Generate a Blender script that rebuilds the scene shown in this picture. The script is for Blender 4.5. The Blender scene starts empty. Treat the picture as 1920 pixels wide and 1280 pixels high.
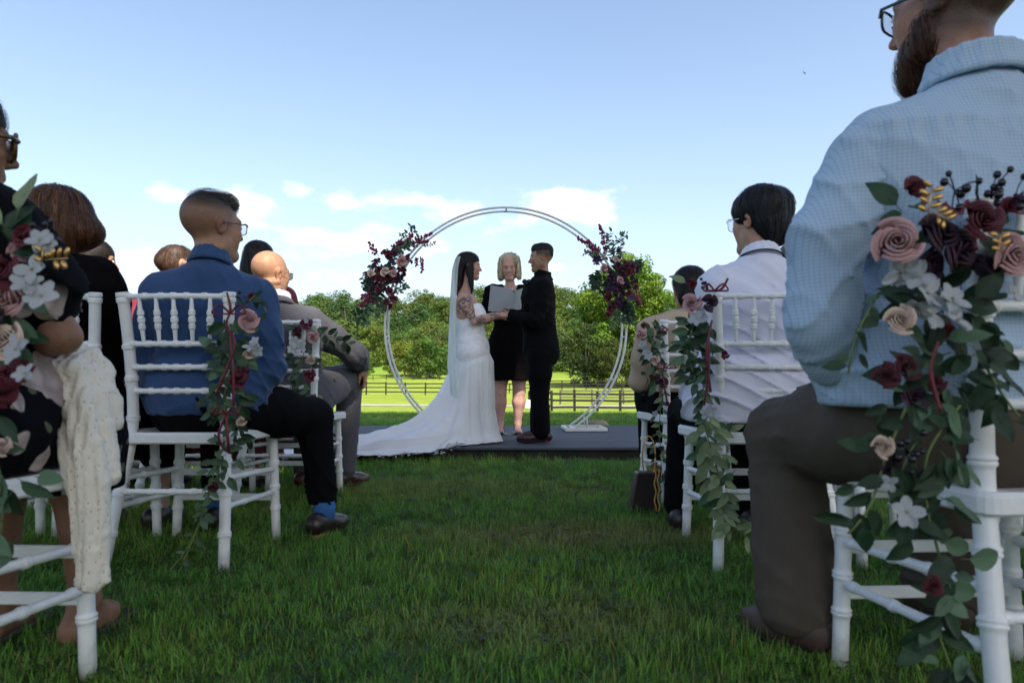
import bpy, math, random
import numpy as np
from mathutils import Vector, Matrix, kdtree
R = math.radians
random.seed(7); rng = np.random.default_rng(7)
SC = bpy.context.scene
COL = SC.collection

# ---------------------------------------------------------------- camera
CAMZ = 0.625
PITCH = R(3.13)
cam_d = bpy.data.cameras.new('camera'); cam = bpy.data.objects.new('camera', cam_d); COL.objects.link(cam)
cam.location = (0, 0, CAMZ); cam.rotation_euler = (R(90) + PITCH, 0, 0)
cam_d.sensor_width = 36; cam_d.lens = 24; cam_d.clip_start = 0.05; cam_d.clip_end = 6000
cam_d.dof.use_dof = True; cam_d.dof.focus_distance = 5.6; cam_d.dof.aperture_fstop = 5.6
SC.camera = cam

# ---------------------------------------------------------------- light
SUN_EL, SUN_AZ = 47, 152          # azimuth clockwise from +Y: behind the camera and to its right
w = bpy.data.worlds.new('World'); SC.world = w; w.use_nodes = True
SKY_STRENGTH = 0.15
SUN_POWER = 4.1
SC.view_settings.view_transform = 'Standard'; SC.view_settings.look = 'None'
SC.view_settings.gamma = 1; SC.view_settings.use_curve_mapping = False
SC.view_settings.exposure = 1.34
sun_d = bpy.data.lights.new('sun', 'SUN'); sun_d.energy = SUN_POWER; sun_d.angle = R(0.53); sun_d.color = (1, .94, .84)
sun = bpy.data.objects.new('sun', sun_d); COL.objects.link(sun)
_el, _az = R(SUN_EL), R(SUN_AZ)
SUN_DIR = Vector((math.sin(_az) * math.cos(_el), math.cos(_az) * math.cos(_el), math.sin(_el)))
sun.rotation_euler = SUN_DIR.to_track_quat('Z', 'Y').to_euler()
sun.location = SUN_DIR * 40

def world_sky():
    nt = w.node_tree; N = nt.nodes; L = nt.links; N.clear()
    out = N.new('ShaderNodeOutputWorld'); bg = N.new('ShaderNodeBackground'); bg.inputs[1].default_value = SKY_STRENGTH
    sky = N.new('ShaderNodeTexSky'); sky.sky_type = 'NISHITA'; sky.sun_disc = False
    sky.sun_elevation = _el; sky.sun_rotation = _az; sky.altitude = 100; sky.air_density = 1.0; sky.dust_density = 2.5; sky.ozone_density = 1.1
    tc = N.new('ShaderNodeTexCoord')
    sep = N.new('ShaderNodeSeparateXYZ'); L.new(tc.outputs['Generated'], sep.inputs[0])
    def M(op, a, b=None, clamp=False):
        n = N.new('ShaderNodeMath'); n.operation = op; n.use_clamp = clamp
        for i, v in enumerate((a, b)):
            if v is None: continue
            if isinstance(v, (int, float)): n.inputs[i].default_value = v
            else: L.new(v, n.inputs[i])
        return n.outputs[0]
    az = M('ARCTAN2', sep.outputs[0], sep.outputs[1])
    el = M('ARCSINE', sep.outputs[2])
    # warp by noise
    comb = N.new('ShaderNodeCombineXYZ'); L.new(az, comb.inputs[0]); L.new(M('MULTIPLY', el, 2.0), comb.inputs[1])
    n1 = N.new('ShaderNodeTexNoise'); n1.inputs['Scale'].default_value = 17; n1.inputs['Detail'].default_value = 8; n1.inputs['Roughness'].default_value = .6
    L.new(comb.outputs[0], n1.inputs['Vector'])
    n2 = N.new('ShaderNodeTexNoise'); n2.inputs['Scale'].default_value = 5; n2.inputs['Detail'].default_value = 6; n2.inputs['Roughness'].default_value = .55
    L.new(comb.outputs[0], n2.inputs['Vector'])
    nz = M('SUBTRACT', n1.outputs['Fac'], .5)
    total = None
    def px2(px, py):
        d = Vector(((px - 960) / 1280, 1, 0)); up = (640 - py) / 1280
        y = math.cos(PITCH) - up * math.sin(PITCH); z = math.sin(PITCH) + up * math.cos(PITCH)
        v = Vector((d.x, y, z)).normalized()
        return math.atan2(v.x, v.y), math.asin(v.z)
    clouds = [(322, 362, 46, 17, .9), (492, 388, 60, 27, .75), (440, 372, 40, 18, .8), (555, 357, 34, 15, .7), (720, 372, 105, 24, .55), (640, 380, 40, 12, .4),
              (860, 396, 90, 24, .75), (1075, 388, 82, 34, 1.35), (1040, 372, 40, 16, 1.0), (655, 454, 85, 20, 1.0), (690, 420, 34, 14, .6), (262, 486, 46, 14, .8),
              (820, 468, 60, 26, .5), (1050, 500, 60, 14, .45), (930, 430, 70, 18, .3), (560, 440, 60, 12, .3), (330, 480, 40, 12, .5), (1120, 410, 34, 14, .7), (590, 425, 30, 12, .35),
              (700, 520, 200, 18, .42), (400, 515, 130, 14, .4), (250, 520, 90, 14, .35), (600, 480, 70, 12, .4), (500, 425, 45, 12, .35), (780, 440, 60, 14, .4)]
    shade = None
    for (cx, cy, rx, ry, a) in clouds:
        ca, ce = px2(cx, cy); ra = rx / 1280; re = ry / 1280
        dx = M('DIVIDE', M('SUBTRACT', az, ca), ra); dy = M('DIVIDE', M('SUBTRACT', el, ce), re)
        # flat base: compress below
        d2 = M('ADD', M('MULTIPLY', dx, dx), M('MULTIPLY', dy, dy))
        g = M('EXPONENT', M('MULTIPLY', d2, -1.1))
        g = M('MULTIPLY', g, a)
        total = g if total is None else M('ADD', total, g)
    # scattered fair-weather clouds all round the lower sky
    wide = M('MULTIPLY', M('SUBTRACT', n2.outputs['Fac'], .56), 5.0, False)
    outside = M('MULTIPLY', M('SUBTRACT', M('ABSOLUTE', az), .72), 4.0, True)
    low = M('MULTIPLY', M('SUBTRACT', .42, el), 4.0, True)
    wide = M('MULTIPLY', M('MULTIPLY', M('MAXIMUM', wide, 0.0), outside), low)
    total = M('ADD', total, wide)
    m = M('ADD', total, M('MULTIPLY', nz, 2.3))
    gate = M('MULTIPLY', total, 5.0, True)
    m = M('MULTIPLY', M('MULTIPLY', M('SUBTRACT', m, .28), 1.7, True), gate)
    m = M('MULTIPLY', m, .93)
    above = M('MULTIPLY', M('SUBTRACT', el, .01), 20.0, True)
    m = M('MULTIPLY', m, above)
    # pale veil of moisture towards the horizon
    hz = M('EXPONENT', M('MULTIPLY', M('MAXIMUM', el, 0.0), -5.0))
    mx0 = N.new('ShaderNodeMixRGB'); L.new(M('MULTIPLY', hz, .75), mx0.inputs[0])
    gain = N.new('ShaderNodeMixRGB'); gain.blend_type = 'MULTIPLY'; gain.inputs[0].default_value = 1
    L.new(sky.outputs[0], gain.inputs[1]); gain.inputs[2].default_value = (SKY_GAIN[0], SKY_GAIN[1], SKY_GAIN[2], 1)
    L.new(gain.outputs[0], mx0.inputs[1]); mx0.inputs[2].default_value = (2.35, 2.62, 2.85, 1)
    mx = N.new('ShaderNodeMixRGB'); L.new(m, mx.inputs[0]); L.new(mx0.outputs[0], mx.inputs[1]); mx.inputs[2].default_value = (3.1, 3.1, 3.12, 1)
    L.new(mx.outputs[0], bg.inputs[0]); L.new(bg.outputs[0], out.inputs[0])
SKY_GAIN = (.80, .79, .77)
world_sky()

# ---------------------------------------------------------------- helpers
_cp, _sp = math.cos(PITCH), math.sin(PITCH)
def P(px, py, D):
    """world point at depth y = D seen at pixel (px, py) of the 1920x1280 photograph"""
    up = (640 - py) / 1280; x = (px - 960) / 1280
    dy = _cp - up * _sp; dz = _sp + up * _cp
    t = D / dy
    return Vector((x * t, D, CAMZ + dz * t))
def gx(px, D): return P(px, 640, D).x

def tag(o, label=None, cat=None, group=None, kind=None):
    if label: o['label'] = label
    if cat: o['category'] = cat
    if group: o['group'] = group
    if kind: o['kind'] = kind
    return o
def empty(name, loc, label=None, cat=None, group=None, rz=0):
    o = bpy.data.objects.new(name, None); COL.objects.link(o); o.location = loc; o.rotation_euler = (0, 0, rz)
    o.empty_display_size = .1
    return tag(o, label, cat, group)
def mesh_np(name, V, F, smooth=True, colors=None):
    """V (n,3); F (m,k) int array with constant k, or list of polygons"""
    me = bpy.data.meshes.new(name)
    if isinstance(F, np.ndarray):
        V = np.asarray(V, dtype=np.float32); m, k = F.shape
        me.vertices.add(len(V)); me.vertices.foreach_set('co', V.ravel())
        me.loops.add(m * k); me.loops.foreach_set('vertex_index', F.astype(np.int32).ravel())
        me.polygons.add(m)
        me.polygons.foreach_set('loop_start', np.arange(0, m * k, k, dtype=np.int32))
        me.update(calc_edges=True)
    else:
        me.from_pydata([tuple(v) for v in V], [], F)
    me.polygons.foreach_set('use_smooth', [smooth] * len(me.polygons))
    if colors is not None:
        a = me.color_attributes.new('Col', 'FLOAT_COLOR', 'POINT')
        c = np.ones((len(me.vertices), 4), dtype=np.float32); c[:, :3] = colors
        a.data.foreach_set('color', c.ravel())
    me.update()
    return me
def link(name, me, mat=None, parent=None, loc=None):
    o = bpy.data.objects.new(name, me); COL.objects.link(o)
    if mat is not None and len(me.materials) == 0: me.materials.append(mat)
    if parent is not None: o.parent = parent
    if loc is not None: o.location = loc
    return o

class MB:
    """collects simple shapes (world or local coordinates) into one mesh"""
    def __init__(s): s.v = []; s.f = []; s.c = []
    def add(s, vs, fs, col=(1, 1, 1)):
        n = len(s.v); s.v += [tuple(v) for v in vs]; s.f += [tuple(i + n for i in f) for f in fs]; s.c += [col] * len(vs)
    def box(s, c, size, rot=None, bevel=0.0, col=(1, 1, 1)):
        hx, hy, hz = [a / 2 for a in size]; c = Vector(c)
        b = min(bevel, hx * .9, hy * .9, hz * .9)
        if b <= 0:
            vs = [Vector((x, y, z)) for x in (-hx, hx) for y in (-hy, hy) for z in (-hz, hz)]
            fs = [(0, 1, 3, 2), (4, 6, 7, 5), (0, 4, 5, 1), (2, 3, 7, 6), (0, 2, 6, 4), (1, 5, 7, 3)]
        else:
            ring = lambda k: [(hx - k, hy), (hx, hy - k), (hx, -hy + k), (hx - k, -hy), (-hx + k, -hy), (-hx, -hy + k), (-hx, hy - k), (-hx + k, hy)]
            inner = [((abs(x) - b) * (1 if x > 0 else -1), (abs(y) - b) * (1 if y > 0 else -1)) for x, y in ring(b)]
            vs = [Vector((x, y, -hz)) for x, y in inner] + [Vector((x, y, -hz + b)) for x, y in ring(b)] + [Vector((x, y, hz - b)) for x, y in ring(b)] + [Vector((x, y, hz)) for x, y in inner]
            fs = [tuple(range(8)), tuple(range(31, 23, -1))]
            for r in range(3):
                for i in range(8):
                    j = (i + 1) % 8; fs.append((r * 8 + j, r * 8 + i, (r + 1) * 8 + i, (r + 1) * 8 + j))
        if rot is not None: vs = [rot @ v for v in vs]
        s.add([v + c for v in vs], fs, col)
    def tube(s, pts, rad, seg=8, cap=True, col=(1, 1, 1)):
        pts = [Vector(p) for p in pts]; n = len(pts)
        if not hasattr(rad, '__len__'): rad = [rad] * n
        t0 = (pts[1] - pts[0]).normalized(); ref = Vector((0, 0, 1)) if abs(t0.z) < .9 else Vector((1, 0, 0))
        u = t0.cross(ref).normalized(); base = len(s.v); vs = []
        for i, p in enumerate(pts):
            if i == 0: t = pts[1] - p
            elif i == n - 1: t = p - pts[-2]
            else: t = (pts[i + 1] - p).normalized() + (p - pts[i - 1]).normalized()
            if t.length < 1e-9: t = t0
            t = t.normalized(); u = (u - t * u.dot(t))
            u = u.normalized() if u.length > 1e-6 else t.orthogonal().normalized()
            v = t.cross(u)
            for k in range(seg):
                a = 2 * math.pi * k / seg; vs.append(p + (u * math.cos(a) + v * math.sin(a)) * rad[i])
        fs = []
        for i in range(n - 1):
            for k in range(seg):
                k2 = (k + 1) % seg; fs.append((i * seg + k, i * seg + k2, (i + 1) * seg + k2, (i + 1) * seg + k))
        if cap: fs.append(tuple(range(seg - 1, -1, -1))); fs.append(tuple((n - 1) * seg + k for k in range(seg)))
        s.add(vs, fs, col)
    def ball(s, c, r, seg=8, rings=5, scale=(1, 1, 1), rot=None, col=(1, 1, 1)):
        c = Vector(c); vs = [Vector((0, 0, r * scale[2]))]
        for i in range(1, rings):
            ph = math.pi * i / rings
            for k in range(seg):
                a = 2 * math.pi * k / seg
                vs.append(Vector((r * math.sin(ph) * math.cos(a) * scale[0], r * math.sin(ph) * math.sin(a) * scale[1], r * math.cos(ph) * scale[2])))
        vs.append(Vector((0, 0, -r * scale[2]))); fs = []
        for k in range(seg):
            k2 = (k + 1) % seg; fs.append((0, 1 + k, 1 + k2))
            for i in range(rings - 2): fs.append((1 + i * seg + k, 1 + (i + 1) * seg + k, 1 + (i + 1) * seg + k2, 1 + i * seg + k2))
            fs.append((1 + (rings - 2) * seg + k, len(vs) - 1, 1 + (rings - 2) * seg + k2))
        if rot is not None: vs = [rot @ v for v in vs]
        s.add([v + c for v in vs], fs, col)
    def grid(s, rows, close=False, col=(1, 1, 1)):
        nr = len(rows); nc = len(rows[0]); fs = []
        for i in range(nr - 1):
            for k in range(nc if close else nc - 1):
                k2 = (k + 1) % nc; fs.append((i * nc + k, i * nc + k2, (i + 1) * nc + k2, (i + 1) * nc + k))
        s.add([p for r in rows for p in r], fs, col)
    def mesh(s, name, smooth=True, colors=False):
        return mesh_np(name, s.v, s.f, smooth, np.array(s.c) if colors else None)
    def build(s, name, mat, parent=None, smooth=True, colors=False, origin=None):
        if origin is not None:
            o = Vector(origin); s.v = [tuple(Vector(v) - o) for v in s.v]
        return link(name, s.mesh(name, smooth, colors), mat, parent)

# ---------------------------------------------------------------- materials
def new_mat(name):
    m = bpy.data.materials.new(name); m.use_nodes = True; nt = m.node_tree
    b = nt.nodes['Principled BSDF']; return m, nt, b
def material(name, color, rough=.6, var=.12, vscale=8, bump=.0, bscale=60, attr=False, metal=0, spec=.5, trans=0.0, sheen=0, sss=0, alpha=1, wave=None, islands=0.0, objrand=0.0, stretch=None, coord='Object'):
    """Principled material: base colour (or the Col attribute) times noise variation, noise bump, optional translucency"""
    m, nt, b = new_mat(name); N = nt.nodes; L = nt.links
    tc = N.new('ShaderNodeTexCoord'); vec = tc.outputs[coord]
    if stretch:
        mp = N.new('ShaderNodeMapping'); mp.inputs['Scale'].default_value = stretch; L.new(vec, mp.inputs[0]); vec = mp.outputs[0]
    n = N.new('ShaderNodeTexNoise'); n.inputs['Scale'].default_value = vscale; n.inputs['Detail'].default_value = 5; L.new(vec, n.inputs['Vector'])
    mr = N.new('ShaderNodeMapRange'); mr.inputs[1].default_value = .3; mr.inputs[2].default_value = .7; mr.inputs[3].default_value = 1 - var; mr.inputs[4].default_value = 1 + var
    L.new(n.outputs['Fac'], mr.inputs[0]); fac = mr.outputs[0]
    def mul(a, bb):
        k = N.new('ShaderNodeMath'); k.operation = 'MULTIPLY'; L.new(a, k.inputs[0]); L.new(bb, k.inputs[1]); return k.outputs[0]
    def rnd(sock, amt):
        k = N.new('ShaderNodeMapRange'); k.inputs[3].default_value = 1 - amt; k.inputs[4].default_value = 1 + amt; L.new(sock, k.inputs[0]); return k.outputs[0]
    if islands:
        g = N.new('ShaderNodeNewGeometry'); fac = mul(fac, rnd(g.outputs['Random Per Island'], islands))
    if objrand:
        g = N.new('ShaderNodeObjectInfo'); fac = mul(fac, rnd(g.outputs['Random'], objrand))
    vm = N.new('ShaderNodeVectorMath'); vm.operation = 'SCALE'
    if attr:
        at = N.new('ShaderNodeAttribute'); at.attribute_name = 'Col'
        v2 = N.new('ShaderNodeVectorMath'); v2.operation = 'MULTIPLY'; L.new(at.outputs['Color'], v2.inputs[0]); v2.inputs[1].default_value = color[:3]
        L.new(v2.outputs[0], vm.inputs[0])
    else: vm.inputs[0].default_value = color[:3]
    L.new(fac, vm.inputs['Scale']); col = vm.outputs[0]
    L.new(col, b.inputs['Base Color']); b.inputs['Roughness'].default_value = rough; b.inputs['Metallic'].default_value = metal
    b.inputs['Specular IOR Level'].default_value = spec
    if sheen: b.inputs['Sheen Weight'].default_value = sheen; b.inputs['Sheen Roughness'].default_value = .5
    if sss: b.inputs['Subsurface Weight'].default_value = sss; b.inputs['Subsurface Radius'].default_value = (.012, .005, .003); b.inputs['Subsurface Scale'].default_value = 1
    if bump or wave:
        bp = N.new('ShaderNodeBump'); bp.inputs['Strength'].default_value = 1; bp.inputs['Distance'].default_value = bump if bump else .001
        n2 = N.new('ShaderNodeTexNoise'); n2.inputs['Scale'].default_value = bscale; n2.inputs['Detail'].default_value = 4; L.new(vec, n2.inputs['Vector'])
        L.new(n2.outputs['Fac'], bp.inputs['Height']); L.new(bp.outputs[0], b.inputs['Normal'])
    last = b.outputs[0]
    if trans:
        t = N.new('ShaderNodeBsdfTranslucent'); L.new(col, t.inputs[0]); mx = N.new('ShaderNodeMixShader'); mx.inputs[0].default_value = trans
        L.new(last, mx.inputs[1]); L.new(t.outputs[0], mx.inputs[2]); last = mx.outputs[0]
    if alpha < 1:
        t = N.new('ShaderNodeBsdfTransparent'); mx = N.new('ShaderNodeMixShader'); mx.inputs[0].default_value = alpha
        L.new(t.outputs[0], mx.inputs[1]); L.new(last, mx.inputs[2]); last = mx.outputs[0]
    L.new(last, N['Material Output'].inputs[0])
    return m
MAT = {}
MAT['white_resin'] = material('white_resin', (.75, .76, .76), .36, .05, 25, .0008, 70)
def dirty_feet(m):
    nt = m.node_tree; N = nt.nodes; L = nt.links; b = N['Principled BSDF']; src = b.inputs['Base Color'].links[0].from_socket
    tc = N.new('ShaderNodeTexCoord'); sp = N.new('ShaderNodeSeparateXYZ'); L.new(tc.outputs['Object'], sp.inputs[0]); n = N.new('ShaderNodeTexNoise'); n.inputs['Scale'].default_value = 35; n.inputs['Detail'].default_value = 6; L.new(tc.outputs['Object'], n.inputs['Vector'])
    mr = N.new('ShaderNodeMapRange'); mr.inputs[1].default_value = .13; mr.inputs[2].default_value = .0; mr.inputs[3].default_value = -.25; mr.inputs[4].default_value = .55; L.new(sp.outputs[2], mr.inputs[0])
    ad = N.new('ShaderNodeMath'); ad.use_clamp = True; ad.operation = 'MULTIPLY_ADD'; L.new(n.outputs['Fac'], ad.inputs[0]); ad.inputs[1].default_value = .9; L.new(mr.outputs[0], ad.inputs[2])
    s2 = N.new('ShaderNodeMath'); s2.operation = 'SUBTRACT'; s2.use_clamp = True; L.new(ad.outputs[0], s2.inputs[0]); s2.inputs[1].default_value = .42
    mx = N.new('ShaderNodeMixRGB'); L.new(s2.outputs[0], mx.inputs[0]); L.new(src, mx.inputs[1]); mx.inputs[2].default_value = (.16, .17, .09, 1); L.new(mx.outputs[0], b.inputs['Base Color'])
dirty_feet(MAT['white_resin'])
MAT['white_metal'] = material('white_metal', (.75, .75, .74), .3, .05, 20)
MAT['skin'] = material('skin', (1, 1, 1), .5, .13, 42, .0012, 240, attr=True, sss=.08, spec=.4)
MAT['hair'] = material('hair', (1, 1, 1), .5, .25, 60, .0008, 200, attr=True, spec=.28)
MAT['blue_shirt'] = material('blue_shirt', (.021, .056, .145), .75, .1, 14, .0015, 30, sheen=.15, spec=.25)
MAT['black_cloth'] = material('black_cloth', (.0035, .0035, .0045), .9, .15, 14, .001, 40, spec=.08)
MAT['black_knit'] = material('black_knit', (.004, .003, .0035), .95, .15, 40, .002, 90, spec=.06)
MAT['grey_suit'] = material('grey_suit', (.078, .075, .085), .8, .07, 40, .0012, 30, sheen=.1, spec=.2)
MAT['black_suit'] = material('black_suit', (.0032, .0032, .0042), .85, .2, 14, .0015, 22, spec=.08)
MAT['white_shirt'] = material('white_shirt', (.74, .74, .86), .75, .03, 14, .002, 22, spec=.2, trans=.1)
MAT['beige_cloth'] = material('beige_cloth', (.46, .35, .25), .85, .07, 14, .002, 22, spec=.2)
MAT['khaki'] = material('khaki', (.088, .070, .055), .9, .08, 20, .0015, 24, spec=.15)
MAT['burgundy_cloth'] = material('burgundy_cloth', (.16, .008, .02), .6, .1, 14, .002, 22)
MAT['leather_dark'] = material('leather_dark', (.02, .012, .012), .35, .2, 20, .001, 60)
MAT['leather_wine'] = material('leather_wine', (.05, .009, .012), .3, .2, 20, .001, 60)
MAT['leather_brown'] = material('leather_brown', (.06, .035, .028), .6, .2, 20, .001, 60)
MAT['sock_blue'] = material('sock_blue', (.03, .12, .34), .9)
MAT['sole'] = material('sole', (.03, .028, .026), .7)
MAT['frame_black'] = material('frame_black', (.01, .012, .016), .25)
MAT['frame_teal'] = material('frame_teal', (.02, .05, .075), .25)
MAT['tortoise'] = material('tortoise', (.10, .05, .015), .2, .8, 90)
MAT['gold'] = material('gold', (.62, .36, .12), .3, .15, 60, metal=.8)
MAT['eye_white'] = material('eye_white', (.7, .68, .66), .3)
MAT['eye_dark'] = material('eye_dark', (.015, .01, .008), .2)
MAT['teeth'] = material('teeth', (.7, .68, .62), .3)
MAT['ribbon'] = material('ribbon', (.13, .004, .02), .45, .15, 30, .001, 80, trans=.1)
MAT['leaf_sage'] = material('leaf_sage', (.085, .155, .085), .55, .15, 30, .0008, 90, trans=.2, objrand=.35)
MAT['leaf_dark'] = material('leaf_dark', (.016, .046, .019), .42, .2, 30, .0008, 90, trans=.2, objrand=.4)
MAT['leaf_pale'] = material('leaf_pale', (.27, .34, .17), .5, .15, 30, .0008, 90, trans=.25, objrand=.3)
MAT['stem'] = material('stem', (.12, .17, .045), .6)
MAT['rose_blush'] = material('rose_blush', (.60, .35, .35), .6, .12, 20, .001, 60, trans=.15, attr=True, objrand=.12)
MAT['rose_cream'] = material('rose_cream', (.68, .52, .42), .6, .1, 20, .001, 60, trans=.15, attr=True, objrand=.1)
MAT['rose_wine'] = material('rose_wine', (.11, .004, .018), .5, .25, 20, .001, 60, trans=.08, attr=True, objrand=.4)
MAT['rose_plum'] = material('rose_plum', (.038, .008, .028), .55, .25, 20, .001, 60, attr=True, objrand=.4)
MAT['petal_white'] = material('petal_white', (.52, .54, .56), .55, .05, 20, .001, 60, trans=.25, attr=True)
MAT['berry'] = material('berry', (.012, .006, .012), .25)
MAT['amaranth'] = material('amaranth', (.24, .02, .075), .7, .4, 40)
MAT['violet'] = material('violet', (.035, .010, .055), .6, .3, 30, attr=True)
def lens_mat(name, tint, a):
    m, nt, b = new_mat(name); b.inputs['Base Color'].default_value = (*tint, 1); b.inputs['Roughness'].default_value = .05
    N = nt.nodes; t = N.new('ShaderNodeBsdfTransparent'); mx = N.new('ShaderNodeMixShader'); mx.inputs[0].default_value = a
    nt.links.new(t.outputs[0], mx.inputs[1]); nt.links.new(b.outputs[0], mx.inputs[2]); nt.links.new(mx.outputs[0], N['Material Output'].inputs[0]); return m
MAT['lens_clear'] = lens_mat('lens_clear', (.5, .55, .6), .25)
MAT['lens_green'] = lens_mat('lens_green', (.05, .09, .04), .85)
MAT['lens_brown'] = lens_mat('lens_brown', (.12, .05, .07), .75)
# ---------------------------------------------------------------- signed distance modelling (bodies, clothes, hair)
def axis(lo, hi, step, fine=None, fstep=None):
    pts = []; x = lo
    while x < hi:
        pts.append(x)
        x += fstep if (fine and fine[0] - step < x < fine[1]) else step
    pts.append(x); return np.array(pts)
def rc(a, b, ra, rb, k=.02, sub=False): return ('c', np.array(a, float), np.array(b, float), ra, rb, k, sub)
def el(c, r, rot=None, k=.02, sub=False): return ('e', np.array(c, float), np.array(r, float), None if rot is None else np.array(rot, float).reshape(3, 3), k, sub)
def inflate(prims, d, k=None):
    out = []
    for p in prims:
        if p[6 if p[0] == 'c' else 5]: continue
        if p[0] == 'c': out.append(('c', p[1], p[2], p[3] + d, p[4] + d, p[5] if k is None else k, p[6]))
        else: out.append(('e', p[1], p[2] + d, p[3], p[4] if k is None else k, p[5]))
    return out
def prim_bounds(p):
    if p[0] == 'c':
        r = max(p[3], p[4]); return np.minimum(p[1], p[2]) - r, np.maximum(p[1], p[2]) + r
    r = p[2].max(); return p[1] - r, p[1] + r
def prim_eval(p, X, Y, Z):
    if p[0] == 'c':
        a, b, ra, rb = p[1], p[2], p[3], p[4]; ba = b - a; l2 = float(ba @ ba) + 1e-12
        px, py, pz = X - a[0], Y - a[1], Z - a[2]
        t = np.clip((px * ba[0] + py * ba[1] + pz * ba[2]) / l2, 0, 1)
        return np.sqrt((px - t * ba[0]) ** 2 + (py - t * ba[1]) ** 2 + (pz - t * ba[2]) ** 2) - (ra + (rb - ra) * t)
    c, r, M = p[1], p[2], p[3]; px, py, pz = X - c[0], Y - c[1], Z - c[2]
    if M is not None:   # columns of M are the ellipsoid's axes
        qx = px * M[0, 0] + py * M[1, 0] + pz * M[2, 0]; qy = px * M[0, 1] + py * M[1, 1] + pz * M[2, 1]; qz = px * M[0, 2] + py * M[1, 2] + pz * M[2, 2]
    else: qx, qy, qz = px, py, pz
    k0 = np.sqrt((qx / r[0]) ** 2 + (qy / r[1]) ** 2 + (qz / r[2]) ** 2)
    k1 = np.sqrt((qx / r[0] ** 2) ** 2 + (qy / r[1] ** 2) ** 2 + (qz / r[2] ** 2) ** 2) + 1e-9
    return k0 * (k0 - 1) / k1
def sdf_mesh(name, prims, step=.009, fine=None, fstep=.005, disp=None, cut=None, colors=None, origin=(0, 0, 0), relax=1):
    lo = np.min([prim_bounds(p)[0] for p in prims], axis=0) - .03; hi = np.max([prim_bounds(p)[1] for p in prims], axis=0) + .03
    f = fine or ((None, None),) * 3
    ax = [axis(lo[i], hi[i], step, f[i] if f[i][0] is not None else None, fstep) for i in range(3)]
    nx, ny, nz = map(len, ax)
    G = np.full((nx, ny, nz), .5, dtype=np.float32)
    for p in prims:
        k = p[5] if p[0] == 'c' else p[4]; sub = p[6] if p[0] == 'c' else p[5]
        b0, b1 = prim_bounds(p); m = k + .035
        sl = []
        for i in range(3):
            i0 = max(0, np.searchsorted(ax[i], b0[i] - m) - 1); i1 = min(len(ax[i]), np.searchsorted(ax[i], b1[i] + m) + 1); sl.append(slice(i0, i1))
        if any(s.stop <= s.start for s in sl): continue
        X = ax[0][sl[0]][:, None, None].astype(np.float32); Y = ax[1][sl[1]][None, :, None].astype(np.float32); Z = ax[2][sl[2]][None, None, :].astype(np.float32)
        d = prim_eval(p, X, Y, Z); g = G[sl[0], sl[1], sl[2]]
        if sub:
            d = -d; h = np.maximum(k - np.abs(g - d), 0) / k; G[sl[0], sl[1], sl[2]] = np.maximum(g, d) + h * h * k * .25
        else:
            h = np.maximum(k - np.abs(g - d), 0) / k; G[sl[0], sl[1], sl[2]] = np.minimum(g, d) - h * h * k * .25
    if disp is not None or cut is not None:
        X, Y, Z = ax[0][:, None, None], ax[1][None, :, None], ax[2][None, None, :]
        if disp is not None: G = G + disp(X, Y, Z)
        if cut is not None: G = np.maximum(G, cut(X, Y, Z))
    G[0] = G[-1] = .1; G[:, 0] = G[:, -1] = .1; G[:, :, 0] = G[:, :, -1] = .1
    S = G < 0
    c = [S[:-1, :-1, :-1], S[1:, :-1, :-1], S[:-1, 1:, :-1], S[1:, 1:, :-1], S[:-1, :-1, 1:], S[1:, :-1, 1:], S[:-1, 1:, 1:], S[1:, 1:, 1:]]
    any_ = c[0].copy(); all_ = c[0].copy()
    for q in c[1:]: any_ |= q; all_ &= q
    mask = any_ & ~all_
    I, J, K = np.nonzero(mask); n = len(I)
    if n == 0: return mesh_np(name, [(0, 0, 0)], [])
    idx = np.full(mask.shape, -1, dtype=np.int64); idx[I, J, K] = np.arange(n)
    acc = np.zeros((n, 3)); cnt = np.zeros(n)
    offs = [(0, 0, 0), (1, 0, 0), (0, 1, 0), (1, 1, 0), (0, 0, 1), (1, 0, 1), (0, 1, 1), (1, 1, 1)]
    for a in range(8):
        for b in range(a + 1, 8):
            dif = [abs(offs[a][q] - offs[b][q]) for q in range(3)]
            if sum(dif) != 1: continue
            oa, ob = offs[a], offs[b]
            va = G[I + oa[0], J + oa[1], K + oa[2]]; vb = G[I + ob[0], J + ob[1], K + ob[2]]
            cr = (va < 0) != (vb < 0); t = np.where(cr, va / np.where(va - vb == 0, 1, va - vb), 0)
            pa = np.stack([ax[0][I + oa[0]], ax[1][J + oa[1]], ax[2][K + oa[2]]], 1); pb = np.stack([ax[0][I + ob[0]], ax[1][J + ob[1]], ax[2][K + ob[2]]], 1)
            acc += np.where(cr[:, None], pa + (pb - pa) * t[:, None], 0); cnt += cr
    V = acc / cnt[:, None]
    F = []
    for axn in range(3):
        s0 = S; s1 = np.roll(S, -1, axn)
        ch = (s0 != s1); sl = [slice(None)] * 3; sl[axn] = slice(0, -1); ch2 = np.zeros_like(ch); ch2[tuple(sl)] = ch[tuple(sl)]
        i, j, k = np.nonzero(ch2); ok = (i > 0) & (j > 0) & (k > 0) & (i < nx - 1) & (j < ny - 1) & (k < nz - 1); i, j, k = i[ok], j[ok], k[ok]
        if axn == 0: q = [idx[i, j - 1, k - 1], idx[i, j, k - 1], idx[i, j, k], idx[i, j - 1, k]]
        elif axn == 1: q = [idx[i - 1, j, k - 1], idx[i - 1, j, k], idx[i, j, k], idx[i, j, k - 1]]
        else: q = [idx[i - 1, j - 1, k], idx[i, j - 1, k], idx[i, j, k], idx[i - 1, j, k]]
        q = np.stack(q, 1); fl = S[i, j, k]; q = np.where(fl[:, None], q, q[:, ::-1]); F.append(q)
    F = np.concatenate(F)
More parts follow.
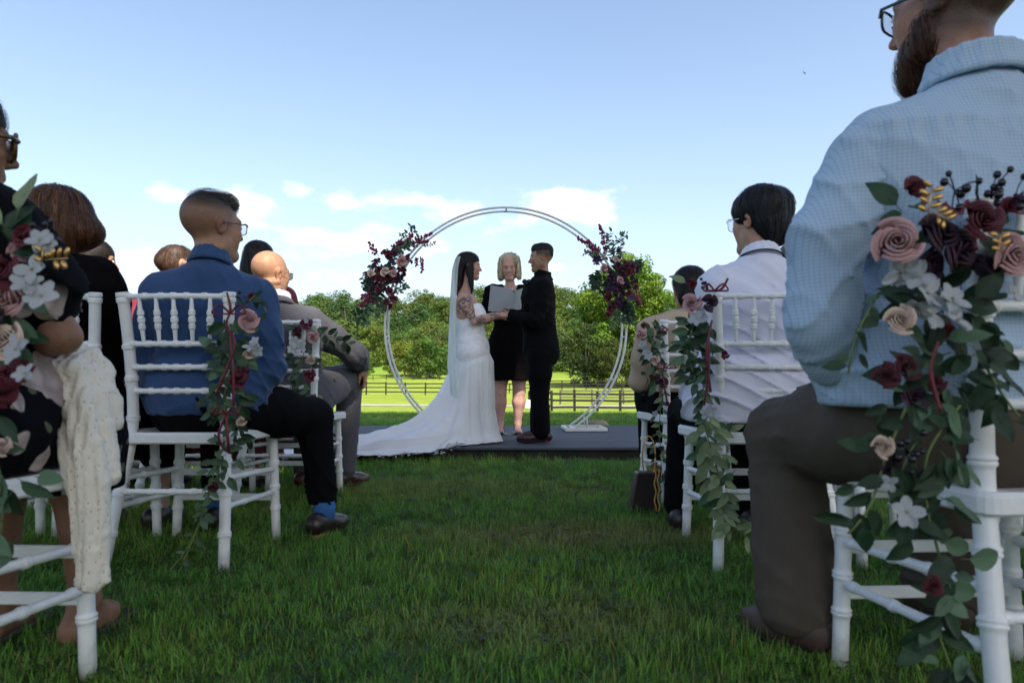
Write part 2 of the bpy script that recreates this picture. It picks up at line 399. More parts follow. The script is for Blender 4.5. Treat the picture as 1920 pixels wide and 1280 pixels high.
    for _ in range(relax):          # one light smoothing pass
        A = np.zeros_like(V); C = np.zeros(n)
        for a, b in ((0, 1), (1, 2), (2, 3), (3, 0)):
            np.add.at(A, F[:, a], V[F[:, b]]); np.add.at(C, F[:, a], 1); np.add.at(A, F[:, b], V[F[:, a]]); np.add.at(C, F[:, b], 1)
        V = V * .5 + .5 * A / np.maximum(C, 1)[:, None]
    cols = colors(V) if colors is not None else None
    return mesh_np(name, V - np.array(origin), F, True, cols)

# folds for cloth: warped sines, cheap and smooth
def folds(amp=.005, scale=1.0, seed=0, dirv=(0.3, .2, 1.0), k=55, mask=None):
    d = np.array(dirv, float); d /= np.linalg.norm(d)
    def f(X, Y, Z):
        s = seed * 1.7
        w1 = np.sin(9 * scale * X + 7 * scale * Z + s) + np.sin(13 * scale * Y - 8 * scale * X + 2.1 * s) + .7 * np.sin(11 * scale * (X + Z) + 5 * Y + s)
        ph = k * scale * (d[0] * X + d[1] * Y + d[2] * Z) + 2.2 * w1
        r = (1 - np.abs(np.sin(ph * .8))) ** 3.4
        g = .35 + .65 * (.5 + .5 * np.sin(6 * scale * X - 5 * scale * Z + 4 * Y + 3 * s)) 
        out = -amp * 2.0 * r * g + amp * .2
        return out * mask(X, Y, Z) if mask else out
    return f
def fsum(*fs): return lambda X, Y, Z: sum(f(X, Y, Z) for f in fs)

# ---------------------------------------------------------------- heads
def head_rot(yaw, pitch=0, roll=0):
    """yaw: turn to the left is positive (seen from above, 0 looks along +Y); pitch: up is positive"""
    return np.array(Matrix.Rotation(R(yaw), 3, 'Z') @ Matrix.Rotation(R(pitch), 3, 'X') @ Matrix.Rotation(R(roll), 3, 'Y'))
def head_prims(c, M, s=1.0, fem=False, smile=False, ears=True):
    c = np.array(c, float)
    T = lambda x, y, z: c + M @ (np.array([x, y, z]) * s)
    E = lambda x, y, z, a, b, d, k=.02, sub=False: el(T(x, y, z), (a * s, b * s, d * s), M, k, sub)
    C = lambda p, q, ra, rb, k=.015: rc(T(*p), T(*q), ra * s, rb * s, k)
    jw = .9 if fem else 1.0
    pr = [E(0, -.012, .035, .074, .094, .084), E(0, .02, -.02, .062 * jw, .068, .082, .03),
          C((-.045 * jw, .005, -.06), (-.012, .066, -.096), .022, .018, .025), C((.045 * jw, .005, -.06), (.012, .066, -.096), .022, .018, .025),
          C((-.012 * jw, .068, -.094), (.012 * jw, .068, -.094), .019, .019, .02),
          C((-.034, .078, .021), (.034, .078, .021), .012, .012, .02),
          C((-.036, .066, -.022), (-.03, .06, -.05), .02, .018, .025), C((.036, .066, -.022), (.03, .06, -.05), .02, .018, .025),
          E(-.031, .093, .004, .014, .012, .010, .014, True), E(.031, .093, .004, .014, .012, .010, .014, True),
          C((0, .084, .010), (0, .107, -.027), .007, .0105, .012), C((-.011, .094, -.032), (.011, .094, -.032), .0075, .0075, .008),
          E(-.031, .079, .003, .0125, .0125, .0115, .004), E(.031, .079, .003, .0125, .0125, .0115, .004),
          C((-.019, .083, -.054), (.019, .083, -.054), .0062, .0062, .006), C((-.016, .082, -.064), (.016, .082, -.064), .0075, .0075, .007),
          C((0, .088, -.054), (0, .088, -.063), .0065, .007, .006)]
    if smile: pr += [C((-.03, .074, -.046), (-.04, .062, -.036), .012, .016, .012), C((.03, .074, -.046), (.04, .062, -.036), .012, .016, .012)]
    if ears:
        for sx in (-1, 1):
            pr += [E(sx * .077, -.008, -.006, .008, .019, .031, .008), E(sx * .0855, -.012, .006, .006, .014, .02, .006), E(sx * .086, -.004, -.006, .007, .008, .012, .004, True)]
    return pr
def head_colors(V, c, M, s, skin, lips=None, brow=None, scalp=None, scalp_fn=None, stubble=None, top=None):
    """albedo of the skin: lips, brows, cropped hair on the scalp"""
    q = (V - np.array(c)) @ M / s
    col = np.tile(np.array(skin, float), (len(V), 1))
    x, y, z = q[:, 0], q[:, 1], q[:, 2]; hd = (np.abs(x) < .12) & (np.abs(y) < .14) & (z > -.14) & (z < .15)
    def mixin(mask, c2): 
        m = np.clip(mask, 0, 1)[:, None] * hd[:, None]; return col * (1 - m) + np.array(c2) * m
    if lips is not None:
        m = np.exp(-(((np.abs(x)) / .022) ** 4 + ((z + .059) / .0095) ** 4)) * (y > .06); col = mixin(m, lips)
    # warmer cheeks, ears and nose
    m = (np.exp(-(((np.abs(x) - .04) / .02) ** 2 + ((z + .03) / .022) ** 2)) * (y > .03) + np.exp(-((x / .012) ** 2 + ((z + .028) / .014) ** 2)) * (y > .09) + (np.abs(x) > .078) * (z > -.05)) * .35
    col = mixin(m, np.array(skin) * np.array([1.12, .72, .66]))
    if brow is not None:
        m = np.exp(-(((np.abs(x) - .031) / .018) ** 4 + ((z - .0235 + .12 * (np.abs(x) - .03) ** 2 * 40) / .0052) ** 4)) * (y > .06); col = mixin(m * .9, brow)
        m = np.exp(-(((np.abs(x) - .031) / .014) ** 4 + ((z - .009) / .0028) ** 4)) * (y > .06); col = mixin(m * .8, np.array(brow) * .4)
        m = np.exp(-(((np.abs(x) - .031) / .006) ** 2 + ((z - .003) / .0055) ** 2)) * (y > .07); col = mixin(m, (.012, .008, .006))
    if scalp is not None:
        m = scalp_fn(x, y, z); n = .96 + .06 * np.sin(900 * x + 700 * z) * np.sin(800 * y); col = mixin(m * n, scalp)
    if top is not None: col = mixin(top[1](x, y, z), top[0])
    if stubble is not None:
        m = ((z < -.035) & (y > -.02)) * np.clip((-.03 - z) / .03, 0, 1); col = mixin(m * stubble[1], stubble[0])
    return col

def hand_prims(w, d, n, curl=.5, s=1.0, thumb=1, spread=.1, length=1.0):
    """w wrist, d direction of the fingers, n normal out of the BACK of the hand, thumb +1/-1 the side of the thumb"""
    w = np.array(w, float); d = np.array(d, float); d /= np.linalg.norm(d); n = np.array(n, float); n -= d * (n @ d); n /= np.linalg.norm(n); u = np.cross(d, n) * thumb
    M = np.stack([u, n, d], 1); pr = [el(w + d * .048 * s, (.039 * s, .014 * s, .052 * s), M, .015), rc(w, w + d * .03 * s, .025 * s, .026 * s, .02)]
    for i, (off, L) in enumerate(((.029, .040), (.010, .046), (-.010, .043), (-.028, .033))):
        b = w + d * (.088 - (.006 if i in (0, 3) else 0)) * s + u * off * s
        a1 = curl * .8; dd = d * math.cos(a1) - n * math.sin(a1) + u * spread * (1.5 - i) * .4
        p1 = b + dd * L * s; a2 = curl * 1.9; d2 = d * math.cos(a2) - n * math.sin(a2); p2 = p1 + d2 * L * .85 * s
        pr += [rc(b, p1, .0092 * s, .0085 * s, .006), rc(p1, p2, .0085 * s, .0072 * s, .003)]
    t0 = w + d * .025 * s + u * .026 * s; t1 = t0 + (u * .7 + d * .75 - n * .35) * .042 * s; t2 = t1 + (u * .25 + d * .95 - n * .3) * .032 * s
    pr += [rc(t0, t1, .013 * s, .0105 * s, .01), rc(t1, t2, .0105 * s, .0085 * s, .004)]
    return pr

# ---------------------------------------------------------------- bodies from joints
class Body:
    """joints in world space. Segments are kept apart so that clothes can reuse them a little larger"""
    def __init__(s, J, fem=False, bulk=1.0, shw=None):
        s.J = {k: np.array(v, float) for k, v in J.items()}; J = s.J; b = bulk
        hip, chest, neck = J['hip'], J['chest'], J['neck']
        side = J['shR'] - J['shL']; side /= np.linalg.norm(side); s.side = side
        up = neck - hip; up /= np.linalg.norm(up); fwd = np.cross(up, side); fwd /= np.linalg.norm(fwd); up2 = np.cross(side, fwd)
        s.fwd = fwd; s.up = up2
        hl = J['hipL']; hr = J['hipR']; hs = hr - hl; hs /= np.linalg.norm(hs); hf = np.cross([0, 0, 1], hs)
        M = np.stack([side, fwd, up2], 1); Mh = np.stack([hs, hf, np.cross(hs, hf)], 1)
        waist = hip * .55 + chest * .45
        w = .88 if fem else 1.0
        s.torso = [el(chest, (.158 * b * w, .115 * b, .185), M, .05), el(waist, (.138 * b * w, .11 * b, .16), M, .06), el(hip + Mh @ np.array([0, 0, .0]), (.165 * b, .125 * b, .125), Mh, .06),
                   rc(J['shL'] * .8 + chest * .2, J['shR'] * .8 + chest * .2, .064 * w, .064 * w, .06),
                   rc(neck - up2 * .052 - fwd * .01, J['shL'] * .85 + neck * .15, .055 * w, .046 * w, .05), rc(neck - up2 * .052 - fwd * .01, J['shR'] * .85 + neck * .15, .055 * w, .046 * w, .05),
                   el(chest + up2 * .07 - side * .085 - fwd * .035, (.085, .075, .11), M, .05), el(chest + up2 * .07 + side * .085 - fwd * .035, (.085, .075, .11), M, .05)]
        if fem: s.torso += [el(chest + fwd * .075 - side * .07 + up2 * .0, (.06, .055, .06), M, .04), el(chest + fwd * .075 + side * .07, (.06, .055, .06), M, .04)]
        s.arm = {}; s.hand = {}; s.leg = {}; s.foot = {}
        a = (.82 if fem else 1.0) * b
        for q in 'LR':
            sh, e, wr = J['sh' + q], J['el' + q], J['wr' + q]
            s.arm[q] = [rc(sh, sh * .5 + e * .5, .056 * a, .050 * a, .03), rc(sh * .5 + e * .5, e, .050 * a, .040 * a, .03), rc(e, e * .65 + wr * .35, .042 * a, .043 * a, .02), rc(e * .65 + wr * .35, wr, .043 * a, .026 * a, .02)]
            h, k, an = J['hip' + q], J['kn' + q], J['an' + q]
            l = b * (1.0 if fem else 1.0)
            s.leg[q] = [rc(h, h * .5 + k * .5, .092 * l, .078 * l, .05), rc(h * .5 + k * .5, k, .078 * l, .055 * l, .03), rc(k, k * .68 + an * .32, .056 * l, .058 * l, .03), rc(k * .68 + an * .32, an, .058 * l, .034 * l, .03)]
            if 'toe' + q in J:
                t = J['toe' + q]; d = t - an; d[2] = 0; d /= np.linalg.norm(d); heel = an - d * .045; heel[2] = an[2] - .06
                t2 = t.copy(); s.foot[q] = [rc(an, heel + [0, 0, .005], .035, .034, .02), rc(heel, t2 - d * .04, .034, .034, .02), rc(an, t2 - d * .05, .03, .028, .03), rc(t2 - d * .04, t2, .034, .024, .015)]
                s.footdir = d
        s.neckp = [rc(neck - up2 * .05, J['head'] - [0, 0, .03], .056 * (.82 if fem else 1), .052 * (.82 if fem else 1), .035)]
    def body(s, slim_arms=True, slim_legs=True, slim_torso=True):
        pr = inflate(s.torso, -.008 if slim_torso else 0) + s.neckp
        for q in 'LR': pr += inflate(s.arm[q][:3], -.008 if slim_arms else 0) + s.arm[q][3:] + inflate(s.leg[q], -.008 if slim_legs else 0) + inflate(s.foot.get(q, []), -.006) + s.hand.get(q, [])
        return pr

def make_seated(X, Y, rz=0, seat=.43, s=1.0, lean=4, shw=.19, slump=0, **over):
    """joints of somebody on a chair; Y = where the hips are; rz>0 turns to the left"""
    c, sn = math.cos(R(rz)), math.sin(R(rz))
    def W(x, y, z): return np.array([X + x * c - y * sn, Y + x * sn + y * c, z])
    tl = math.tan(R(lean)); H = seat + .085
    z = lambda h: H + h * s
    J = dict(hip=W(0, 0, H), chest=W(0, tl * .33 * s - .01, z(.33)), neck=W(0, tl * .54 * s + .0, z(.545)), head=W(0, tl * .66 * s + .03, z(.70)),
             shL=W(-shw, tl * .48 * s, z(.475)), shR=W(shw, tl * .48 * s, z(.475)), hipL=W(-.085, 0.0, H), hipR=W(.085, 0.0, H),
             knL=W(-.12, .44 * s, seat + .07), knR=W(.12, .44 * s, seat + .07), anL=W(-.12, .42 * s, .10), anR=W(.12, .42 * s, .10),
             toeL=W(-.13, .57 * s, .035), toeR=W(.13, .57 * s, .035))
    J['elL'] = W(-shw - .05, tl * .2 + .06, z(.19)); J['elR'] = W(shw + .05, tl * .2 + .06, z(.19))
    J['wrL'] = W(-.09, .30 * s, seat + .18); J['wrR'] = W(.09, .30 * s, seat + .18)
    for k, v in over.items(): J[k] = np.array(v, float)
    return J

# hair strands that follow a hair volume
def add_strands(mb_v, mb_f, mb_c, verts, norms, crown, n, length, width, cols, grav=.5, off=(.0005, .004), flow=None, seed=1, zmax=None):
    r = random.Random(seed); kd = kdtree.KDTree(len(verts))
    for i, v in enumerate(verts): kd.insert(v, i)
    kd.balance(); crown = Vector(crown)
    for _ in range(n):
        i = r.randrange(len(verts)); p = Vector(verts[i]); o = r.uniform(*off); L = length * r.uniform(.5, 1.2); steps = 6; st = L / steps
        pts = []; nr = Vector(norms[i]); prev = None; jit = Vector((r.gauss(0, .12), r.gauss(0, .12), r.gauss(0, .08)))
        for q in range(steps + 1):
            co, ii, _d = kd.find(p); nr = Vector(norms[ii]); pp = Vector(co) + nr * (o + (p - Vector(co)).dot(nr) * .0)
            pp = p - nr * (p - Vector(co)).dot(nr) + nr * o
            pts.append(pp)
            d = flow(p) if flow else ((p - crown).normalized() * (1 - grav) + Vector((0, 0, -1)) * grav)
            d = d + jit; d = d - nr * d.dot(nr)
            if d.length < 1e-4: break
            d.normalize()
            if prev is not None: d = (d + prev * 1.2).normalized()
            prev = d; p = pp + d * st
        if len(pts) < 3: continue
        c = np.array(cols[r.randrange(len(cols))]) * r.uniform(.75, 1.25); w0 = width * r.uniform(.6, 1.3); b = len(mb_v)
        m = len(pts)
        for q, pp in enumerate(pts):
            t = pts[min(q + 1, m - 1)] - pts[max(q - 1, 0)]; co, ii, _d = kd.find(pp); u = t.cross(Vector(norms[ii]))
            u = u.normalized() if u.length > 1e-7 else Vector((1, 0, 0)); ww = w0 * (1 - (q / (m - 1)) ** 2 * .9)
            mb_v.append(pp - u * ww); mb_v.append(pp + u * ww); mb_c.append(c); mb_c.append(c)
            if q: k = b + 2 * q; mb_f.append((k - 2, k - 1, k + 1, k))
def hair_obj(prims, crown, cols, parent, origin, n=1200, length=.08, width=.0012, step=.006, disp=None, cut=None, grav=.5, flow=None, seed=1, name='hair', off=(.0005, .004)):
    me = sdf_mesh('hair_volume', prims, step, disp=disp, cut=cut)
    nv = len(me.vertices); V = np.empty(nv * 3, dtype=np.float32); me.vertices.foreach_get('co', V); V = V.reshape(-1, 3)
    Nn = [tuple(v.normal) for v in me.vertices]
    F = [tuple(p.vertices) for p in me.polygons]; c0 = np.array(cols[0]) * .7
    v = [Vector(a) for a in V]; f = list(F); c = [c0] * nv
    add_strands(v, f, c, [tuple(a) for a in V], Nn, crown, n, length, width, cols, grav, off=off, flow=flow, seed=seed)
    bpy.data.meshes.remove(me); o = np.array(origin)
    m2 = mesh_np(name, np.array([tuple(a) for a in v]) - o, f, True, np.array(c))
    return link(name, m2, MAT['hair'], parent)

def glasses(parent, origin, c, M, s, mat, lens, round_=.9, w=.026, h=.019, side=(-1, 1), thick=.0018, lensR=None):
    T = lambda x, y, z: Vector(np.array(c) + M @ (np.array([x, y, z]) * s)); fr = MB(); L = MB()
    for sx in (-1, 1):
        pts = []; cx = sx * .033
        for i in range(17):
            a = 2 * math.pi * i / 16; ca, sa = math.cos(a), math.sin(a); e = .6
            pts.append((cx + w * math.copysign(abs(ca) ** e, ca), .103 - abs(cx + w * ca) * .12, .0 + h * math.copysign(abs(sa) ** e, sa)))
        fr.tube([T(*p) for p in pts], thick, 6, cap=False)
        k = len(L.v); L.v += [tuple(T(*p)) for p in pts[:-1]]; L.c += [(1, 1, 1)] * 16; L.f.append(tuple(range(k, k + 16)))
        fr.tube([T(sx * (.033 + w), .10, .006), T(sx * .079, .085, .008), T(sx * .083, .0, .006), T(sx * .083, -.018, -.006)], thick * 1.2, 6)
    fr.tube([T(-.009, .105, .003), T(0, .108, .006), T(.009, .105, .003)], thick, 6)
    g = fr.build('glasses', mat, parent, origin=origin); L.build('lens', lens, g, smooth=False, origin=origin); return g

def shoe_prims(an, toe, up=.0):
    an = np.array(an, float); toe = np.array(toe, float); d = toe - an; d[2] = 0; d /= np.linalg.norm(d)
    heel = an - d * .05; heel[2] = toe[2]; z = toe[2]
    return [rc(heel + [0, 0, .012], toe - d * .03, .036, .036, .02), rc(toe - d * .06, toe + d * .015, .039, .026, .02), rc(heel + [0, 0, .03], an + [0, 0, -.02], .036, .035, .03), rc(an + d * .02 + [0, 0, -.03], toe - d * .05, .034, .030, .03)]
def sole_cut(zlo): return lambda X, Y, Z: (zlo - Z) + 0 * X + 0 * Y
def make_shoe(parent, an, toe, mat, o, ground=.0, name='shoe'):
    pr = shoe_prims(an, toe); me = sdf_mesh(name, pr, .006, cut=sole_cut(ground + .022), origin=o); s = link(name, me, mat, parent)
    me2 = sdf_mesh('sole', [p for p in inflate(pr[:2], .003)], .006, cut=lambda X, Y, Z: np.maximum((ground + .004) - Z, Z - (ground + .024)) + 0 * X + 0 * Y, origin=o, relax=0)
    link('sole', me2, MAT['sole'], s); return s
# ---------------------------------------------------------------- terrain
_TD = [-4000, 0, 9.5, 13, 26, 41, 60, 78, 100, 128, 150, 172, 190, 230, 265, 300, 360, 450, 700, 5000]
_TZ = [0, 0, 0, -.06, -.75, -1.34, -1.3, -1.05, -1.0, -.2, .4, .8, 1.8, 8.5, 17.5, 27.5, 32, 34, 34, 34]
def terrain(x, y):
    z = np.interp(y, _TD, _TZ)
    z = z + np.clip((y - 190) / 100, 0, 1) * (2.2 * np.sin(x * .021 + 1.2) + 1.4 * np.sin(x * .05 + .4))
    # right of the arch the paddock is a little higher at its far end
    z = z + np.clip((y - 100) / 60, 0, 1) * np.clip((190 - y) / 40, 0, 1) * .25 * np.clip(x / 40, -1, 1)
    z = z + np.clip((y - 14) / 30, 0, 1) * (.06 * np.sin(x * .13 + y * .07) + .05 * np.sin(y * .21 - x * .05))
    return z
def tz(x, y): return float(terrain(np.array(float(x)), float(y)))

def ground_material():
    m, nt, b = new_mat('lawn_ground'); N = nt.nodes; L = nt.links
    g = N.new('ShaderNodeNewGeometry'); sep = N.new('ShaderNodeSeparateXYZ'); L.new(g.outputs['Position'], sep.inputs[0])
    def noise(s, d=5, stretch=None):
        n = N.new('ShaderNodeTexNoise'); n.inputs['Scale'].default_value = s; n.inputs['Detail'].default_value = d; n.inputs['Roughness'].default_value = .65
        if stretch:
            mp = N.new('ShaderNodeMapping'); mp.inputs['Scale'].default_value = stretch; L.new(g.outputs['Position'], mp.inputs[0]); L.new(mp.outputs[0], n.inputs['Vector'])
        else: L.new(g.outputs['Position'], n.inputs['Vector'])
        return n.outputs['Fac']
    def ramp(f, *st):
        r = N.new('ShaderNodeValToRGB'); L.new(f, r.inputs[0]); e = r.color_ramp.elements
        e[0].position, e[0].color = st[0][0], (*st[0][1], 1); e[1].position, e[1].color = st[1][0], (*st[1][1], 1)
        for p, c in st[2:]: q = e.new(p); q.color = (*c, 1)
        return r.outputs[0]
    near = ramp(noise(3.0), (.3, (.04, .075, .02)), (.7, (.09, .12, .035)))
    far = ramp(noise(.05, 8), (.3, (.16, .215, .028)), (.55, (.195, .25, .035)), (.75, (.27, .27, .05)))
    far2 = ramp(noise(.9, 6, (1, .35, 1)), (.25, (.62, .68, .6)), (.75, (1.25, 1.22, 1.1)))
    mul = N.new('ShaderNodeMixRGB'); mul.blend_type = 'MULTIPLY'; mul.inputs[0].default_value = .75; L.new(far, mul.inputs[1]); L.new(far2, mul.inputs[2])
    mr = N.new('ShaderNodeMapRange'); mr.inputs[1].default_value = 8; mr.inputs[2].default_value = 14; L.new(sep.outputs[1], mr.inputs[0])
    mx = N.new('ShaderNodeMixRGB'); L.new(mr.outputs[0], mx.inputs[0]); L.new(near, mx.inputs[1]); L.new(mul.outputs[0], mx.inputs[2])
    # one plain green from the foot of the wooded rise
    mr2 = N.new('ShaderNodeMapRange'); mr2.inputs[1].default_value = 165; mr2.inputs[2].default_value = 200; L.new(sep.outputs[1], mr2.inputs[0])
    mx2 = N.new('ShaderNodeMixRGB'); L.new(mr2.outputs[0], mx2.inputs[0]); L.new(mx.outputs[0], mx2.inputs[1]); mx2.inputs[2].default_value = (.12, .20, .03, 1)
    L.new(mx2.outputs[0], b.inputs['Base Color']); b.inputs['Roughness'].default_value = .95; b.inputs['Specular IOR Level'].default_value = .1
    bp = N.new('ShaderNodeBump'); bp.inputs['Distance'].default_value = .05; bp.inputs['Strength'].default_value = .9; L.new(noise(14, 6), bp.inputs['Height']); L.new(bp.outputs[0], b.inputs['Normal'])
    return m
def build_ground():
    ys = np.concatenate([np.linspace(-3000, -60, 10), np.linspace(-40, 60, 101), np.linspace(62, 450, 120), np.geomspace(470, 5200, 16)])
    xs = np.concatenate([-np.geomspace(400, 5000, 12)[::-1], np.linspace(-380, 380, 191), np.geomspace(400, 5000, 12)])
    XX, YY = np.meshgrid(xs, ys); ZZ = terrain(XX, YY); nx, ny = len(xs), len(ys)
    V = np.stack([XX.ravel(), YY.ravel(), ZZ.ravel()], 1); i = (np.arange(ny - 1)[:, None] * nx + np.arange(nx - 1)[None, :]).ravel()
    F = np.stack([i, i + 1, i + 1 + nx, i + nx], 1)
    o = link('ground', mesh_np('ground', V, F), ground_material()); tag(o, 'mown lawn running down to sunlit paddocks and a wooded rise', kind='structure')
    # driveway, a pale strip 4 mm above the turf
    mb = MB(); rows = []
    for x in np.linspace(-60, 70, 130):
        yc = 50.5 + .02 * x + .004 * (x - 2) ** 2 * (1 if x > 2 else .2); w_ = 1.5 if x < 8 else 1.5
        rows.append([Vector((x, yc + t * w_, tz(x, yc + t * w_) + .03)) for t in (-1, -.33, .33, 1)])
    mb.grid(rows); dm = material('gravel_drive', (.27, .25, .24), .95, .15, 3, .01, 40, coord='Object')
    o = mb.build('driveway', dm); tag(o, 'pale gravel driveway crossing the field behind the stage', kind='structure')
build_ground()

# ---------------------------------------------------------------- grass blades
def grass_mat(name, c):
    m, nt, b = new_mat(name); N = nt.nodes; L = nt.links
    at = N.new('ShaderNodeAttribute'); at.attribute_name = 'Col'; oi = N.new('ShaderNodeObjectInfo')
    g = N.new('ShaderNodeNewGeometry'); n = N.new('ShaderNodeTexNoise'); n.inputs['Scale'].default_value = .75; n.inputs['Detail'].default_value = 6; L.new(g.outputs['Position'], n.inputs['Vector'])
    r = N.new('ShaderNodeValToRGB'); L.new(n.outputs['Fac'], r.inputs[0]); e = r.color_ramp.elements
    e[0].position = .36; e[0].color = (.62, .85, .75, 1); e[1].position = .55; e[1].color = (1.15, 1.12, .95, 1); q = e.new(.70); q.color = (1.7, 1.3, 1.1, 1)
    mu = N.new('ShaderNodeMixRGB'); mu.blend_type = 'MULTIPLY'; mu.inputs[0].default_value = 1; L.new(at.outputs['Color'], mu.inputs[1]); L.new(r.outputs[0], mu.inputs[2])
    mr = N.new('ShaderNodeMapRange'); mr.inputs[3].default_value = .7; mr.inputs[4].default_value = 1.3; L.new(oi.outputs['Random'], mr.inputs[0])
    last = mu.outputs[0]        # two worn, strawy patches where people have walked
    for (cx, cy, rx, ry, am) in ((.28, 2.72, .75, .26, .75), (-.35, 3.9, .9, .45, .4), (.1, 1.75, .5, .2, .35)):
        a = N.new('ShaderNodeVectorMath'); a.operation = 'SUBTRACT'; L.new(g.outputs['Position'], a.inputs[0]); a.inputs[1].default_value = (cx, cy, 0)
        b2 = N.new('ShaderNodeVectorMath'); b2.operation = 'MULTIPLY'; L.new(a.outputs[0], b2.inputs[0]); b2.inputs[1].default_value = (1 / rx, 1 / ry, 0)
        ln = N.new('ShaderNodeVectorMath'); ln.operation = 'LENGTH'; L.new(b2.outputs[0], ln.inputs[0]); m2 = N.new('ShaderNodeMapRange'); m2.inputs[1].default_value = 1.2; m2.inputs[2].default_value = .3; m2.inputs[3].default_value = 0; m2.inputs[4].default_value = am * 2; L.new(ln.outputs['Value'], m2.inputs[0])
        k = N.new('ShaderNodeMath'); k.operation = 'MULTIPLY'; k.use_clamp = True; L.new(m2.outputs[0], k.inputs[0]); L.new(n.outputs['Fac'], k.inputs[1])
        mm = N.new('ShaderNodeMixRGB'); L.new(k.outputs[0], mm.inputs[0]); L.new(last, mm.inputs[1]); mm.inputs[2].default_value = (.32, .27, .11, 1); last = mm.outputs[0]
    sc = N.new('ShaderNodeVectorMath'); sc.operation = 'SCALE'; L.new(last, sc.inputs[0]); L.new(mr.outputs[0], sc.inputs['Scale'])
    L.new(sc.outputs[0], b.inputs['Base Color']); b.inputs['Roughness'].default_value = .5; b.inputs['Specular IOR Level'].default_value = .35
    t = N.new('ShaderNodeBsdfTranslucent'); L.new(sc.outputs[0], t.inputs[0]); mx = N.new('ShaderNodeMixShader'); mx.inputs[0].default_value = .35
    L.new(b.outputs[0], mx.inputs[1]); L.new(t.outputs[0], mx.inputs[2]); L.new(mx.outputs[0], N['Material Output'].inputs[0]); return m
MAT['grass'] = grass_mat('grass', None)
def clump(seed, n=20, h=.048, spread=.036, clover=0, flat=0):
    r = random.Random(seed); V = []; F = []; C = []
    for i in range(n):
        a = r.uniform(0, 6.28); rad = spread * math.sqrt(r.random()); b = Vector((rad * math.cos(a), rad * math.sin(a), -.004))
        hh = h * r.uniform(.45, 1.25); w_ = r.uniform(.0009, .0020); da = r.uniform(0, 6.28); bend = r.uniform(.15, 1.2 + flat); d = Vector((math.cos(da), math.sin(da), 0)); u = Vector((-math.sin(da), math.cos(da), 0))
        dry = r.random() < .07
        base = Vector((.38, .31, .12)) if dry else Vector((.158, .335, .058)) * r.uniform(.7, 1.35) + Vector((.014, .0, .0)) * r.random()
        k = len(V)
        for j in range(4):
            t = j / 3; z = hh * (t - .35 * bend * t * t * .6); o = d * (hh * bend * .55 * t * t); ww = w_ * (1 - t ** 1.6)
            p = b + o + Vector((0, 0, z))
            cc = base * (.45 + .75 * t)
            if j < 3: V += [p - u * ww, p + u * ww]; C += [cc, cc]
            else: V.append(p); C.append(cc)
        F += [(k, k + 1, k + 3, k + 2), (k + 2, k + 3, k + 5, k + 4), (k + 4, k + 5, k + 6)]
    for i in range(clover):
        a = r.uniform(0, 6.28); b = Vector((spread * r.random() * math.cos(a), spread * r.random() * math.sin(a), r.uniform(.015, .03)))
        for q in range(3):
            aa = a + q * 2.09; cdir = Vector((math.cos(aa), math.sin(aa), .15)); sd = Vector((-math.sin(aa), math.cos(aa), 0)); k = len(V); s = r.uniform(.005, .008)
            V += [b, b + cdir * s * .8 + sd * s * .6, b + cdir * s * 1.5, b + cdir * s * .8 - sd * s * .6]; C += [Vector((.03, .075, .02))] * 4; F.append((k, k + 1, k + 2, k + 3))
    me = mesh_np('grass_tuft', V, F, False, np.array([tuple(c) for c in C])); me.materials.append(MAT['grass']); return me
def scatter(name, pts, rots, scales, sources, mat_label, label, kind='stuff', tilt=None):
    """one object: a point cloud whose points carry instances of the source meshes"""
    coll = bpy.data.collections.new(name + '_sources')
    for me in sources:
        ob = bpy.data.objects.new(me.name, me); coll.objects.link(ob)
    me = bpy.data.meshes.new(name); me.vertices.add(len(pts)); me.vertices.foreach_set('co', np.asarray(pts, dtype=np.float32).ravel())
    a = me.attributes.new('rot', 'FLOAT_VECTOR', 'POINT'); a.data.foreach_set('vector', np.asarray(rots, dtype=np.float32).ravel())
    a = me.attributes.new('scl', 'FLOAT_VECTOR', 'POINT'); a.data.foreach_set('vector', np.asarray(scales, dtype=np.float32).ravel())
    a = me.attributes.new('pick', 'INT', 'POINT'); a.data.foreach_set('value', rng.integers(0, len(sources), len(pts)).astype(np.int32))
    me.update(); ob = bpy.data.objects.new(name, me); COL.objects.link(ob)
    ng = bpy.data.node_groups.new(name, 'GeometryNodeTree'); ng.interface.new_socket('Geometry', in_out='INPUT', socket_type='NodeSocketGeometry'); ng.interface.new_socket('Geometry', in_out='OUTPUT', socket_type='NodeSocketGeometry')
    N = ng.nodes; L = ng.links; gi = N.new('NodeGroupInput'); go = N.new('NodeGroupOutput'); iop = N.new('GeometryNodeInstanceOnPoints'); ci = N.new('GeometryNodeCollectionInfo')
    ci.inputs['Collection'].default_value = coll; ci.inputs['Separate Children'].default_value = True; ci.inputs['Reset Children'].default_value = True
    def attr(nm, t):
        n = N.new('GeometryNodeInputNamedAttribute'); n.data_type = t; n.inputs['Name'].default_value = nm; return n.outputs['Attribute']
    L.new(gi.outputs[0], iop.inputs['Points']); L.new(ci.outputs[0], iop.inputs['Instance']); iop.inputs['Pick Instance'].default_value = True
    L.new(attr('pick', 'INT'), iop.inputs['Instance Index']); L.new(attr('scl', 'FLOAT_VECTOR'), iop.inputs['Scale'])
    e2r = N.new('FunctionNodeEulerToRotation'); L.new(attr('rot', 'FLOAT_VECTOR'), e2r.inputs[0]); L.new(e2r.outputs[0], iop.inputs['Rotation'])
    L.new(iop.outputs[0], go.inputs[0]); md = ob.modifiers.new('scatter', 'NODES'); md.node_group = ng
    tag(ob, label, kind=kind); return ob
STAGE_Y0, STAGE_Y1, STAGE_X0, STAGE_X1, STAGE_Z = 5.28, 7.72, -3.1, 3.4, .10
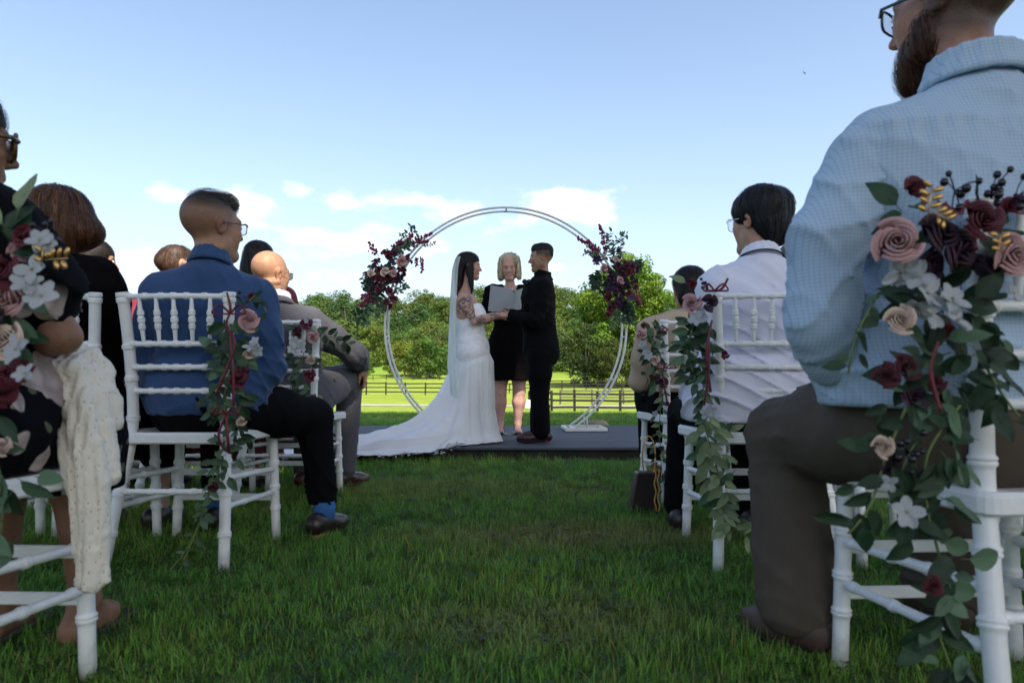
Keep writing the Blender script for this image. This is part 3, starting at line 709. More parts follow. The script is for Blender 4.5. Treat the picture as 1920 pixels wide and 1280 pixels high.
def build_grass():
    pts = []
    def band(y0, y1, dens, sc):
        xw = .82 * y1 + .35; n = int((y1 - y0) * 2 * xw * dens)
        x = rng.uniform(-xw, xw, n); y = rng.uniform(y0, y1, n); ok = np.abs(x) < .82 * y + .35
        ok &= ~((y > STAGE_Y0 - .03) & (y < STAGE_Y1 + .03) & (x > STAGE_X0) & (x < STAGE_X1))
        x, y = x[ok], y[ok]; pts.append(np.stack([x, y, terrain(x, y), np.full(len(x), sc)], 1))
    band(.55, 1.6, 1300, .85); band(1.6, 2.8, 1000, .95); band(2.8, 4.2, 700, 1.05); band(4.2, 7.0, 420, 1.15); band(7.0, 10.5, 200, 1.3); band(10.5, 18, 60, 1.6)
    Pp = np.concatenate(pts); n = len(Pp)
    hvar = 1 + .28 * np.sin(Pp[:, 0] * 3.1 + np.sin(Pp[:, 1] * 2.3)) * np.sin(Pp[:, 1] * 4.3 + 1) + .12 * rng.standard_normal(n)
    s = Pp[:, 3]; rots = np.stack([rng.normal(0, .12, n), rng.normal(0, .12, n), rng.uniform(0, 6.28, n)], 1); sc = np.stack([s, s, s * np.clip(hvar, .5, 1.7)], 1)
    src = [clump(1), clump(2, 22, .052), clump(3, 18, .042, clover=4), clump(4, 20, .046, flat=.9), clump(5, 24, .036, .04), clump(6, 16, .060), clump(7, 12, .032, clover=8)]
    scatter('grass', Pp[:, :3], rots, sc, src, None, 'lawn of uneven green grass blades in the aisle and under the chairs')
build_grass()

# ---------------------------------------------------------------- trees
def leaf_mat(name, c, tr=.3):
    m, nt, b = new_mat(name); N = nt.nodes; L = nt.links
    at = N.new('ShaderNodeAttribute'); at.attribute_name = 'Col'; oi = N.new('ShaderNodeObjectInfo')
    r = N.new('ShaderNodeValToRGB'); L.new(oi.outputs['Random'], r.inputs[0]); e = r.color_ramp.elements
    e[0].color = (.62, .85, .8, 1); e[1].color = (1.35, 1.15, .8, 1); q = e.new(.5); q.color = (.95, 1.0, .9, 1)
    mu = N.new('ShaderNodeMixRGB'); mu.blend_type = 'MULTIPLY'; mu.inputs[0].default_value = 1; L.new(at.outputs['Color'], mu.inputs[1]); L.new(r.outputs[0], mu.inputs[2])
    sc = N.new('ShaderNodeVectorMath'); sc.operation = 'MULTIPLY'; L.new(mu.outputs[0], sc.inputs[0]); sc.inputs[1].default_value = c
    L.new(sc.outputs[0], b.inputs['Base Color']); b.inputs['Roughness'].default_value = .6; b.inputs['Specular IOR Level'].default_value = .2
    t = N.new('ShaderNodeBsdfTranslucent'); L.new(sc.outputs[0], t.inputs[0]); mx = N.new('ShaderNodeMixShader'); mx.inputs[0].default_value = tr
    L.new(b.outputs[0], mx.inputs[1]); L.new(t.outputs[0], mx.inputs[2]); L.new(mx.outputs[0], N['Material Output'].inputs[0]); return m
MAT['foliage'] = leaf_mat('foliage', (1, 1, 1)); MAT['bark'] = material('bark', (.10, .08, .06), .95, .3, 6, .02, 12)
def crown_np(seed, w_, h, z0, nclump, per, leaf, base=(.07, .115, .022), shape=0.8, spread=.16):
    """leaf-sized faces gathered in clumps through an uneven crown"""
    r = np.random.default_rng(seed); cs = []
    while len(cs) < nclump:
        u = r.uniform(-1, 1, 3); rr = math.sqrt((u ** 2).sum())
        if rr > 1: continue
        if rr < .45 and r.random() < .75: continue
        zz = u[2]; taper = 1 - shape * .35 * max(zz, 0) ** 1.5
        lob = 1 + .22 * math.sin(3 * math.atan2(u[1], u[0]) + seed) * (1 - abs(zz)) + .12 * math.sin(5 * zz + seed)
        cs.append([u[0] * w_ / 2 * taper * lob, u[1] * w_ / 2 * taper * lob, z0 + (zz * .5 + .5) * (h - z0)])
    cs = np.array(cs); n = nclump * per; ci = np.repeat(np.arange(nclump), per)
    sz = r.uniform(.6, 1.35, nclump) * w_ * spread
    dirs = r.normal(0, 1, (n, 3)); dirs /= np.linalg.norm(dirs, axis=1)[:, None]; rad = r.uniform(.35, 1.0, n) ** .6
    off = dirs * (rad * sz[ci])[:, None]; off[:, 2] *= .62; c = cs[ci] + off
    nrm = dirs * 1.0 + r.normal(0, .55, (n, 3)) + [0, 0, .35]; nrm /= np.linalg.norm(nrm, axis=1)[:, None]
    t = np.cross(nrm, r.normal(0, 1, (n, 3))); t /= np.linalg.norm(t, axis=1)[:, None]; b2 = np.cross(nrm, t)
    s = leaf * r.uniform(.6, 1.35, n)[:, None]
    V = np.stack([c - t * s, c - b2 * s * .7, c + t * s, c + b2 * s * .7], 1).reshape(-1, 3); F = np.arange(4 * n).reshape(n, 4)
    tone = (r.uniform(.75, 1.25, nclump)[ci] * r.uniform(.8, 1.2, n)); yel = r.uniform(.85, 1.25, nclump)[ci]
    col = np.array(base)[None] * tone[:, None]; col[:, 0] *= yel
    return V, F, np.repeat(col, 4, axis=0), cs
def trunk_mb(h, w_, cs, r0, seed, nl=7):
    mb = MB(); r = random.Random(seed); pts = [Vector((0, 0, -.3))] + [Vector((r.gauss(0, .012 * h) * i / 5, r.gauss(0, .012 * h) * i / 5, h * .75 * i / 5)) for i in range(1, 6)]
    mb.tube(pts, [r0 * 1.35, r0 * .95, r0 * .8, r0 * .6, r0 * .4, r0 * .15], 8)
    for i in range(nl):
        c = Vector(cs[r.randrange(len(cs))]); a = pts[1 + i % 4]; m = a.lerp(c, .5) + Vector((0, 0, .04 * h)); mb.tube([a, m, c], [r0 * .35, r0 * .2, r0 * .06], 5)
    return mb
def tree_meshes(name, seed, w_, h, z0, nclump, per, leaf, base, r0, gaps=None, pose=None, **k):
    V, F, C, cs = crown_np(seed, w_, h, z0, nclump, per, leaf, base, **k)
    if gaps:        # leaves cut away along sun rays so that light falls on chosen spots
        (x, y, rz) = pose; q = V.reshape(-1, 4, 3).mean(axis=1); c_, s_ = math.cos(rz), math.sin(rz)
        W_ = np.stack([x + q[:, 0] * c_ - q[:, 1] * s_, y + q[:, 0] * s_ + q[:, 1] * c_, q[:, 2]], 1); sd = np.array(SUN_DIR); keep = np.ones(len(q), bool)
        for (g, rad) in gaps:
            o = W_ - np.array(g); d = np.linalg.norm(o - (o @ sd)[:, None] * sd, axis=1); keep &= d > rad
        V = V.reshape(-1, 4, 3)[keep].reshape(-1, 3); C = C.reshape(-1, 4, 3)[keep].reshape(-1, 3); F = np.arange(len(V)).reshape(-1, 4)
    cm = mesh_np('crown', V, F, False, C); cm.materials.append(MAT['foliage'])
    tm = trunk_mb(h, w_, cs, r0, seed).mesh('trunk'); tm.materials.append(MAT['bark']); return cm, tm
def put_tree(name, meshes, x, y, label, group=None, s=1.0, rz=0.0, z=None, cat='tree', sx=1.0):
    e = empty(name, (x, y, tz(x, y) if z is None else z), label, cat, group, rz); e.scale = (s * sx, s * sx, s)
    link('crown', meshes[0], None, e); link('trunk', meshes[1], None, e); return e
WOOD = [tree_meshes('wood', 20 + i, 11.5 + i % 3, 13 + (i % 4), .4, 90, 72, .26, b, .28, shape=.5 + .2 * (i % 3)) for i, b in enumerate([(.075, .12, .022), (.055, .10, .022), (.09, .125, .02), (.065, .105, .03), (.05, .085, .02), (.085, .13, .03)])]
def build_woods():
    r = random.Random(5)
    lab = 'broadleaf tree in the mass of woodland covering the far hillside'
    grp = 'trees of the wooded hillside'
    rows = [(190, 7.5, 0), (202, 8.0, 1), (217, 8.5, 2), (233, 9.5, 3), (250, 10.5, 4), (268, 11.0, 5), (287, 11.5, 6), (306, 11.5, 7)]
    for (D, sp, k) in rows:
        x = -D * .79 + r.uniform(0, sp)
        while x < D * .79:
            xx = x + r.uniform(-2.5, 2.5); yy = D + r.uniform(-6, 6); px = 960 + xx / yy * 1280
            x += sp * r.uniform(.9, 1.25)
            if 678 < px < 742 and D < 236: continue        # the grassy slope left of the arch
            s = r.uniform(.78, 1.06) * (1.0 if k < 5 else 1.05)
            if D < 205: s *= .66
            hidden = px < 200 and px > -400 and False
            put_tree('broadleaf_tree', WOOD[r.randrange(len(WOOD))], xx, yy, lab, grp, s, r.uniform(0, 6.28), z=tz(xx, yy) - 2.4 * s, sx=1.15 if k < 3 else 1.25)
build_woods()
def build_near_trees():
    def at(px, D): return gx(px, D)
    big = tree_meshes('big', 61, 14.5, 20.0, 1.5, 230, 210, .18, (.105, .17, .018), .45, shape=1.0, spread=.115)
    put_tree('poplar_tree', big, at(1178, 112), 112, 'tall bright yellow-green tree behind the right flowers of the arch', s=1.1)
    dk = tree_meshes('dark', 63, 11, 12, .3, 90, 90, .2, (.032, .055, .016), .35, shape=.4)
    put_tree('dark_tree', dk, at(1098, 108), 108, 'dark green bushy tree at the lower left of the tall yellow-green tree', s=.82)
    put_tree('dark_tree', dk, at(1238, 106), 106, 'dark green tree at the lower right of the tall yellow-green tree', s=.85, rz=2.0)
    put_tree('dark_tree', dk, at(1150, 104), 104, 'low dark tree at the foot of the tall yellow-green tree', s=.62, rz=4.0)
    rd = tree_meshes('round', 66, 12, 13, .6, 110, 80, .24, (.085, .125, .02), .35, shape=.3, spread=.13)
    put_tree('broadleaf_tree', rd, at(806, 165), 165, 'round sunlit tree just left of the long veil', s=.92, z=tz(-19, 165) - 1.6)
    put_tree('broadleaf_tree', rd, at(760, 178), 178, 'darker rounded tree between the veil and the grassy slope', s=.82, rz=2.2, z=tz(-27, 178) - 1.6)
    put_tree('broadleaf_tree', rd, at(700, 205), 205, 'round tree standing over the bright grassy slope left of the arch', s=.95, rz=1.1, z=5)
    put_tree('broadleaf_tree', rd, at(655, 172), 172, 'tree with lit top beside the elbow of the grey-suited man', s=.8, rz=3.3)
    put_tree('bright_bush', rd, at(684, 168), 168, 'small bright yellow-green bush at the left foot of the grassy slope', cat='bush', s=.4, rz=4.3)
    put_tree('bright_bush', rd, at(1128, 118), 118, 'light green bush in front of the wood right of the groom', cat='bush', s=.38, rz=.3)
    # the tall shade trees behind the photographer, whose shadow covers the ceremony
    gaps = [(P(492, 496, 3.5), .32), (P(183, 488, 3.6), .36), (P(955, 765, 6.5), .36), (P(655, 640, 3.7), .34), (P(1535, 960, 2.2), .3), (P(270, 870, 4.5), .5)]
    sx, sy = SUN_DIR.x / SUN_DIR.z, SUN_DIR.y / SUN_DIR.z
    for i, (tx, ty) in enumerate(((-5.0, 2.5), (4.6, 3.0), (0.0, 9.0), (10.5, 8.5), (-10.5, 8.0))):
        x, y = tx + sx * 19.5, ty + sy * 19.5
        sh = tree_meshes('shade', 71 + i, 14.5, 25, 14, 170, 60, .34, (.06, .10, .02), .4, gaps=gaps, pose=(x, y, i * 1.3), shape=.2, spread=.13)
        put_tree('shade_tree', sh, x, y, 'tall leafy tree behind the photographer shading the ceremony', 'shade trees behind the photographer', 1.0, i * 1.3, z=0)
build_near_trees()

# ---------------------------------------------------------------- fences
MAT['fence_wood'] = material('fence_wood', (.006, .0045, .004), .85, .3, 5, .004, 30)
MAT['fence_grey'] = material('fence_grey', (.07, .058, .05), .9, .3, 5, .004, 30)
def fence(a, b, spacing, h, rails, label, mat, rail_h=.14, post_w=.14, group=None):
    a = Vector(a); b = Vector(b); n = max(2, int(round((b - a).length / spacing))); o = empty('paddock_fence', (a.x, a.y, tz(a.x, a.y)), label, 'fence', group); O = o.location
    pts = []; r = random.Random(int(a.x * 7 + a.y))
    for i in range(n + 1):
        p = a.lerp(b, i / n); p = Vector((p.x, p.y, tz(p.x, p.y))); pts.append(p)
    pm = MB(); pm.box((0, 0, h / 2 - .15), (post_w, post_w, h + .3), bevel=.015); pme = pm.mesh('post', False)
    for p in pts:
        q = link('post', pme, mat, o, p - O); q.rotation_euler = (r.gauss(0, .02), r.gauss(0, .02), 0); q.scale = (1, 1, r.uniform(.96, 1.06))
    rm = MB(); rm.box((.5, 0, 0), (1.0, .04, rail_h)); rme = rm.mesh('rail', False)
    for i in range(n):
        for k, z in enumerate(rails):
            p0 = pts[i] + Vector((0, 0, z + r.gauss(0, .015))); p1 = pts[i + 1] + Vector((0, 0, z + r.gauss(0, .015))); d = p1 - p0
            q = link('rail', rme, mat, o, p0 - O + Vector((0, -post_w * .5 - .022, 0))); q.scale = (d.length * .995, 1, 1); q.rotation_euler = Vector((1, 0, 0)).rotation_difference(d).to_euler()
FW, FG = MAT['fence_wood'], MAT['fence_grey']
def fx(px, D): return (gx(px, D), D)
fence((*fx(1034, 40), 0), (*fx(1330, 40.5), 0), 1.35, 1.2, (.25, .62, 1.0), 'near dark three-rail paddock fence on the right behind the arch base', FW, .13)
fence((*fx(992, 46), 0), (*fx(1034, 40), 0), 2.4, 1.15, (.3, .68, 1.05), 'short dark fence section running back beside the right side of the groom', FW, .12)
fence((*fx(1050, 55), 0), (*fx(1400, 56), 0), 2.6, 1.15, (.55, 1.05), 'weathered grey two-rail fence between the near and the far paddock fence', FG, .12)
fence((*fx(985, 94), 0), (*fx(1400, 99), 0), 1.75, 1.35, (.35, .8, 1.25), 'far paddock fence of many small posts behind the arch on the right', FW, .13)
fence((*fx(470, 76), 0), (*fx(835, 75), 0), 2.25, 1.4, (.35, .8, 1.25), 'dark three-rail fence across the field between the grey suit and the veil', FW, .13)
fence((*fx(400, 150), 0), (*fx(850, 150), 0), 2.9, 1.25, (.4, 1.1), 'thin distant fence at the foot of the wood on the left', FW, .13)
fence((*fx(925, 84), 0), (*fx(985, 84), 0), 2.0, 1.2, (.4, 1.1), 'piece of distant fence seen between the legs of the officiant', FW, .13)
mb = MB(); mb.box((0, 0, .28), (.42, .1, .56), bevel=.02, rot=Matrix.Rotation(.2, 3, 'Y')); 
o = mb.build('sign_board', MAT['white_resin'], smooth=False); o.location = (gx(992, 43.5), 43.5, tz(1, 43.5) + .05); tag(o, 'small white leaning board in the field beside the trousers of the groom', 'board')

# ---------------------------------------------------------------- stage and arch
def build_stage():
    m = material('stage_deck', (.068, .074, .088), .8, .16, 2.2, .002, 60); sm = material('stage_edge', (.028, .024, .022), .9, .3, 6, .004, 40)
    o = empty('stage', (0, (STAGE_Y0 + STAGE_Y1) / 2, 0), 'low flat dark grey stage under the couple at the end of the aisle', 'stage')
    oy = o.location.y; mb = MB(); mb.box((.15, 0, STAGE_Z - .012), (STAGE_X1 - STAGE_X0, STAGE_Y1 - STAGE_Y0, .024), bevel=.006); mb.build('deck', m, o, smooth=False)
    mb = MB(); mb.box((.15, 0, (STAGE_Z - .024) / 2 - .02), (STAGE_X1 - STAGE_X0 - .06, STAGE_Y1 - STAGE_Y0 - .06, STAGE_Z + .012), bevel=.004); mb.build('side_board', sm, o, smooth=False)
build_stage()
AC, AR, AY = Vector((gx(949, 7.0), 7.0, 1.150)), 1.222, 7.0
def build_arch():
    yaw = R(2.0)
    o = empty('wedding_arch', (AC.x, AY, STAGE_Z), 'large white double-hoop metal arch standing on the stage behind the couple', 'arch', rz=yaw)
    zc = AC.z - STAGE_Z; a0 = math.asin((zc - .03) / AR)
    def ring(dy, r, nm, dz=0):
        mb = MB(); pts = []
        for i in range(97):
            a = -a0 + (math.pi + 2 * a0) * i / 96; pts.append(Vector((r * math.cos(a), dy, zc + dz + r * math.sin(a))))
        mb.tube(pts, .0115, 8); mb.build('hoop', MAT['white_metal'], o); return pts
    p1 = ring(-.11, AR, 'a'); p2 = ring(.11, AR - .002, 'b', .015)
    for k in (10, 17, 48, 79, 86):
        mb = MB(); mb.tube([p1[k], p2[k]], .009, 6); mb.build('cross_bar', MAT['white_metal'], o)
    for sx in (-1, 1):
        xb = sx * math.sqrt(AR ** 2 - (zc - .03) ** 2); f = MB(); cx = xb + sx * .12
        x0, x1 = cx - .21, cx + .21; z = .022
        for (p, q) in (((x0, -.2, z), (x1, -.2, z)), ((x0, .2, z), (x1, .2, z))): f.box(((p[0] + q[0]) / 2, p[1], z), (x1 - x0, .035, .035), bevel=.004)
        for xx in (x0 + .0175, x1 - .0175): f.box((xx, 0, z), (.034, .362, .033), bevel=.004)
        fo = f.build('base_frame', MAT['white_metal'], o, smooth=False)
        for dy in (-.11, .11):
            mb = MB(); xs = xb + sx * .14; aa = math.acos(min(1, abs(xs) / AR)); zz = zc - AR * math.sin(aa); mb.tube([(xs, dy, .04), (xs, dy, zz)], .008, 6); mb.build('strut', MAT['white_metal'], o)
            mb = MB(); mb.box((xb + sx * .03, dy, .0), (.04, .05, .02)); 
        mb = MB(); mb.box((xb + sx * .0, 0, .022), (.03, .36, .03), bevel=.003); mb.build('foot_bar', MAT['white_metal'], o, smooth=False)
build_arch()
def build_log():
    mb = MB(); y = 7.35; x0, x1 = gx(1098, y), gx(1136, y); c = (x0 + x1) / 2; L = x1 - x0
    pts = [Vector(((i / 9 - .5) * L * 1.15, .02 * math.sin(i), .045 + .004 * math.sin(2 * i))) for i in range(10)]
    mb.tube(pts, [.012, .030, .038, .040, .041, .038, .038, .034, .028, .010], 9)
    mb.box((.08, 0, .028), (L * .5, .1, .05), bevel=.02)
    o = mb.build('log', material('driftwood', (.30, .25, .17), .9, .3, 20, .004, 50, stretch=(1, 6, 6))); o.location = (c, y, STAGE_Z + .002); tag(o, 'short pale log lying behind the right base plate of the arch', 'log')
build_log()
mb = MB(); mb.tube([(-.16, 0, .05), (-.07, .02, .0), (0, 0, .0), (.07, .02, .01), (.15, -.01, .07)], [.004, .018, .022, .018, .004], 6); mb.ball((0, -.05, 0), .025, 6, 4, (.7, 2.2, .7))
o = mb.build('bird', MAT['berry']); o.location = P(1508, 137, 60); o.scale = (1.6,) * 3; o.rotation_euler = (0, R(40), R(30)); tag(o, 'tiny dark bird high in the sky right of the centre', 'bird')
# ---------------------------------------------------------------- chairs
def node_tube(pts, rad, nodes, seg=12, bead=.0032):
    """bamboo-turned rod: a smooth path with raised double rings at the given fractions"""
    pts = [Vector(p) for p in pts]; d = [0]
    for i in range(1, len(pts)): d.append(d[-1] + (pts[i] - pts[i - 1]).length)
    Lt = d[-1]
    def at(t):
        s = t * Lt
        for i in range(1, len(pts)):
            if s <= d[i] + 1e-9: k = (s - d[i - 1]) / (d[i] - d[i - 1]); return pts[i - 1].lerp(pts[i], k), k, i
        return pts[-1], 1, len(pts) - 1
    rr = rad if hasattr(rad, '__len__') else [rad] * len(pts)
    ts = set([i / 24 for i in range(25)]); w_ = .004 / Lt
    for n in nodes:
        for q in (-4, -2.6, -1.6, -.6, 0, .6, 1.6, 2.6, 4): ts.add(min(1, max(0, n + q * w_)))
    ts = sorted(ts); P2 = []; R2 = []
    for t in ts:
        p, k, i = at(t); r0 = rr[i - 1] * (1 - k) + rr[i] * k; b = 0
        for n in nodes:
            q = abs(t - n) / w_; b = max(b, bead * (1 if .4 < q < 1.8 else (.35 if q <= .4 else 0)) + bead * .35 * max(0, 1 - q / 4.2))
        P2.append(p); R2.append(r0 + b)
    mb = MB(); mb.tube(P2, R2, seg); return mb
def curve3(p, n=14):
    p = [Vector(a) for a in p]; out = []
    for i in range(len(p) - 1):
        a = p[max(i - 1, 0)]; b = p[i]; c = p[i + 1]; d = p[min(i + 2, len(p) - 1)]
        for k in range(n):
            t = k / n; out.append(.5 * ((2 * b) + (c - a) * t + (2 * a - 5 * b + 4 * c - d) * t * t + (3 * b - a - 3 * c + d) * t ** 3))
    out.append(p[-1]); return out
CHAIR = []
def build_chair_meshes():
    W = MAT['white_resin']
    def add(name, mb, smooth=True):
        me = mb.mesh(name, smooth)
        me.materials.append(W); CHAIR.append((name, me))
    for sx in (-1, 1):
        path = curve3([(sx * .197, -.065, 0), (sx * .180, -.025, .22), (sx * .160, .012, .43), (sx * .160, .010, .58), (sx * .170, -.008, .76), (sx * .181, -.032, .915)])
        add('rear_post', node_tube(path, [.0175] + [.018] * (len(path) - 2) + [.0165], (.13, .27, .385, .54, .685, .80, .972, .992)))
        path = curve3([(sx * .197, .405, 0), (sx * .190, .397, .2), (sx * .183, .385, .415)])
        add('front_leg', node_tube(path, [.0155] + [.017] * (len(path) - 2) + [.0175], (.30, .49, .72, .97)))
    def rod(name, a, b, r, nodes, bow=0):
        a = Vector(a); b = Vector(b); m = (a + b) / 2 + Vector((0, bow, 0)); add(name, node_tube(curve3([a, m, b], 6), r, nodes, 10, .0022))
    py = lambda z: np.interp(z, [0, .22, .43, .58, .76, .915], [-.065, -.025, .012, .010, -.008, -.032]); pxx = lambda z: np.interp(z, [0, .22, .43, .58, .76, .915], [.197, .18, .16, .16, .17, .181])
    nd = (.06, .22, .38, .5, .62, .78, .94)
    for nm, z in (('top_rail', .900), ('rail', .742), ('rail', .664), ('rail', .584)): rod(nm, (-pxx(z), py(z), z), (pxx(z), py(z), z), .0095, nd, -.018)
    for i in range(5):
        t = (i + 1) / 6; xt = (-.18 + .36 * t); xb = (-.168 + .336 * t); bw = -.018 * (1 - (2 * t - 1) ** 2)
        a = Vector((xb, py(.742) + bw, .748)); b = Vector((xt, py(.900) + bw, .896)); add('spindle', node_tube([a, a.lerp(b, .5), b], [.0055, .0095, .0055], (.34, .5, .66), 10, .0025))
    rod('stretcher', (-.176, -.018, .252), (.176, -.018, .252), .0095, (.06, .3, .5, .7, .94))
    for sx in (-1, 1):
        for z0, z1 in ((.295, .275), (.205, .185)): rod('stretcher', (sx * pxx(z0) * 1.0, py(z0), z0), (sx * .188, .392, z1), .0098, (.08, .34, .6, .92))
    for z in (.262, .165):
        mb = MB(); mb.box((0, .395, z), (.36, .012, .026), bevel=.003); add('stretcher', mb, False)
    # seat: bevelled frame with rounded corners and a slightly dished top
    mb = MB(); ang = []
    def outline(k):
        pts = []
        for (cx, cy, a0, rx) in ((.190, .395, 0, .035), (-.190, .395, 90, .035), (-.158, .005, 180, .03), (.158, .005, 270, .03)):
            for q in range(5):
                a = R(a0 + 90 * q / 4); pts.append((cx + (math.cos(a)) * (rx - k) - (0), cy + math.sin(a) * (rx - k)))
        return pts
    def sh(k, z, f=1): return [Vector((x * f, .2 + (y - .2) * f, z)) for x, y in outline(k)]
    rows = [sh(.006, .408), sh(0, .413), sh(0, .438), sh(.007, .446), sh(.012, .446, .9), sh(.012, .440, .84), sh(.012, .438, .3)]
    mb.grid(rows, True); n = len(mb.v); mb.f.append(tuple(range(n - 20, n))); mb.f.append(tuple(range(19, -1, -1)))
    add('seat', mb, False)
build_chair_meshes()
_first = {}
def place_chair(x, y, rz, label, z=0.0):
    e = empty('banquet_chair', (x, y, z), label, 'chair', 'white bamboo-style chairs in rows beside the aisle', R(rz))
    for nm, me in CHAIR: link(nm, me, None, e)
    return e
ROWL = {1: 1.10, 2: 2.305, 3: 3.36, 4: 4.25}; ROWR = {1: 1.115, 2: 2.30, 3: 3.38}
CH = {}
def CX(k, x, y, rz, lab): CH[k] = place_chair(x, y, rz, lab)
CX('L1', -1.100, ROWL[1] - .03, -2, 'nearest white chair at the left edge, under the woman in the floral dress')
CX('L2', -1.125, ROWL[2], -1, 'white chair behind the man in the blue shirt')
CX('L2b', -1.585, ROWL[2] + .01, 1, 'white chair under the woman with the brown bob')
CX('L2c', -2.05, ROWL[2] + .02, 1, 'white chair farthest left in the row of the brown-haired woman')
CX('L3', -1.135, ROWL[3], 0, 'white chair behind the bald man in the grey suit')
CX('L3b', -1.60, ROWL[3], 2, 'white chair just left of the chair of the bald man')
CX('L3c', -2.06, ROWL[3] + .03, -2, 'white chair in the third row under the person with light brown hair')
CX('L3d', -2.52, ROWL[3] + .04, 1, 'white chair in the third row under the dark-haired woman in profile')
CX('L4b', -1.50, ROWL[4], 0, 'white front-row chair beyond the bald man')
CX('R1', .925, ROWR[1], 3, 'nearest white chair at the right edge, with the largest flowers')
CX('R1b', 1.40, ROWR[1] + .02, 3, 'white chair cut by the right edge beside the bearded man')
CX('R2', .865, ROWR[2], -2, 'white chair behind the boy in the white shirt')
CX('R2b', 1.345, ROWR[2] + .05, 2, 'white chair in the second row hidden behind the thigh of the bearded man')
CX('R2c', 1.82, ROWR[2] + .05, 0, 'white chair of the second row near the right edge')
CX('R3', .925, ROWR[3], 2, 'small-looking white chair with the person in the beige jacket')
CX('R3b', 1.40, ROWR[3] + .05, 0, 'white chair in the third row beyond the boy in the white shirt')

# ---------------------------------------------------------------- flowers and leaves
def rose_mesh(seed, open_=1.0, n=17):
    """unit rose of radius about 1, facing +Z: spiralling cupped petals with rolled rims; shade in the gaps is painted into the colour"""
    r = random.Random(seed); mb = MB()
    for i in range(n):
        t = i / (n - 1); a = i * 2.2 + r.uniform(-.25, .25); rad = .08 + .78 * t; span = 1.5 - .75 * t; top = .62 - .42 * t ** 1.2; bot = -.55; roll = .05 + .16 * t
        rows = []; k0 = len(mb.v); sp = .16 + .05 * r.random()
        for v in range(7):
            tv = v / 6; row = []
            for u in range(7):
                tu = u / 6 * 2 - 1; ang = a + tu * span; rim = 1 - .30 * abs(tu) ** 2.5 + .03 * math.sin(4 * tu + i * 2)
                tz_ = min(tv, .84) / .84; z = bot + (top - bot) * tz_ * rim
                rr = rad * (.42 + .58 * tz_ ** .7) * (1 + sp * tu * (.6 if t > .3 else 1.2))
                if tv > .84: rr += roll; z -= .02 + .06 * t
                elif tv > .66: rr += roll * .25
                row.append(Vector((rr * math.cos(ang), rr * math.sin(ang), z)))
            rows.append(row)
        mb.grid(rows)
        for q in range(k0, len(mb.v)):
            tv = ((q - k0) // 7) / 6; f = (.30 + .75 * tv ** 1.3) * (.85 + .2 * t); g_ = .70 + .30 * tv; mb.c[q] = (f, f * g_, f * g_)  # petal colour darkened inward to stand for shade, lightened at the rims
    return mb.mesh('rose', True, True)
def blossom_mesh(seed, petals=5):
    r = random.Random(seed); mb = MB()
    for i in range(petals):
        a = i * 6.283 / petals + r.uniform(-.2, .2); rows = []; ti = r.uniform(.05, .45)
        for v in range(5):
            tv = v / 4; w_ = .38 * math.sin(math.pi * min(1, tv * .85 + .08)) ** .7; row = []
            for u in (-1, -.5, 0, .5, 1):
                rr = .06 + tv * .95; x = rr; y = u * w_; z = ti * tv + .14 * u * u * (tv) - .12 * tv * tv + .05 * math.sin(4 * u + i)
                row.append(Vector((x * math.cos(a) - y * math.sin(a), x * math.sin(a) + y * math.cos(a), z)))
            rows.append(row)
        mb.grid(rows)
    mb.ball((0, 0, .07), .10, 6, 4, col=(.85, .75, .45)); return mb.mesh('blossom', True, True)
def leaf_mesh(seed, wid=.42, fold=.25, curl=.35, nv=7):
    r = random.Random(seed); mb = MB(); rows = []
    for v in range(nv):
        t = v / (nv - 1); w_ = wid * math.sin(math.pi * t ** .85) ** .8 * (1 - .12 * t) if 0 < t < 1 else .012; row = []
        zc = -curl * t * t + .04 * math.sin(6 * t + seed)
        for u in (-1, -.5, 0, .5, 1): row.append(Vector((t, u * w_ * .5, zc + fold * abs(u) * w_ * .6 + .02 * math.sin(9 * t + 4 * u + seed))))
        rows.append(row)
    mb.grid(rows); mb.tube([(-.22, 0, .02), (0, 0, 0), (.5, 0, -curl * .25 - .006)], [.014, .012, .006], 4); return mb.mesh('leaf', True)
ROSES = {}
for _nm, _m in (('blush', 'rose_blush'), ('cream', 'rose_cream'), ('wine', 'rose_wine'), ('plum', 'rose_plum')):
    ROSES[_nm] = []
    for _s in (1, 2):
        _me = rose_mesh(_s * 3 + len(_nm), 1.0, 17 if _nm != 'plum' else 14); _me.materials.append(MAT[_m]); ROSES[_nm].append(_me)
BLOS = []
for _s in (1, 2):
    _me = blossom_mesh(_s, 5 if _s == 1 else 4); _me.materials.append(MAT['petal_white']); BLOS.append(_me)
LEAVES = {}
for _k, _m, _w, _f in (('sage', 'leaf_sage', .55, .2), ('dark', 'leaf_dark', .58, .3), ('pale', 'leaf_pale', .5, .2)):
    LEAVES[_k] = []
    for _s in (1, 2, 3):
        _me = leaf_mesh(_s, _w * (1, .85, 1.15)[_s - 1], _f, (.3, .1, .5)[_s - 1]); _me.materials.append(MAT[_m]); LEAVES[_k].append(_me)
def orient(o, nrm, roll=0.0):
    n = Vector(nrm).normalized(); q = n.to_track_quat('Z', 'Y'); from mathutils import Quaternion
    o.rotation_mode = 'QUATERNION'; o.rotation_quaternion = q @ Quaternion((0, 0, 1), roll)
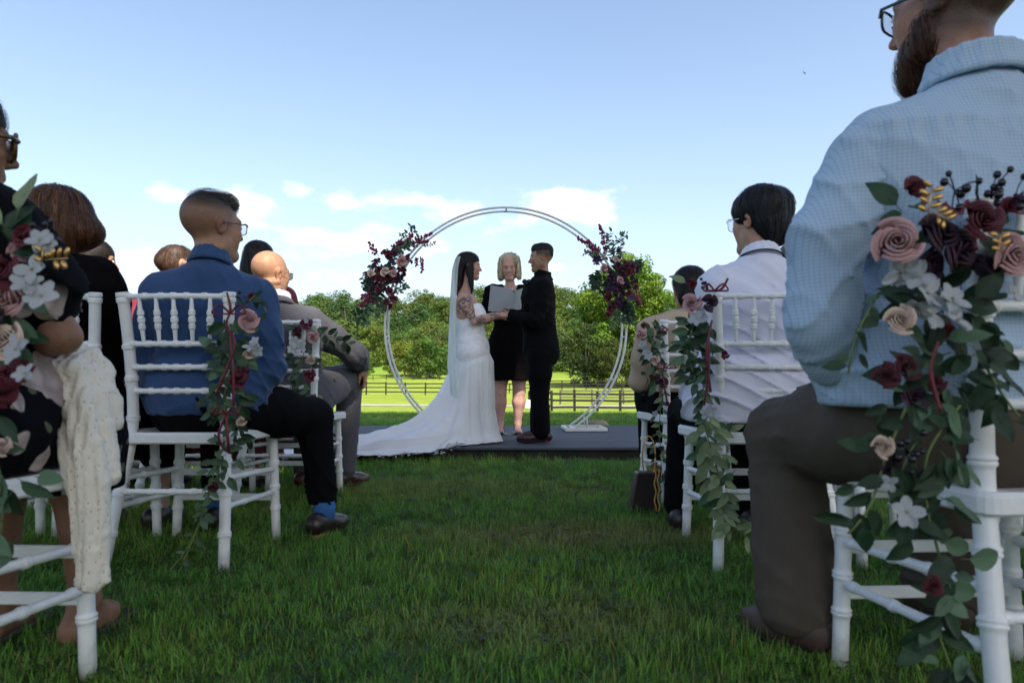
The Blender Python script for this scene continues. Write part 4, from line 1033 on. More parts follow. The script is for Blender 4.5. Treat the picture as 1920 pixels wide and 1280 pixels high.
class Garland:
    def __init__(s, loc, name, label, cat, group=None, seed=0):
        s.o = empty(name, loc, label, cat, group); s.O = Vector(loc); s.r = random.Random(seed)
    def rose(s, kind, p, size, face=(0, -1, .15), jit=.3):
        f = Vector(face) + Vector((s.r.gauss(0, jit), s.r.gauss(0, jit * .4), s.r.gauss(0, jit)))
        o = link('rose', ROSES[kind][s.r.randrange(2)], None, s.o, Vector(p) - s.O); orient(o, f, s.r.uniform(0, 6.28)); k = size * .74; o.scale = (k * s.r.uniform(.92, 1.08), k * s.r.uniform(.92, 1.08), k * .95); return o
    def blossom(s, p, size, face=(0, -1, .1), jit=.5):
        f = Vector(face) + Vector((s.r.gauss(0, jit), s.r.gauss(0, jit * .4), s.r.gauss(0, jit)))
        o = link('white_blossom', BLOS[s.r.randrange(2)], None, s.o, Vector(p) - s.O); orient(o, f, s.r.uniform(0, 6.28)); o.scale = (size * .85,) * 3; return o
    def leaf(s, kind, p, d, size, up=(0, -1, .3)):
        d = Vector(d).normalized(); u = Vector(up) + Vector((s.r.gauss(0, .35), s.r.gauss(0, .2), s.r.gauss(0, .35))); u = (u - d * u.dot(d)).normalized(); y = u.cross(d)
        M = Matrix((d, y, u)).transposed(); o = link('leaf', LEAVES[kind][s.r.randrange(3)], None, s.o, Vector(p) - s.O); o.rotation_mode = 'QUATERNION'; o.rotation_quaternion = M.to_quaternion(); k = size * s.r.uniform(.75, 1.25); o.scale = (k, k, k); return o
    def stem(s, pts, r=.0025, mat='stem', name='stem'):
        mb = MB(); mb.tube(curve3(pts, 5), r, 5); return mb.build(name, MAT[mat], s.o, origin=s.O)
    def vine(s, pts, n, kind, size, spread=.03, side=1.0, rad=.002, depth=.02):
        pts = curve3(pts, 8); s.stem(pts[::4] if len(pts) > 12 else pts, rad); m = len(pts)
        for i in range(n):
            t = (i + s.r.random()) / n; k = min(m - 2, int(t * (m - 1))); tg = (pts[k + 1] - pts[k]).normalized(); nn = tg.cross(Vector((0, -1, 0)))
            nn = nn.normalized() if nn.length > .05 else Vector((1, 0, 0)); sd = 1 if i % 2 else -1
            d = nn * sd * side + tg * .7 + Vector((s.r.gauss(0, .25), s.r.gauss(-.15, .3), s.r.gauss(0, .25)))
            kk = kind if isinstance(kind, str) else kind[s.r.randrange(len(kind))]
            s.leaf(kk, pts[k] + Vector((s.r.gauss(0, spread), s.r.uniform(-depth, depth * .5), s.r.gauss(0, spread * .5))), d, size)
    def ribbon(s, pts, w_=.009, mat='ribbon'):
        pts = curve3(pts, 7); mb = MB(); rows = []; n = len(pts); ph = s.r.uniform(0, 6)
        for i, p in enumerate(pts):
            t = pts[min(i + 1, n - 1)] - pts[max(i - 1, 0)]; a = ph + 2.6 * math.sin(i * .23 + ph); u = t.cross(Vector((math.sin(a) * .5, -1, math.cos(a) * .5)))
            u = u.normalized() * w_ * .55 if u.length > 1e-6 else Vector((w_, 0, 0)); rows.append([p - u, p + Vector((0, -.001, 0)), p + u])
        mb.grid(rows); o = mb.build('ribbon', MAT[mat], s.o, origin=s.O); md = o.modifiers.new('thick', 'SOLIDIFY'); md.thickness = .0008; return o
    def berries(s, p, n, r=.005, spread=.025, mat='berry', name='berry_cluster'):
        mb = MB(); p = Vector(p)
        for i in range(n):
            q = p + Vector((s.r.gauss(0, spread), s.r.gauss(-.01, spread * .4), s.r.gauss(0, spread))); mb.ball(q, r * s.r.uniform(.8, 1.2), 6, 4); mb.tube([p, p.lerp(q, .6) + Vector((0, 0, .004)), q], r * .18, 4)
        return mb.build(name, MAT[mat], s.o, origin=s.O)
    def sprig(s, p, d, L, mat='gold', n=9, size=.008):
        mb = MB(); p = Vector(p); d = Vector(d).normalized(); mb.tube([p, p + d * L * .5, p + d * L], size * .15, 4); u = d.cross(Vector((0, -1, 0))).normalized()
        for i in range(n):
            t = .25 + .75 * i / n; sd = 1 if i % 2 else -1; q = p + d * L * t; e = q + (u * sd + d * .5 + Vector((0, -.4, 0)) * s.r.uniform(-.5, 1)).normalized() * size * 1.6
            mb.ball((q + e) / 2 + (e - q) * .3, size, 6, 4, (.35, .6, 1), rot=(e - q).to_track_quat('Z', 'Y').to_matrix())
        return mb.build('gold_sprig' if mat == 'gold' else 'sprig', MAT[mat], s.o, origin=s.O)
    def bow(s, p, size=.03):
        p = Vector(p)
        for sd in (-1, 1): s.ribbon([p, p + Vector((sd * size * .8, -.01, size * .7)), p + Vector((sd * size * 1.3, -.012, .0)), p], .006)
def build_garlands():
    # --- right nearest chair (the large one)
    D = 1.03; Q = lambda x, y, d=0: P(x, y, D + d)
    def scatter_leaves(g, Q, cx, cy, rx, ry, n, kinds, size, d0=.0, d1=.05):
        for _ in range(n):
            a = g.r.uniform(0, 6.283); rr = math.sqrt(g.r.random()); x, y = cx + rx * rr * math.cos(a), cy + ry * rr * math.sin(a)
            g.leaf(g.r.choice(kinds), Q(x, y, g.r.uniform(d0, d1)), (math.cos(a) + g.r.gauss(0, .5), g.r.gauss(-.2, .3), -math.sin(a) + g.r.gauss(0, .5) - .2), size)
    g = Garland(Q(1800, 500), 'chair_garland', 'biggest garland, blush and burgundy roses on the nearest right chair', 'garland', 'flower garlands tied to the aisle chairs', 3)
    g.rose('blush', Q(1680, 455, -.03), .047, (-.35, -1, .1), .05); g.rose('wine', Q(1716, 352, 0), .030, (.1, -1, .5), .15); g.rose('plum', Q(1765, 440, .0), .046, (0, -1, 0)); g.rose('plum', Q(1745, 500, .02), .04)
    g.rose('wine', Q(1840, 412, -.03), .040, (.1, -1, .1), .1); g.rose('plum', Q(1800, 470, .0), .045); g.rose('blush', Q(1893, 480, -.01), .044, (.3, -1, -.1), .1); g.rose('wine', Q(1905, 385, .01), .026); g.rose('plum', Q(1850, 500, .02), .04)
    g.rose('cream', Q(1688, 600, -.03), .031, (-.2, -1, .25), .05); g.rose('cream', Q(1657, 838, -.04), .023, (0, -1, .1), .05); g.rose('wine', Q(1660, 705, 0), .028); g.rose('wine', Q(1700, 690, 0), .030); g.rose('plum', Q(1715, 745, .01), .03)
    g.rose('plum', Q(1668, 880, 0), .024); g.rose('wine', Q(1750, 1097, -.03), .021, jit=.1); g.rose('wine', Q(1780, 620, .02), .02); g.rose('wine', Q(1755, 720, -.01), .018)
    for (x, y, s_) in ((1690, 508, .034), (1720, 520, .03), (1738, 550, .034), (1712, 578, .032), (1745, 590, .03), (1795, 600, .03), (1785, 560, .03), (1700, 960, .028), (1900, 550, .02), (1668, 905, .016)): g.blossom(Q(x, y, -.02), s_)
    g.berries(Q(1790, 358, -.01), 7, .0065, .018); g.berries(Q(1858, 372, -.01), 8, .0065, .02); g.berries(Q(1700, 850, -.01), 8, .006, .02); g.berries(Q(1900, 375), 5, .006, .014)
    g.sprig(Q(1738, 415, -.03), (.12, -.1, 1), .055, n=7, size=.008); g.sprig(Q(1745, 395, -.03), (.5, -.1, -.35), .03, n=5, size=.008); g.sprig(Q(1880, 480, -.04), (-.2, -.1, 1), .035, n=5, size=.007)
    g.leaf('dark', Q(1680, 385), (-.6, 0, .7), .045); g.leaf('dark', Q(1690, 400), (-.9, 0, -.2), .04)
    scatter_leaves(g, Q, 1790, 580, 95, 55, 24, ['dark'], .050); scatter_leaves(g, Q, 1775, 700, 95, 70, 42, ['dark', 'dark', 'dark', 'sage'], .046); scatter_leaves(g, Q, 1840, 640, 50, 50, 7, ['dark', 'sage'], .042); scatter_leaves(g, Q, 1790, 420, 120, 50, 16, ['dark'], .045, .02, .05)
    g.vine([Q(1800, 760), Q(1740, 850), Q(1740, 960), Q(1770, 1080), Q(1760, 1180), Q(1790, 1265)], 46, ['dark', 'dark', 'sage'], .048, .025)
    g.vine([Q(1700, 760), Q(1660, 860), Q(1630, 950), Q(1590, 1000)], 18, ['dark'], .040, .018); g.vine([Q(1850, 690), Q(1880, 740), Q(1925, 800)], 6, ['dark'], .045, .01)
    g.vine([Q(1660, 530, .05), Q(1610, 620, .05), Q(1590, 700, .05)], 8, ['sage', 'dark'], .035, .01); g.vine([Q(1720, 820), Q(1690, 900), Q(1720, 1000)], 14, ['dark'], .045)
    g.ribbon([Q(1770, 380, -.02), Q(1800, 400, -.03), Q(1815, 380, -.02), Q(1830, 470, -.02)], .006); g.ribbon([Q(1760, 640, -.02), Q(1745, 700, -.02), Q(1765, 770, -.02)], .006)
    # --- chair of the man in the blue shirt
    D = 2.20; g = Garland(Q(430, 650), 'chair_garland', 'garland with a pink rose trailing to the grass from the blue-shirted man\'s chair', 'garland', 'flower garlands tied to the aisle chairs', 5)
    D = 2.22
    g.rose('wine', Q(473, 556, .02), .023); g.rose('blush', Q(470, 606, -.02), .042, (-.1, -1, .1), .08); g.rose('wine', Q(447, 712, -.02), .040, (.2, -1, .1), .1); g.rose('plum', Q(455, 700, .0), .036); g.rose('cream', Q(466, 664, -.01), .024); g.rose('cream', Q(452, 790, -.02), .023, jit=.1); g.rose('wine', Q(400, 913, -.02), .024, jit=.2)
    g.rose('wine', Q(455, 692, 0), .03)
    for (x, y, s_) in ((470, 650, .03), (483, 655, .028), (478, 640, .02), (430, 825, .022)): g.blossom(Q(x, y, -.03), s_)
    g.berries(Q(462, 560), 6, .006, .02); g.vine([Q(460, 575), Q(480, 555), Q(500, 585)], 6, 'dark', .035, .01)
    g.vine([Q(440, 600), Q(425, 660), Q(412, 720), Q(400, 780)], 26, ['sage', 'sage', 'dark'], .052, .02); g.vine([Q(455, 640), Q(430, 700), Q(420, 760), Q(430, 800)], 20, ['sage', 'dark'], .050, .02)
    g.vine([Q(450, 760), Q(445, 800), Q(470, 830)], 12, ['dark'], .04, .015); g.vine([Q(430, 820), Q(412, 850), Q(400, 890), Q(385, 940), Q(375, 975)], 24, ['sage', 'sage'], .045, .018)
    g.vine([Q(400, 900), Q(375, 980), Q(345, 1050)], 9, ['sage'], .035, .008, rad=.003); g.stem([Q(375, 975), Q(350, 1030), Q(300, 1090)], .002)
    scatter_leaves(g, Q, 430, 690, 36, 105, 40, ['sage', 'sage', 'dark'], .050); scatter_leaves(g, Q, 425, 850, 22, 45, 14, ['sage'], .044); g.rose('blush', Q(466, 600, -.03), .046, (-.1, -1, .1), .05)
    g.ribbon([Q(425, 548, -.03), Q(432, 580, -.04), Q(424, 610, -.03), Q(440, 640, -.04), Q(425, 690, -.04), Q(405, 740, -.04)], .008); g.ribbon([Q(430, 620, -.02), Q(436, 680, -.04), Q(438, 760, -.04)], .008)
    g.bow(Q(432, 588, -.04), .04); g.bow(Q(425, 775, -.05), .03); g.ribbon([Q(425, 775, -.04), Q(410, 815, -.05), Q(422, 845, -.04)], .007); g.ribbon([Q(424, 775, -.04), Q(427, 820, -.05), Q(430, 850, -.04)], .008)
    # --- chair of the bald man
    D = 3.27; g = Garland(Q(585, 680), 'chair_garland', 'garland of wine and blush roses on the chair of the bald man', 'garland', 'flower garlands tied to the aisle chairs', 8)
    g.rose('wine', Q(575, 607), .042, jit=.15); g.rose('blush', Q(586, 632, -.02), .042, (.1, -1, 0), .1); g.rose('plum', Q(555, 620, .02), .036); g.rose('wine', Q(557, 628, .01), .03); g.rose('cream', Q(583, 675, -.02), .033, jit=.1); g.rose('wine', Q(581, 704, -.02), .040, jit=.1); g.rose('wine', Q(588, 745), .026); g.rose('wine', Q(560, 683), .022); g.rose('wine', Q(550, 722), .014)
    for (x, y, s_) in ((555, 642, .036), (563, 652, .034), (548, 655, .03), (603, 765, .03), (600, 775, .028), (575, 600, .02)): g.blossom(Q(x, y, -.02), s_)
    g.vine([Q(590, 615), Q(615, 630), Q(640, 635), Q(655, 648)], 14, ['dark', 'sage'], .05, .012); g.vine([Q(570, 660), Q(560, 700), Q(545, 730), Q(575, 750)], 20, ['dark', 'sage'], .045, .02); g.vine([Q(590, 740), Q(605, 790), Q(612, 830), Q(618, 880), Q(625, 935)], 26, ['sage', 'dark', 'pale'], .042, .012)
    scatter_leaves(g, Q, 568, 675, 24, 75, 26, ['dark', 'sage'], .042)
    # --- left nearest chair
    D = 1.02; g = Garland(Q(30, 600), 'chair_garland', 'garland with white orchids and a gold sprig on the nearest left chair', 'garland', 'flower garlands tied to the aisle chairs', 11)
    g.rose('wine', Q(45, 440), .03, jit=.2); g.rose('wine', Q(2, 505, -.01), .038, (.2, -1, 0), .1); g.rose('blush', Q(18, 560, .01), .042); g.rose('blush', Q(45, 470, .02), .028); g.rose('cream', Q(10, 640), .036); g.rose('wine', Q(20, 700), .034); g.rose('wine', Q(5, 735), .03); g.rose('cream', Q(2, 838, -.02), .02, jit=.1); g.rose('wine', Q(42, 690, .01), .02); g.rose('plum', Q(-30, 600), .05); g.rose('blush', Q(-50, 480), .05)
    for (x, y, s_) in ((60, 505, .027), (50, 530, .027), (78, 555, .030), (90, 460, .022), (75, 450, .022), (30, 655, .028), (45, 700, .02)): g.blossom(Q(x, y, -.02), s_, (.1, -1, .1), .35)
    g.sprig(Q(84, 487, -.03), (1, -.1, .05), .036, n=5, size=.008); g.sprig(Q(78, 500, -.03), (.1, -.1, 1), .03, n=3, size=.007)
    for (x, y, dx, dz, k) in ((5, 420, -.5, .7, 'pale'), (35, 395, .2, .8, 'pale'), (20, 450, .3, .6, 'dark'), (25, 475, .8, .1, 'dark'), (0, 560, -.2, -.8, 'dark'), (5, 610, .4, -.8, 'dark'), (15, 430, .6, .8, 'dark'), (0, 880, .2, -.8, 'sage'), (5, 915, .3, -.5, 'dark'), (0, 780, .5, -.6, 'dark'), (8, 650, .1, -.9, 'sage')): g.leaf(k, Q(x, y), (dx, -.1, dz), .05)
    scatter_leaves(g, Q, 0, 560, 45, 160, 26, ['dark', 'sage'], .05, .01, .05)
    g.berries(Q(95, 447), 5, .005, .015); g.vine([Q(-5, 820), Q(-5, 900), Q(5, 950), Q(-5, 1040)], 14, ['sage'], .05)
    # --- chair of the boy
    D = 2.22; g = Garland(Q(1330, 650), 'chair_garland', 'garland with pale green leaves reaching low on the chair of the boy in white', 'garland', 'flower garlands tied to the aisle chairs', 14)
    g.rose('wine', Q(1297, 533), .028); g.rose('blush', Q(1297, 568, -.01), .045, (-.3, -1, .1), .1); g.rose('plum', Q(1331, 567, -.03), .040, (.1, -1, 0), .08); g.rose('wine', Q(1360, 665, .03), .02); g.rose('cream', Q(1305, 752), .018); g.rose('wine', Q(1325, 660), .022); g.rose('wine', Q(1325, 745), .018)
    for (x, y, s_) in ((1306, 597, .034), (1315, 590, .03), (1325, 775, .026), (1332, 770, .024), (1300, 660, .02)): g.blossom(Q(x, y, -.02), s_)
    g.berries(Q(1320, 533), 6, .006, .018); g.leaf('pale', Q(1285, 530), (-.8, 0, .6), .05); g.ribbon([Q(1322, 545, -.02), Q(1345, 545, -.02), Q(1356, 538, -.02), Q(1365, 522, -.02)], .008); g.bow(Q(1340, 545, -.03), .03)
    g.vine([Q(1305, 600), Q(1290, 650), Q(1300, 700), Q(1310, 740)], 26, ['dark', 'sage'], .050, .02); g.vine([Q(1325, 600), Q(1320, 680), Q(1318, 760)], 18, ['dark', 'sage'], .042, .015)
    g.vine([Q(1300, 610), Q(1290, 640), Q(1275, 690)], 10, ['sage', 'dark'], .045); g.vine([Q(1315, 770), Q(1330, 830), Q(1345, 880), Q(1352, 930), Q(1358, 985)], 46, ['pale', 'pale', 'sage'], .058, .02)
    g.vine([Q(1352, 940), Q(1370, 985), Q(1402, 1000)], 9, ['pale'], .050, .008); scatter_leaves(g, Q, 1345, 840, 28, 50, 14, ['pale', 'sage'], .052)
    scatter_leaves(g, Q, 1305, 660, 26, 60, 22, ['dark', 'sage'], .046, .0, .03)
    g.ribbon([Q(1335, 600, -.02), Q(1325, 660, -.04), Q(1333, 735, -.03)], .008); g.ribbon([Q(1328, 620, -.02), Q(1330, 690, -.04), Q(1320, 760, -.03)], .007)
    # --- third chair on the right
    D = 3.28; g = Garland(Q(1235, 690), 'chair_garland', 'small garland with a cream rose on the chair of the person in the beige jacket', 'garland', 'flower garlands tied to the aisle chairs', 17)
    g.rose('wine', Q(1207, 610), .022); g.rose('blush', Q(1202, 628), .034, (-.3, -1, 0)); g.rose('cream', Q(1228, 675, -.02), .036, jit=.1); g.rose('plum', Q(1242, 717, -.01), .042, jit=.1); g.rose('blush', Q(1240, 740), .022); g.rose('wine', Q(1222, 706), .018); g.rose('wine', Q(1250, 757), .018); g.rose('wine', Q(1240, 840), .02)
    for (x, y, s_) in ((1210, 655, .032), (1216, 668, .032), (1238, 660, .028), (1205, 645, .026), (1228, 775, .02)): g.blossom(Q(x, y, -.02), s_)
    g.vine([Q(1212, 615), Q(1222, 640), Q(1225, 680), Q(1228, 730)], 24, ['dark', 'sage'], .048, .018); g.vine([Q(1235, 700), Q(1238, 760), Q(1236, 810), Q(1240, 850)], 20, ['sage', 'pale'], .040, .012); g.vine([Q(1238, 850), Q(1242, 890), Q(1250, 940)], 12, ['dark', 'sage'], .035, .012)
    scatter_leaves(g, Q, 1225, 670, 20, 60, 22, ['dark', 'sage'], .042, .0, .03)
    g.ribbon([Q(1240, 610, -.03), Q(1252, 618, -.03), Q(1240, 622, -.03), Q(1236, 612, -.03)], .008); g.ribbon([Q(1250, 680, -.02), Q(1243, 700, -.03), Q(1252, 760, -.03)], .008); g.bow(Q(1248, 690, -.03), .035)
    g.berries(Q(1215, 712), 6, .006, .03)
build_garlands()

def build_arch_flowers():
    def cluster(cx, cy, label, seed, spec, plumes, drop, whisps):
        D = 6.78; Q = lambda x, y, d=0: P(x, y, D + d); g = Garland(Q(cx, cy), 'flower_arrangement', label, 'flowers', 'flower arrangements on the arch', seed); r = g.r
        for (k, x, y, s_) in spec:
            if k == 'white': g.blossom(Q(x, y, r.uniform(-.16, -.1)), s_)
            elif k == 'violet':
                o = g.blossom(Q(x, y, r.uniform(-.17, -.1)), s_); o.name = 'violet_blossom'
                if 'violet_mesh' not in MESHES:
                    me = BLOS[0].copy(); me.materials.clear(); me.materials.append(MAT['violet']); MESHES['violet_mesh'] = me
                o.data = MESHES['violet_mesh']
            else: g.rose(k, Q(x, y, r.uniform(-.16, -.08) if k in ('plum', 'wine') else -.21), s_, jit=.3)
        for (x0, y0, x1, y1, n, mat) in plumes:      # flower spikes: many small buds on a stem
            mb = MB(); a = Q(x0, y0, .02); b = Q(x1, y1, r.uniform(-.14, -.04)); mid = a.lerp(b, .5) + Vector((0, 0, .02)); path = curve3([a, mid, b], 8); mb.tube(path, .003, 4)
            for i in range(n):
                t = .2 + .8 * i / n; p = path[int(t * (len(path) - 1))]; w_ = .024 * (1.15 - t); q = p + Vector((r.gauss(0, w_), r.gauss(0, w_), r.gauss(0, w_))); mb.ball(q, r.uniform(.007, .014), 5, 3, (1, 1, 1.4))
            mb.build('flower_spike', MAT[mat], g.o, origin=g.O)
        for (x0, y0, x1, y1, n) in drop:
            mb = MB(); a = Q(x0, y0, -.03); b = Q(x1, y1, -.05); mb.tube([a, a.lerp(b, .5), b], .003, 4)
            for i in range(n):
                p = a.lerp(b, i / n); mb.ball(p + Vector((r.gauss(0, .006), r.gauss(0, .006), 0)), r.uniform(.006, .012), 5, 3)
            mb.build('amaranth_tail', MAT['amaranth'], g.o, origin=g.O)
        for (x0, y0, x1, y1, n, k, sz) in whisps:
            for q in range(n):
                xe, ye = x1 + r.gauss(0, 8), y1 + r.gauss(0, 8); a = Q(x0 + r.gauss(0, 8), y0 + r.gauss(0, 8), r.uniform(-.04, .08)); b = Q(xe, ye, r.uniform(-.12, .12)); m = a.lerp(b, .55) + Vector((r.gauss(0, .03), 0, r.gauss(0, .03)))
                g.vine([a, m, b], 13, k, sz, .006, rad=.0016)
        return g
    spec = []
    r = random.Random(3)
    spec += [('blush', 753, 489, .075), ('cream', 722, 509, .068), ('cream', 696, 512, .055), ('blush', 737, 512, .055), ('violet', 733, 490, .05), ('wine', 731, 547, .065), ('wine', 738, 560, .06), ('wine', 725, 565, .055), ('wine', 733, 575, .045), ('white', 700, 500, .035)]
    for _ in range(44): a = r.uniform(0, 6.28); q = math.sqrt(r.random()); spec.append((r.choice(['plum', 'wine', 'plum', 'wine', 'wine', 'wine']), 728 + 36 * q * math.cos(a) + 14 * math.sin(a) * q, 505 - 44 * q * math.sin(a) * .95, r.uniform(.032, .055)))
    cluster(728, 510, 'left arch flowers of wine, plum and blush blooms spreading up to the hoop', 21, spec,
            [(745, 480, 812, 436, 46, 'amaranth'), (740, 470, 805, 452, 40, 'amaranth'), (745, 478, 775, 440, 40, 'amaranth'), (735, 470, 755, 452, 30, 'amaranth'), (710, 480, 690, 455, 24, 'amaranth'), (715, 560, 672, 575, 34, 'amaranth'), (705, 550, 680, 560, 26, 'amaranth')],
            [(770, 488, 772, 495, 8), (779, 484, 783, 498, 12), (788, 482, 792, 512, 22), (792, 484, 793, 508, 18), (783, 484, 780, 500, 12)],
            [(740, 480, 775, 445, 4, 'sage', .05), (770, 455, 818, 450, 1, 'sage', .032), (715, 500, 690, 520, 4, 'dark', .05), (705, 530, 684, 545, 5, 'dark', .05), (700, 545, 668, 600, 4, 'dark', .055), (720, 560, 695, 600, 4, 'sage', .05), (740, 530, 758, 545, 3, 'sage', .045), (735, 500, 750, 430, 2, 'sage', .045), (728, 510, 728, 505, 7, 'dark', .05), (670, 600, 655, 640, 2, 'dark', .03), (720, 520, 700, 560, 5, 'dark', .05)])
    spec = [('cream', 1155, 487, .058), ('blush', 1133, 502, .055), ('blush', 1163, 526, .062), ('cream', 1131, 480, .03), ('wine', 1146, 577, .06), ('wine', 1140, 590, .05), ('wine', 1153, 570, .05), ('violet', 1120, 487, .06), ('violet', 1160, 500, .055), ('wine', 1187, 508, .04), ('wine', 1196, 568, .035), ('rose', 1159, 470, .03)]
    spec = [s_ if s_[0] != 'rose' else ('wine',) + s_[1:] for s_ in spec]
    for _ in range(46): a = r.uniform(0, 6.28); q = math.sqrt(r.random()); spec.append((r.choice(['plum', 'plum', 'plum', 'wine', 'wine', 'wine', 'plum', 'violet']), 1162 + 32 * q * math.cos(a), 530 + 44 * q * math.sin(a), r.uniform(.035, .06)))
    cluster(1158, 525, 'right arch flowers of deep plum blooms with a tall burgundy spike', 22, spec,
            [(1138, 475, 1124, 420, 52, 'amaranth'), (1130, 485, 1082, 445, 46, 'amaranth'), (1132, 480, 1100, 452, 36, 'amaranth'), (1125, 490, 1095, 470, 30, 'amaranth'), (1185, 545, 1202, 572, 26, 'amaranth'), (1180, 490, 1192, 512, 20, 'amaranth')], [],
            [(1150, 480, 1150, 446, 3, 'sage', .045), (1160, 480, 1170, 450, 3, 'sage', .045), (1140, 480, 1105, 478, 1, 'sage', .035), (1165, 560, 1180, 590, 6, 'dark', .06), (1150, 560, 1150, 605, 5, 'sage', .045), (1180, 510, 1195, 490, 4, 'dark', .05), (1130, 520, 1120, 540, 5, 'dark', .06), (1160, 520, 1160, 525, 8, 'dark', .07), (1175, 570, 1190, 600, 3, 'sage', .045), (1110, 470, 1095, 492, 1, 'sage', .03)])
MESHES = {}
build_arch_flowers()
# ---------------------------------------------------------------- people
A_ = np.array
def person_root(x, y, z, label, group=None): return empty('person', (x, y, z), label, 'person', group)
def build_body(root, B, hc, M, hs, skin, step=.010, fstep=.0055, fem=False, smile=False, eyes=True, colors_kw=None, extra=None, disp=None, legs=True, clip=None, paint=None):
    o = root.location; kw = dict(lips=tuple(A_(skin) * [1.0, .5, .5]), brow=(.02, .013, .01)); kw.update(colors_kw or {})
    pr = B.body(); pr += head_prims(hc, M, hs, fem, smile)
    if extra: pr += extra
    fine = tuple((hc[i] - .125 * hs, hc[i] + (.125 if i < 2 else .15) * hs) for i in range(3))
    def cf(V):
        c = head_colors(V, hc, M, hs, skin, **kw)
        return paint(V, c) if paint else c
    me = sdf_mesh('body', pr, step, fine, fstep, colors=cf, origin=o, disp=disp)
    b = link('body', me, MAT['skin'], root)
    if eyes:
        for sx in (-1, 1):
            T = lambda x, y, z: Vector(A_(hc) + M @ (A_([x, y, z]) * hs))
            mb = MB(); mb.ball(T(sx * .031, .0815, .003), .0115 * hs, 10, 8); e = mb.build('eye', MAT['eye_white'], root, origin=o)
            mb = MB(); d = Vector(M @ A_([0, 1, 0])); mb.ball(T(sx * .031, .0815, .003) + d * .0072 * hs, .0062 * hs, 8, 6, (1, 1, .8)); mb.build('iris', MAT['eye_dark'], e, origin=o)
    return b
def garment(root, name, prims, d, mat, step=.008, disp=None, cut=None, k=None, extra=None, colors=None):
    pr = inflate(prims, d, k) + (extra or []); me = sdf_mesh(name, pr, step, disp=disp, cut=cut, origin=root.location, colors=colors)
    return link(name, me, MAT[mat], root)
def collar_prims(neck, up, fwd, side, r=.066, h=.028, th=.008, tilt=.02):
    out = []; n = 14
    for i in range(n):
        a0, a1 = 6.283 * i / n, 6.283 * (i + 1) / n
        f = lambda a: A_(neck) + side * r * math.cos(a) + fwd * r * 1.0 * math.sin(a) + up * (-.0 - tilt * math.sin(a))
        for z in np.linspace(0, 1, max(3, int(h / .011) + 1)): out.append(rc(f(a0) * 1.0 + up * h * z, f(a1) + up * h * z, th * (1.25 - .4 * z), th * (1.25 - .4 * z), .006))
    return out
def plane_cut(p, n):
    p = A_(p, float); n = A_(n, float) / np.linalg.norm(n)
    return lambda X, Y, Z: (X - p[0]) * n[0] + (Y - p[1]) * n[1] + (Z - p[2]) * n[2]
def cmax(*fs):
    def f(X, Y, Z):
        r = fs[0](X, Y, Z)
        for g in fs[1:]: r = np.maximum(r, g(X, Y, Z))
        return r
    return f
def shirt(root, B, mat, d=.012, hem=None, sleeve=('wr', 'wr'), disp=None, step=.008, collar=True, loose=.0, cr=.068, name='shirt', extra=None, ch=.028, ct=.02):
    J = B.J; pr = list(B.torso)
    for q, s_ in zip('LR', sleeve):
        a = B.arm[q]
        pr += a[:3] + [a[3]] if s_ == 'wr' else a[:1]
    ex = list(extra or [])
    if collar:      # a stand round the neck and the leaf folded down over it, creased by the neck line
        c0 = J['neck'] + B.up * .006; cp = []; n = 18
        for i in range(n):
            a0, a1 = 6.283 * i / n, 6.283 * (i + 1) / n
            if name == 'shirt' and math.sin((a0 + a1) / 2) > .93: continue
            for u_ in np.linspace(0, 1, 9):
                rr = cr - .004 + .015 * u_ ** 1.6; zz = ch * (1 - u_) - .22 * ch * u_; th = .0052
                f = lambda a: c0 + B.side * rr * math.cos(a) + B.fwd * rr * math.sin(a) + B.up * (zz - ct * math.sin(a))
                cp.append(rc(f(a0), f(a1), th, th, .007))
        link('collar', sdf_mesh('collar', cp, .0048, origin=root.location), MAT[mat], root)
    prn = inflate(pr, d) + ex
    cuts = []
    if hem is not None: cuts.append(lambda X, Y, Z: (hem - Z) + 0 * X + 0 * Y)
    me = sdf_mesh(name, prn, step, disp=disp, cut=cmax(*cuts) if cuts else None, origin=root.location); return link(name, me, MAT[mat], root)
def trousers(root, B, mat, d=.014, disp=None, step=.009, flare=.012, cuff_up=.02, hipup=.06, extra=None, hemz=-1):
    pr = [B.torso[2]]; pr = inflate(pr, d * .7)
    for q in 'LR':
        L = B.leg[q]; pr += inflate(L[:2], d); a = L[2]; b = L[3]; ktop = a[1]; an = b[2] + (b[1] - b[2]) * cuff_up
        pr += [rc(ktop, an, a[3] + d, b[4] + d + flare, .03)]
    if extra: pr += extra
    top = B.J['hip'][2] + hipup
    me = sdf_mesh('trousers', pr, step, disp=disp, cut=lambda X, Y, Z: np.maximum(Z - top, hemz - Z) + 0 * X + 0 * Y, origin=root.location); return link('trousers', me, MAT[mat], root)
SK_TAN = (.34, .175, .105); SK_BROWN = (.25, .125, .075); SK_LIGHT = (.50, .29, .205); SK_PINK = (.56, .31, .24)

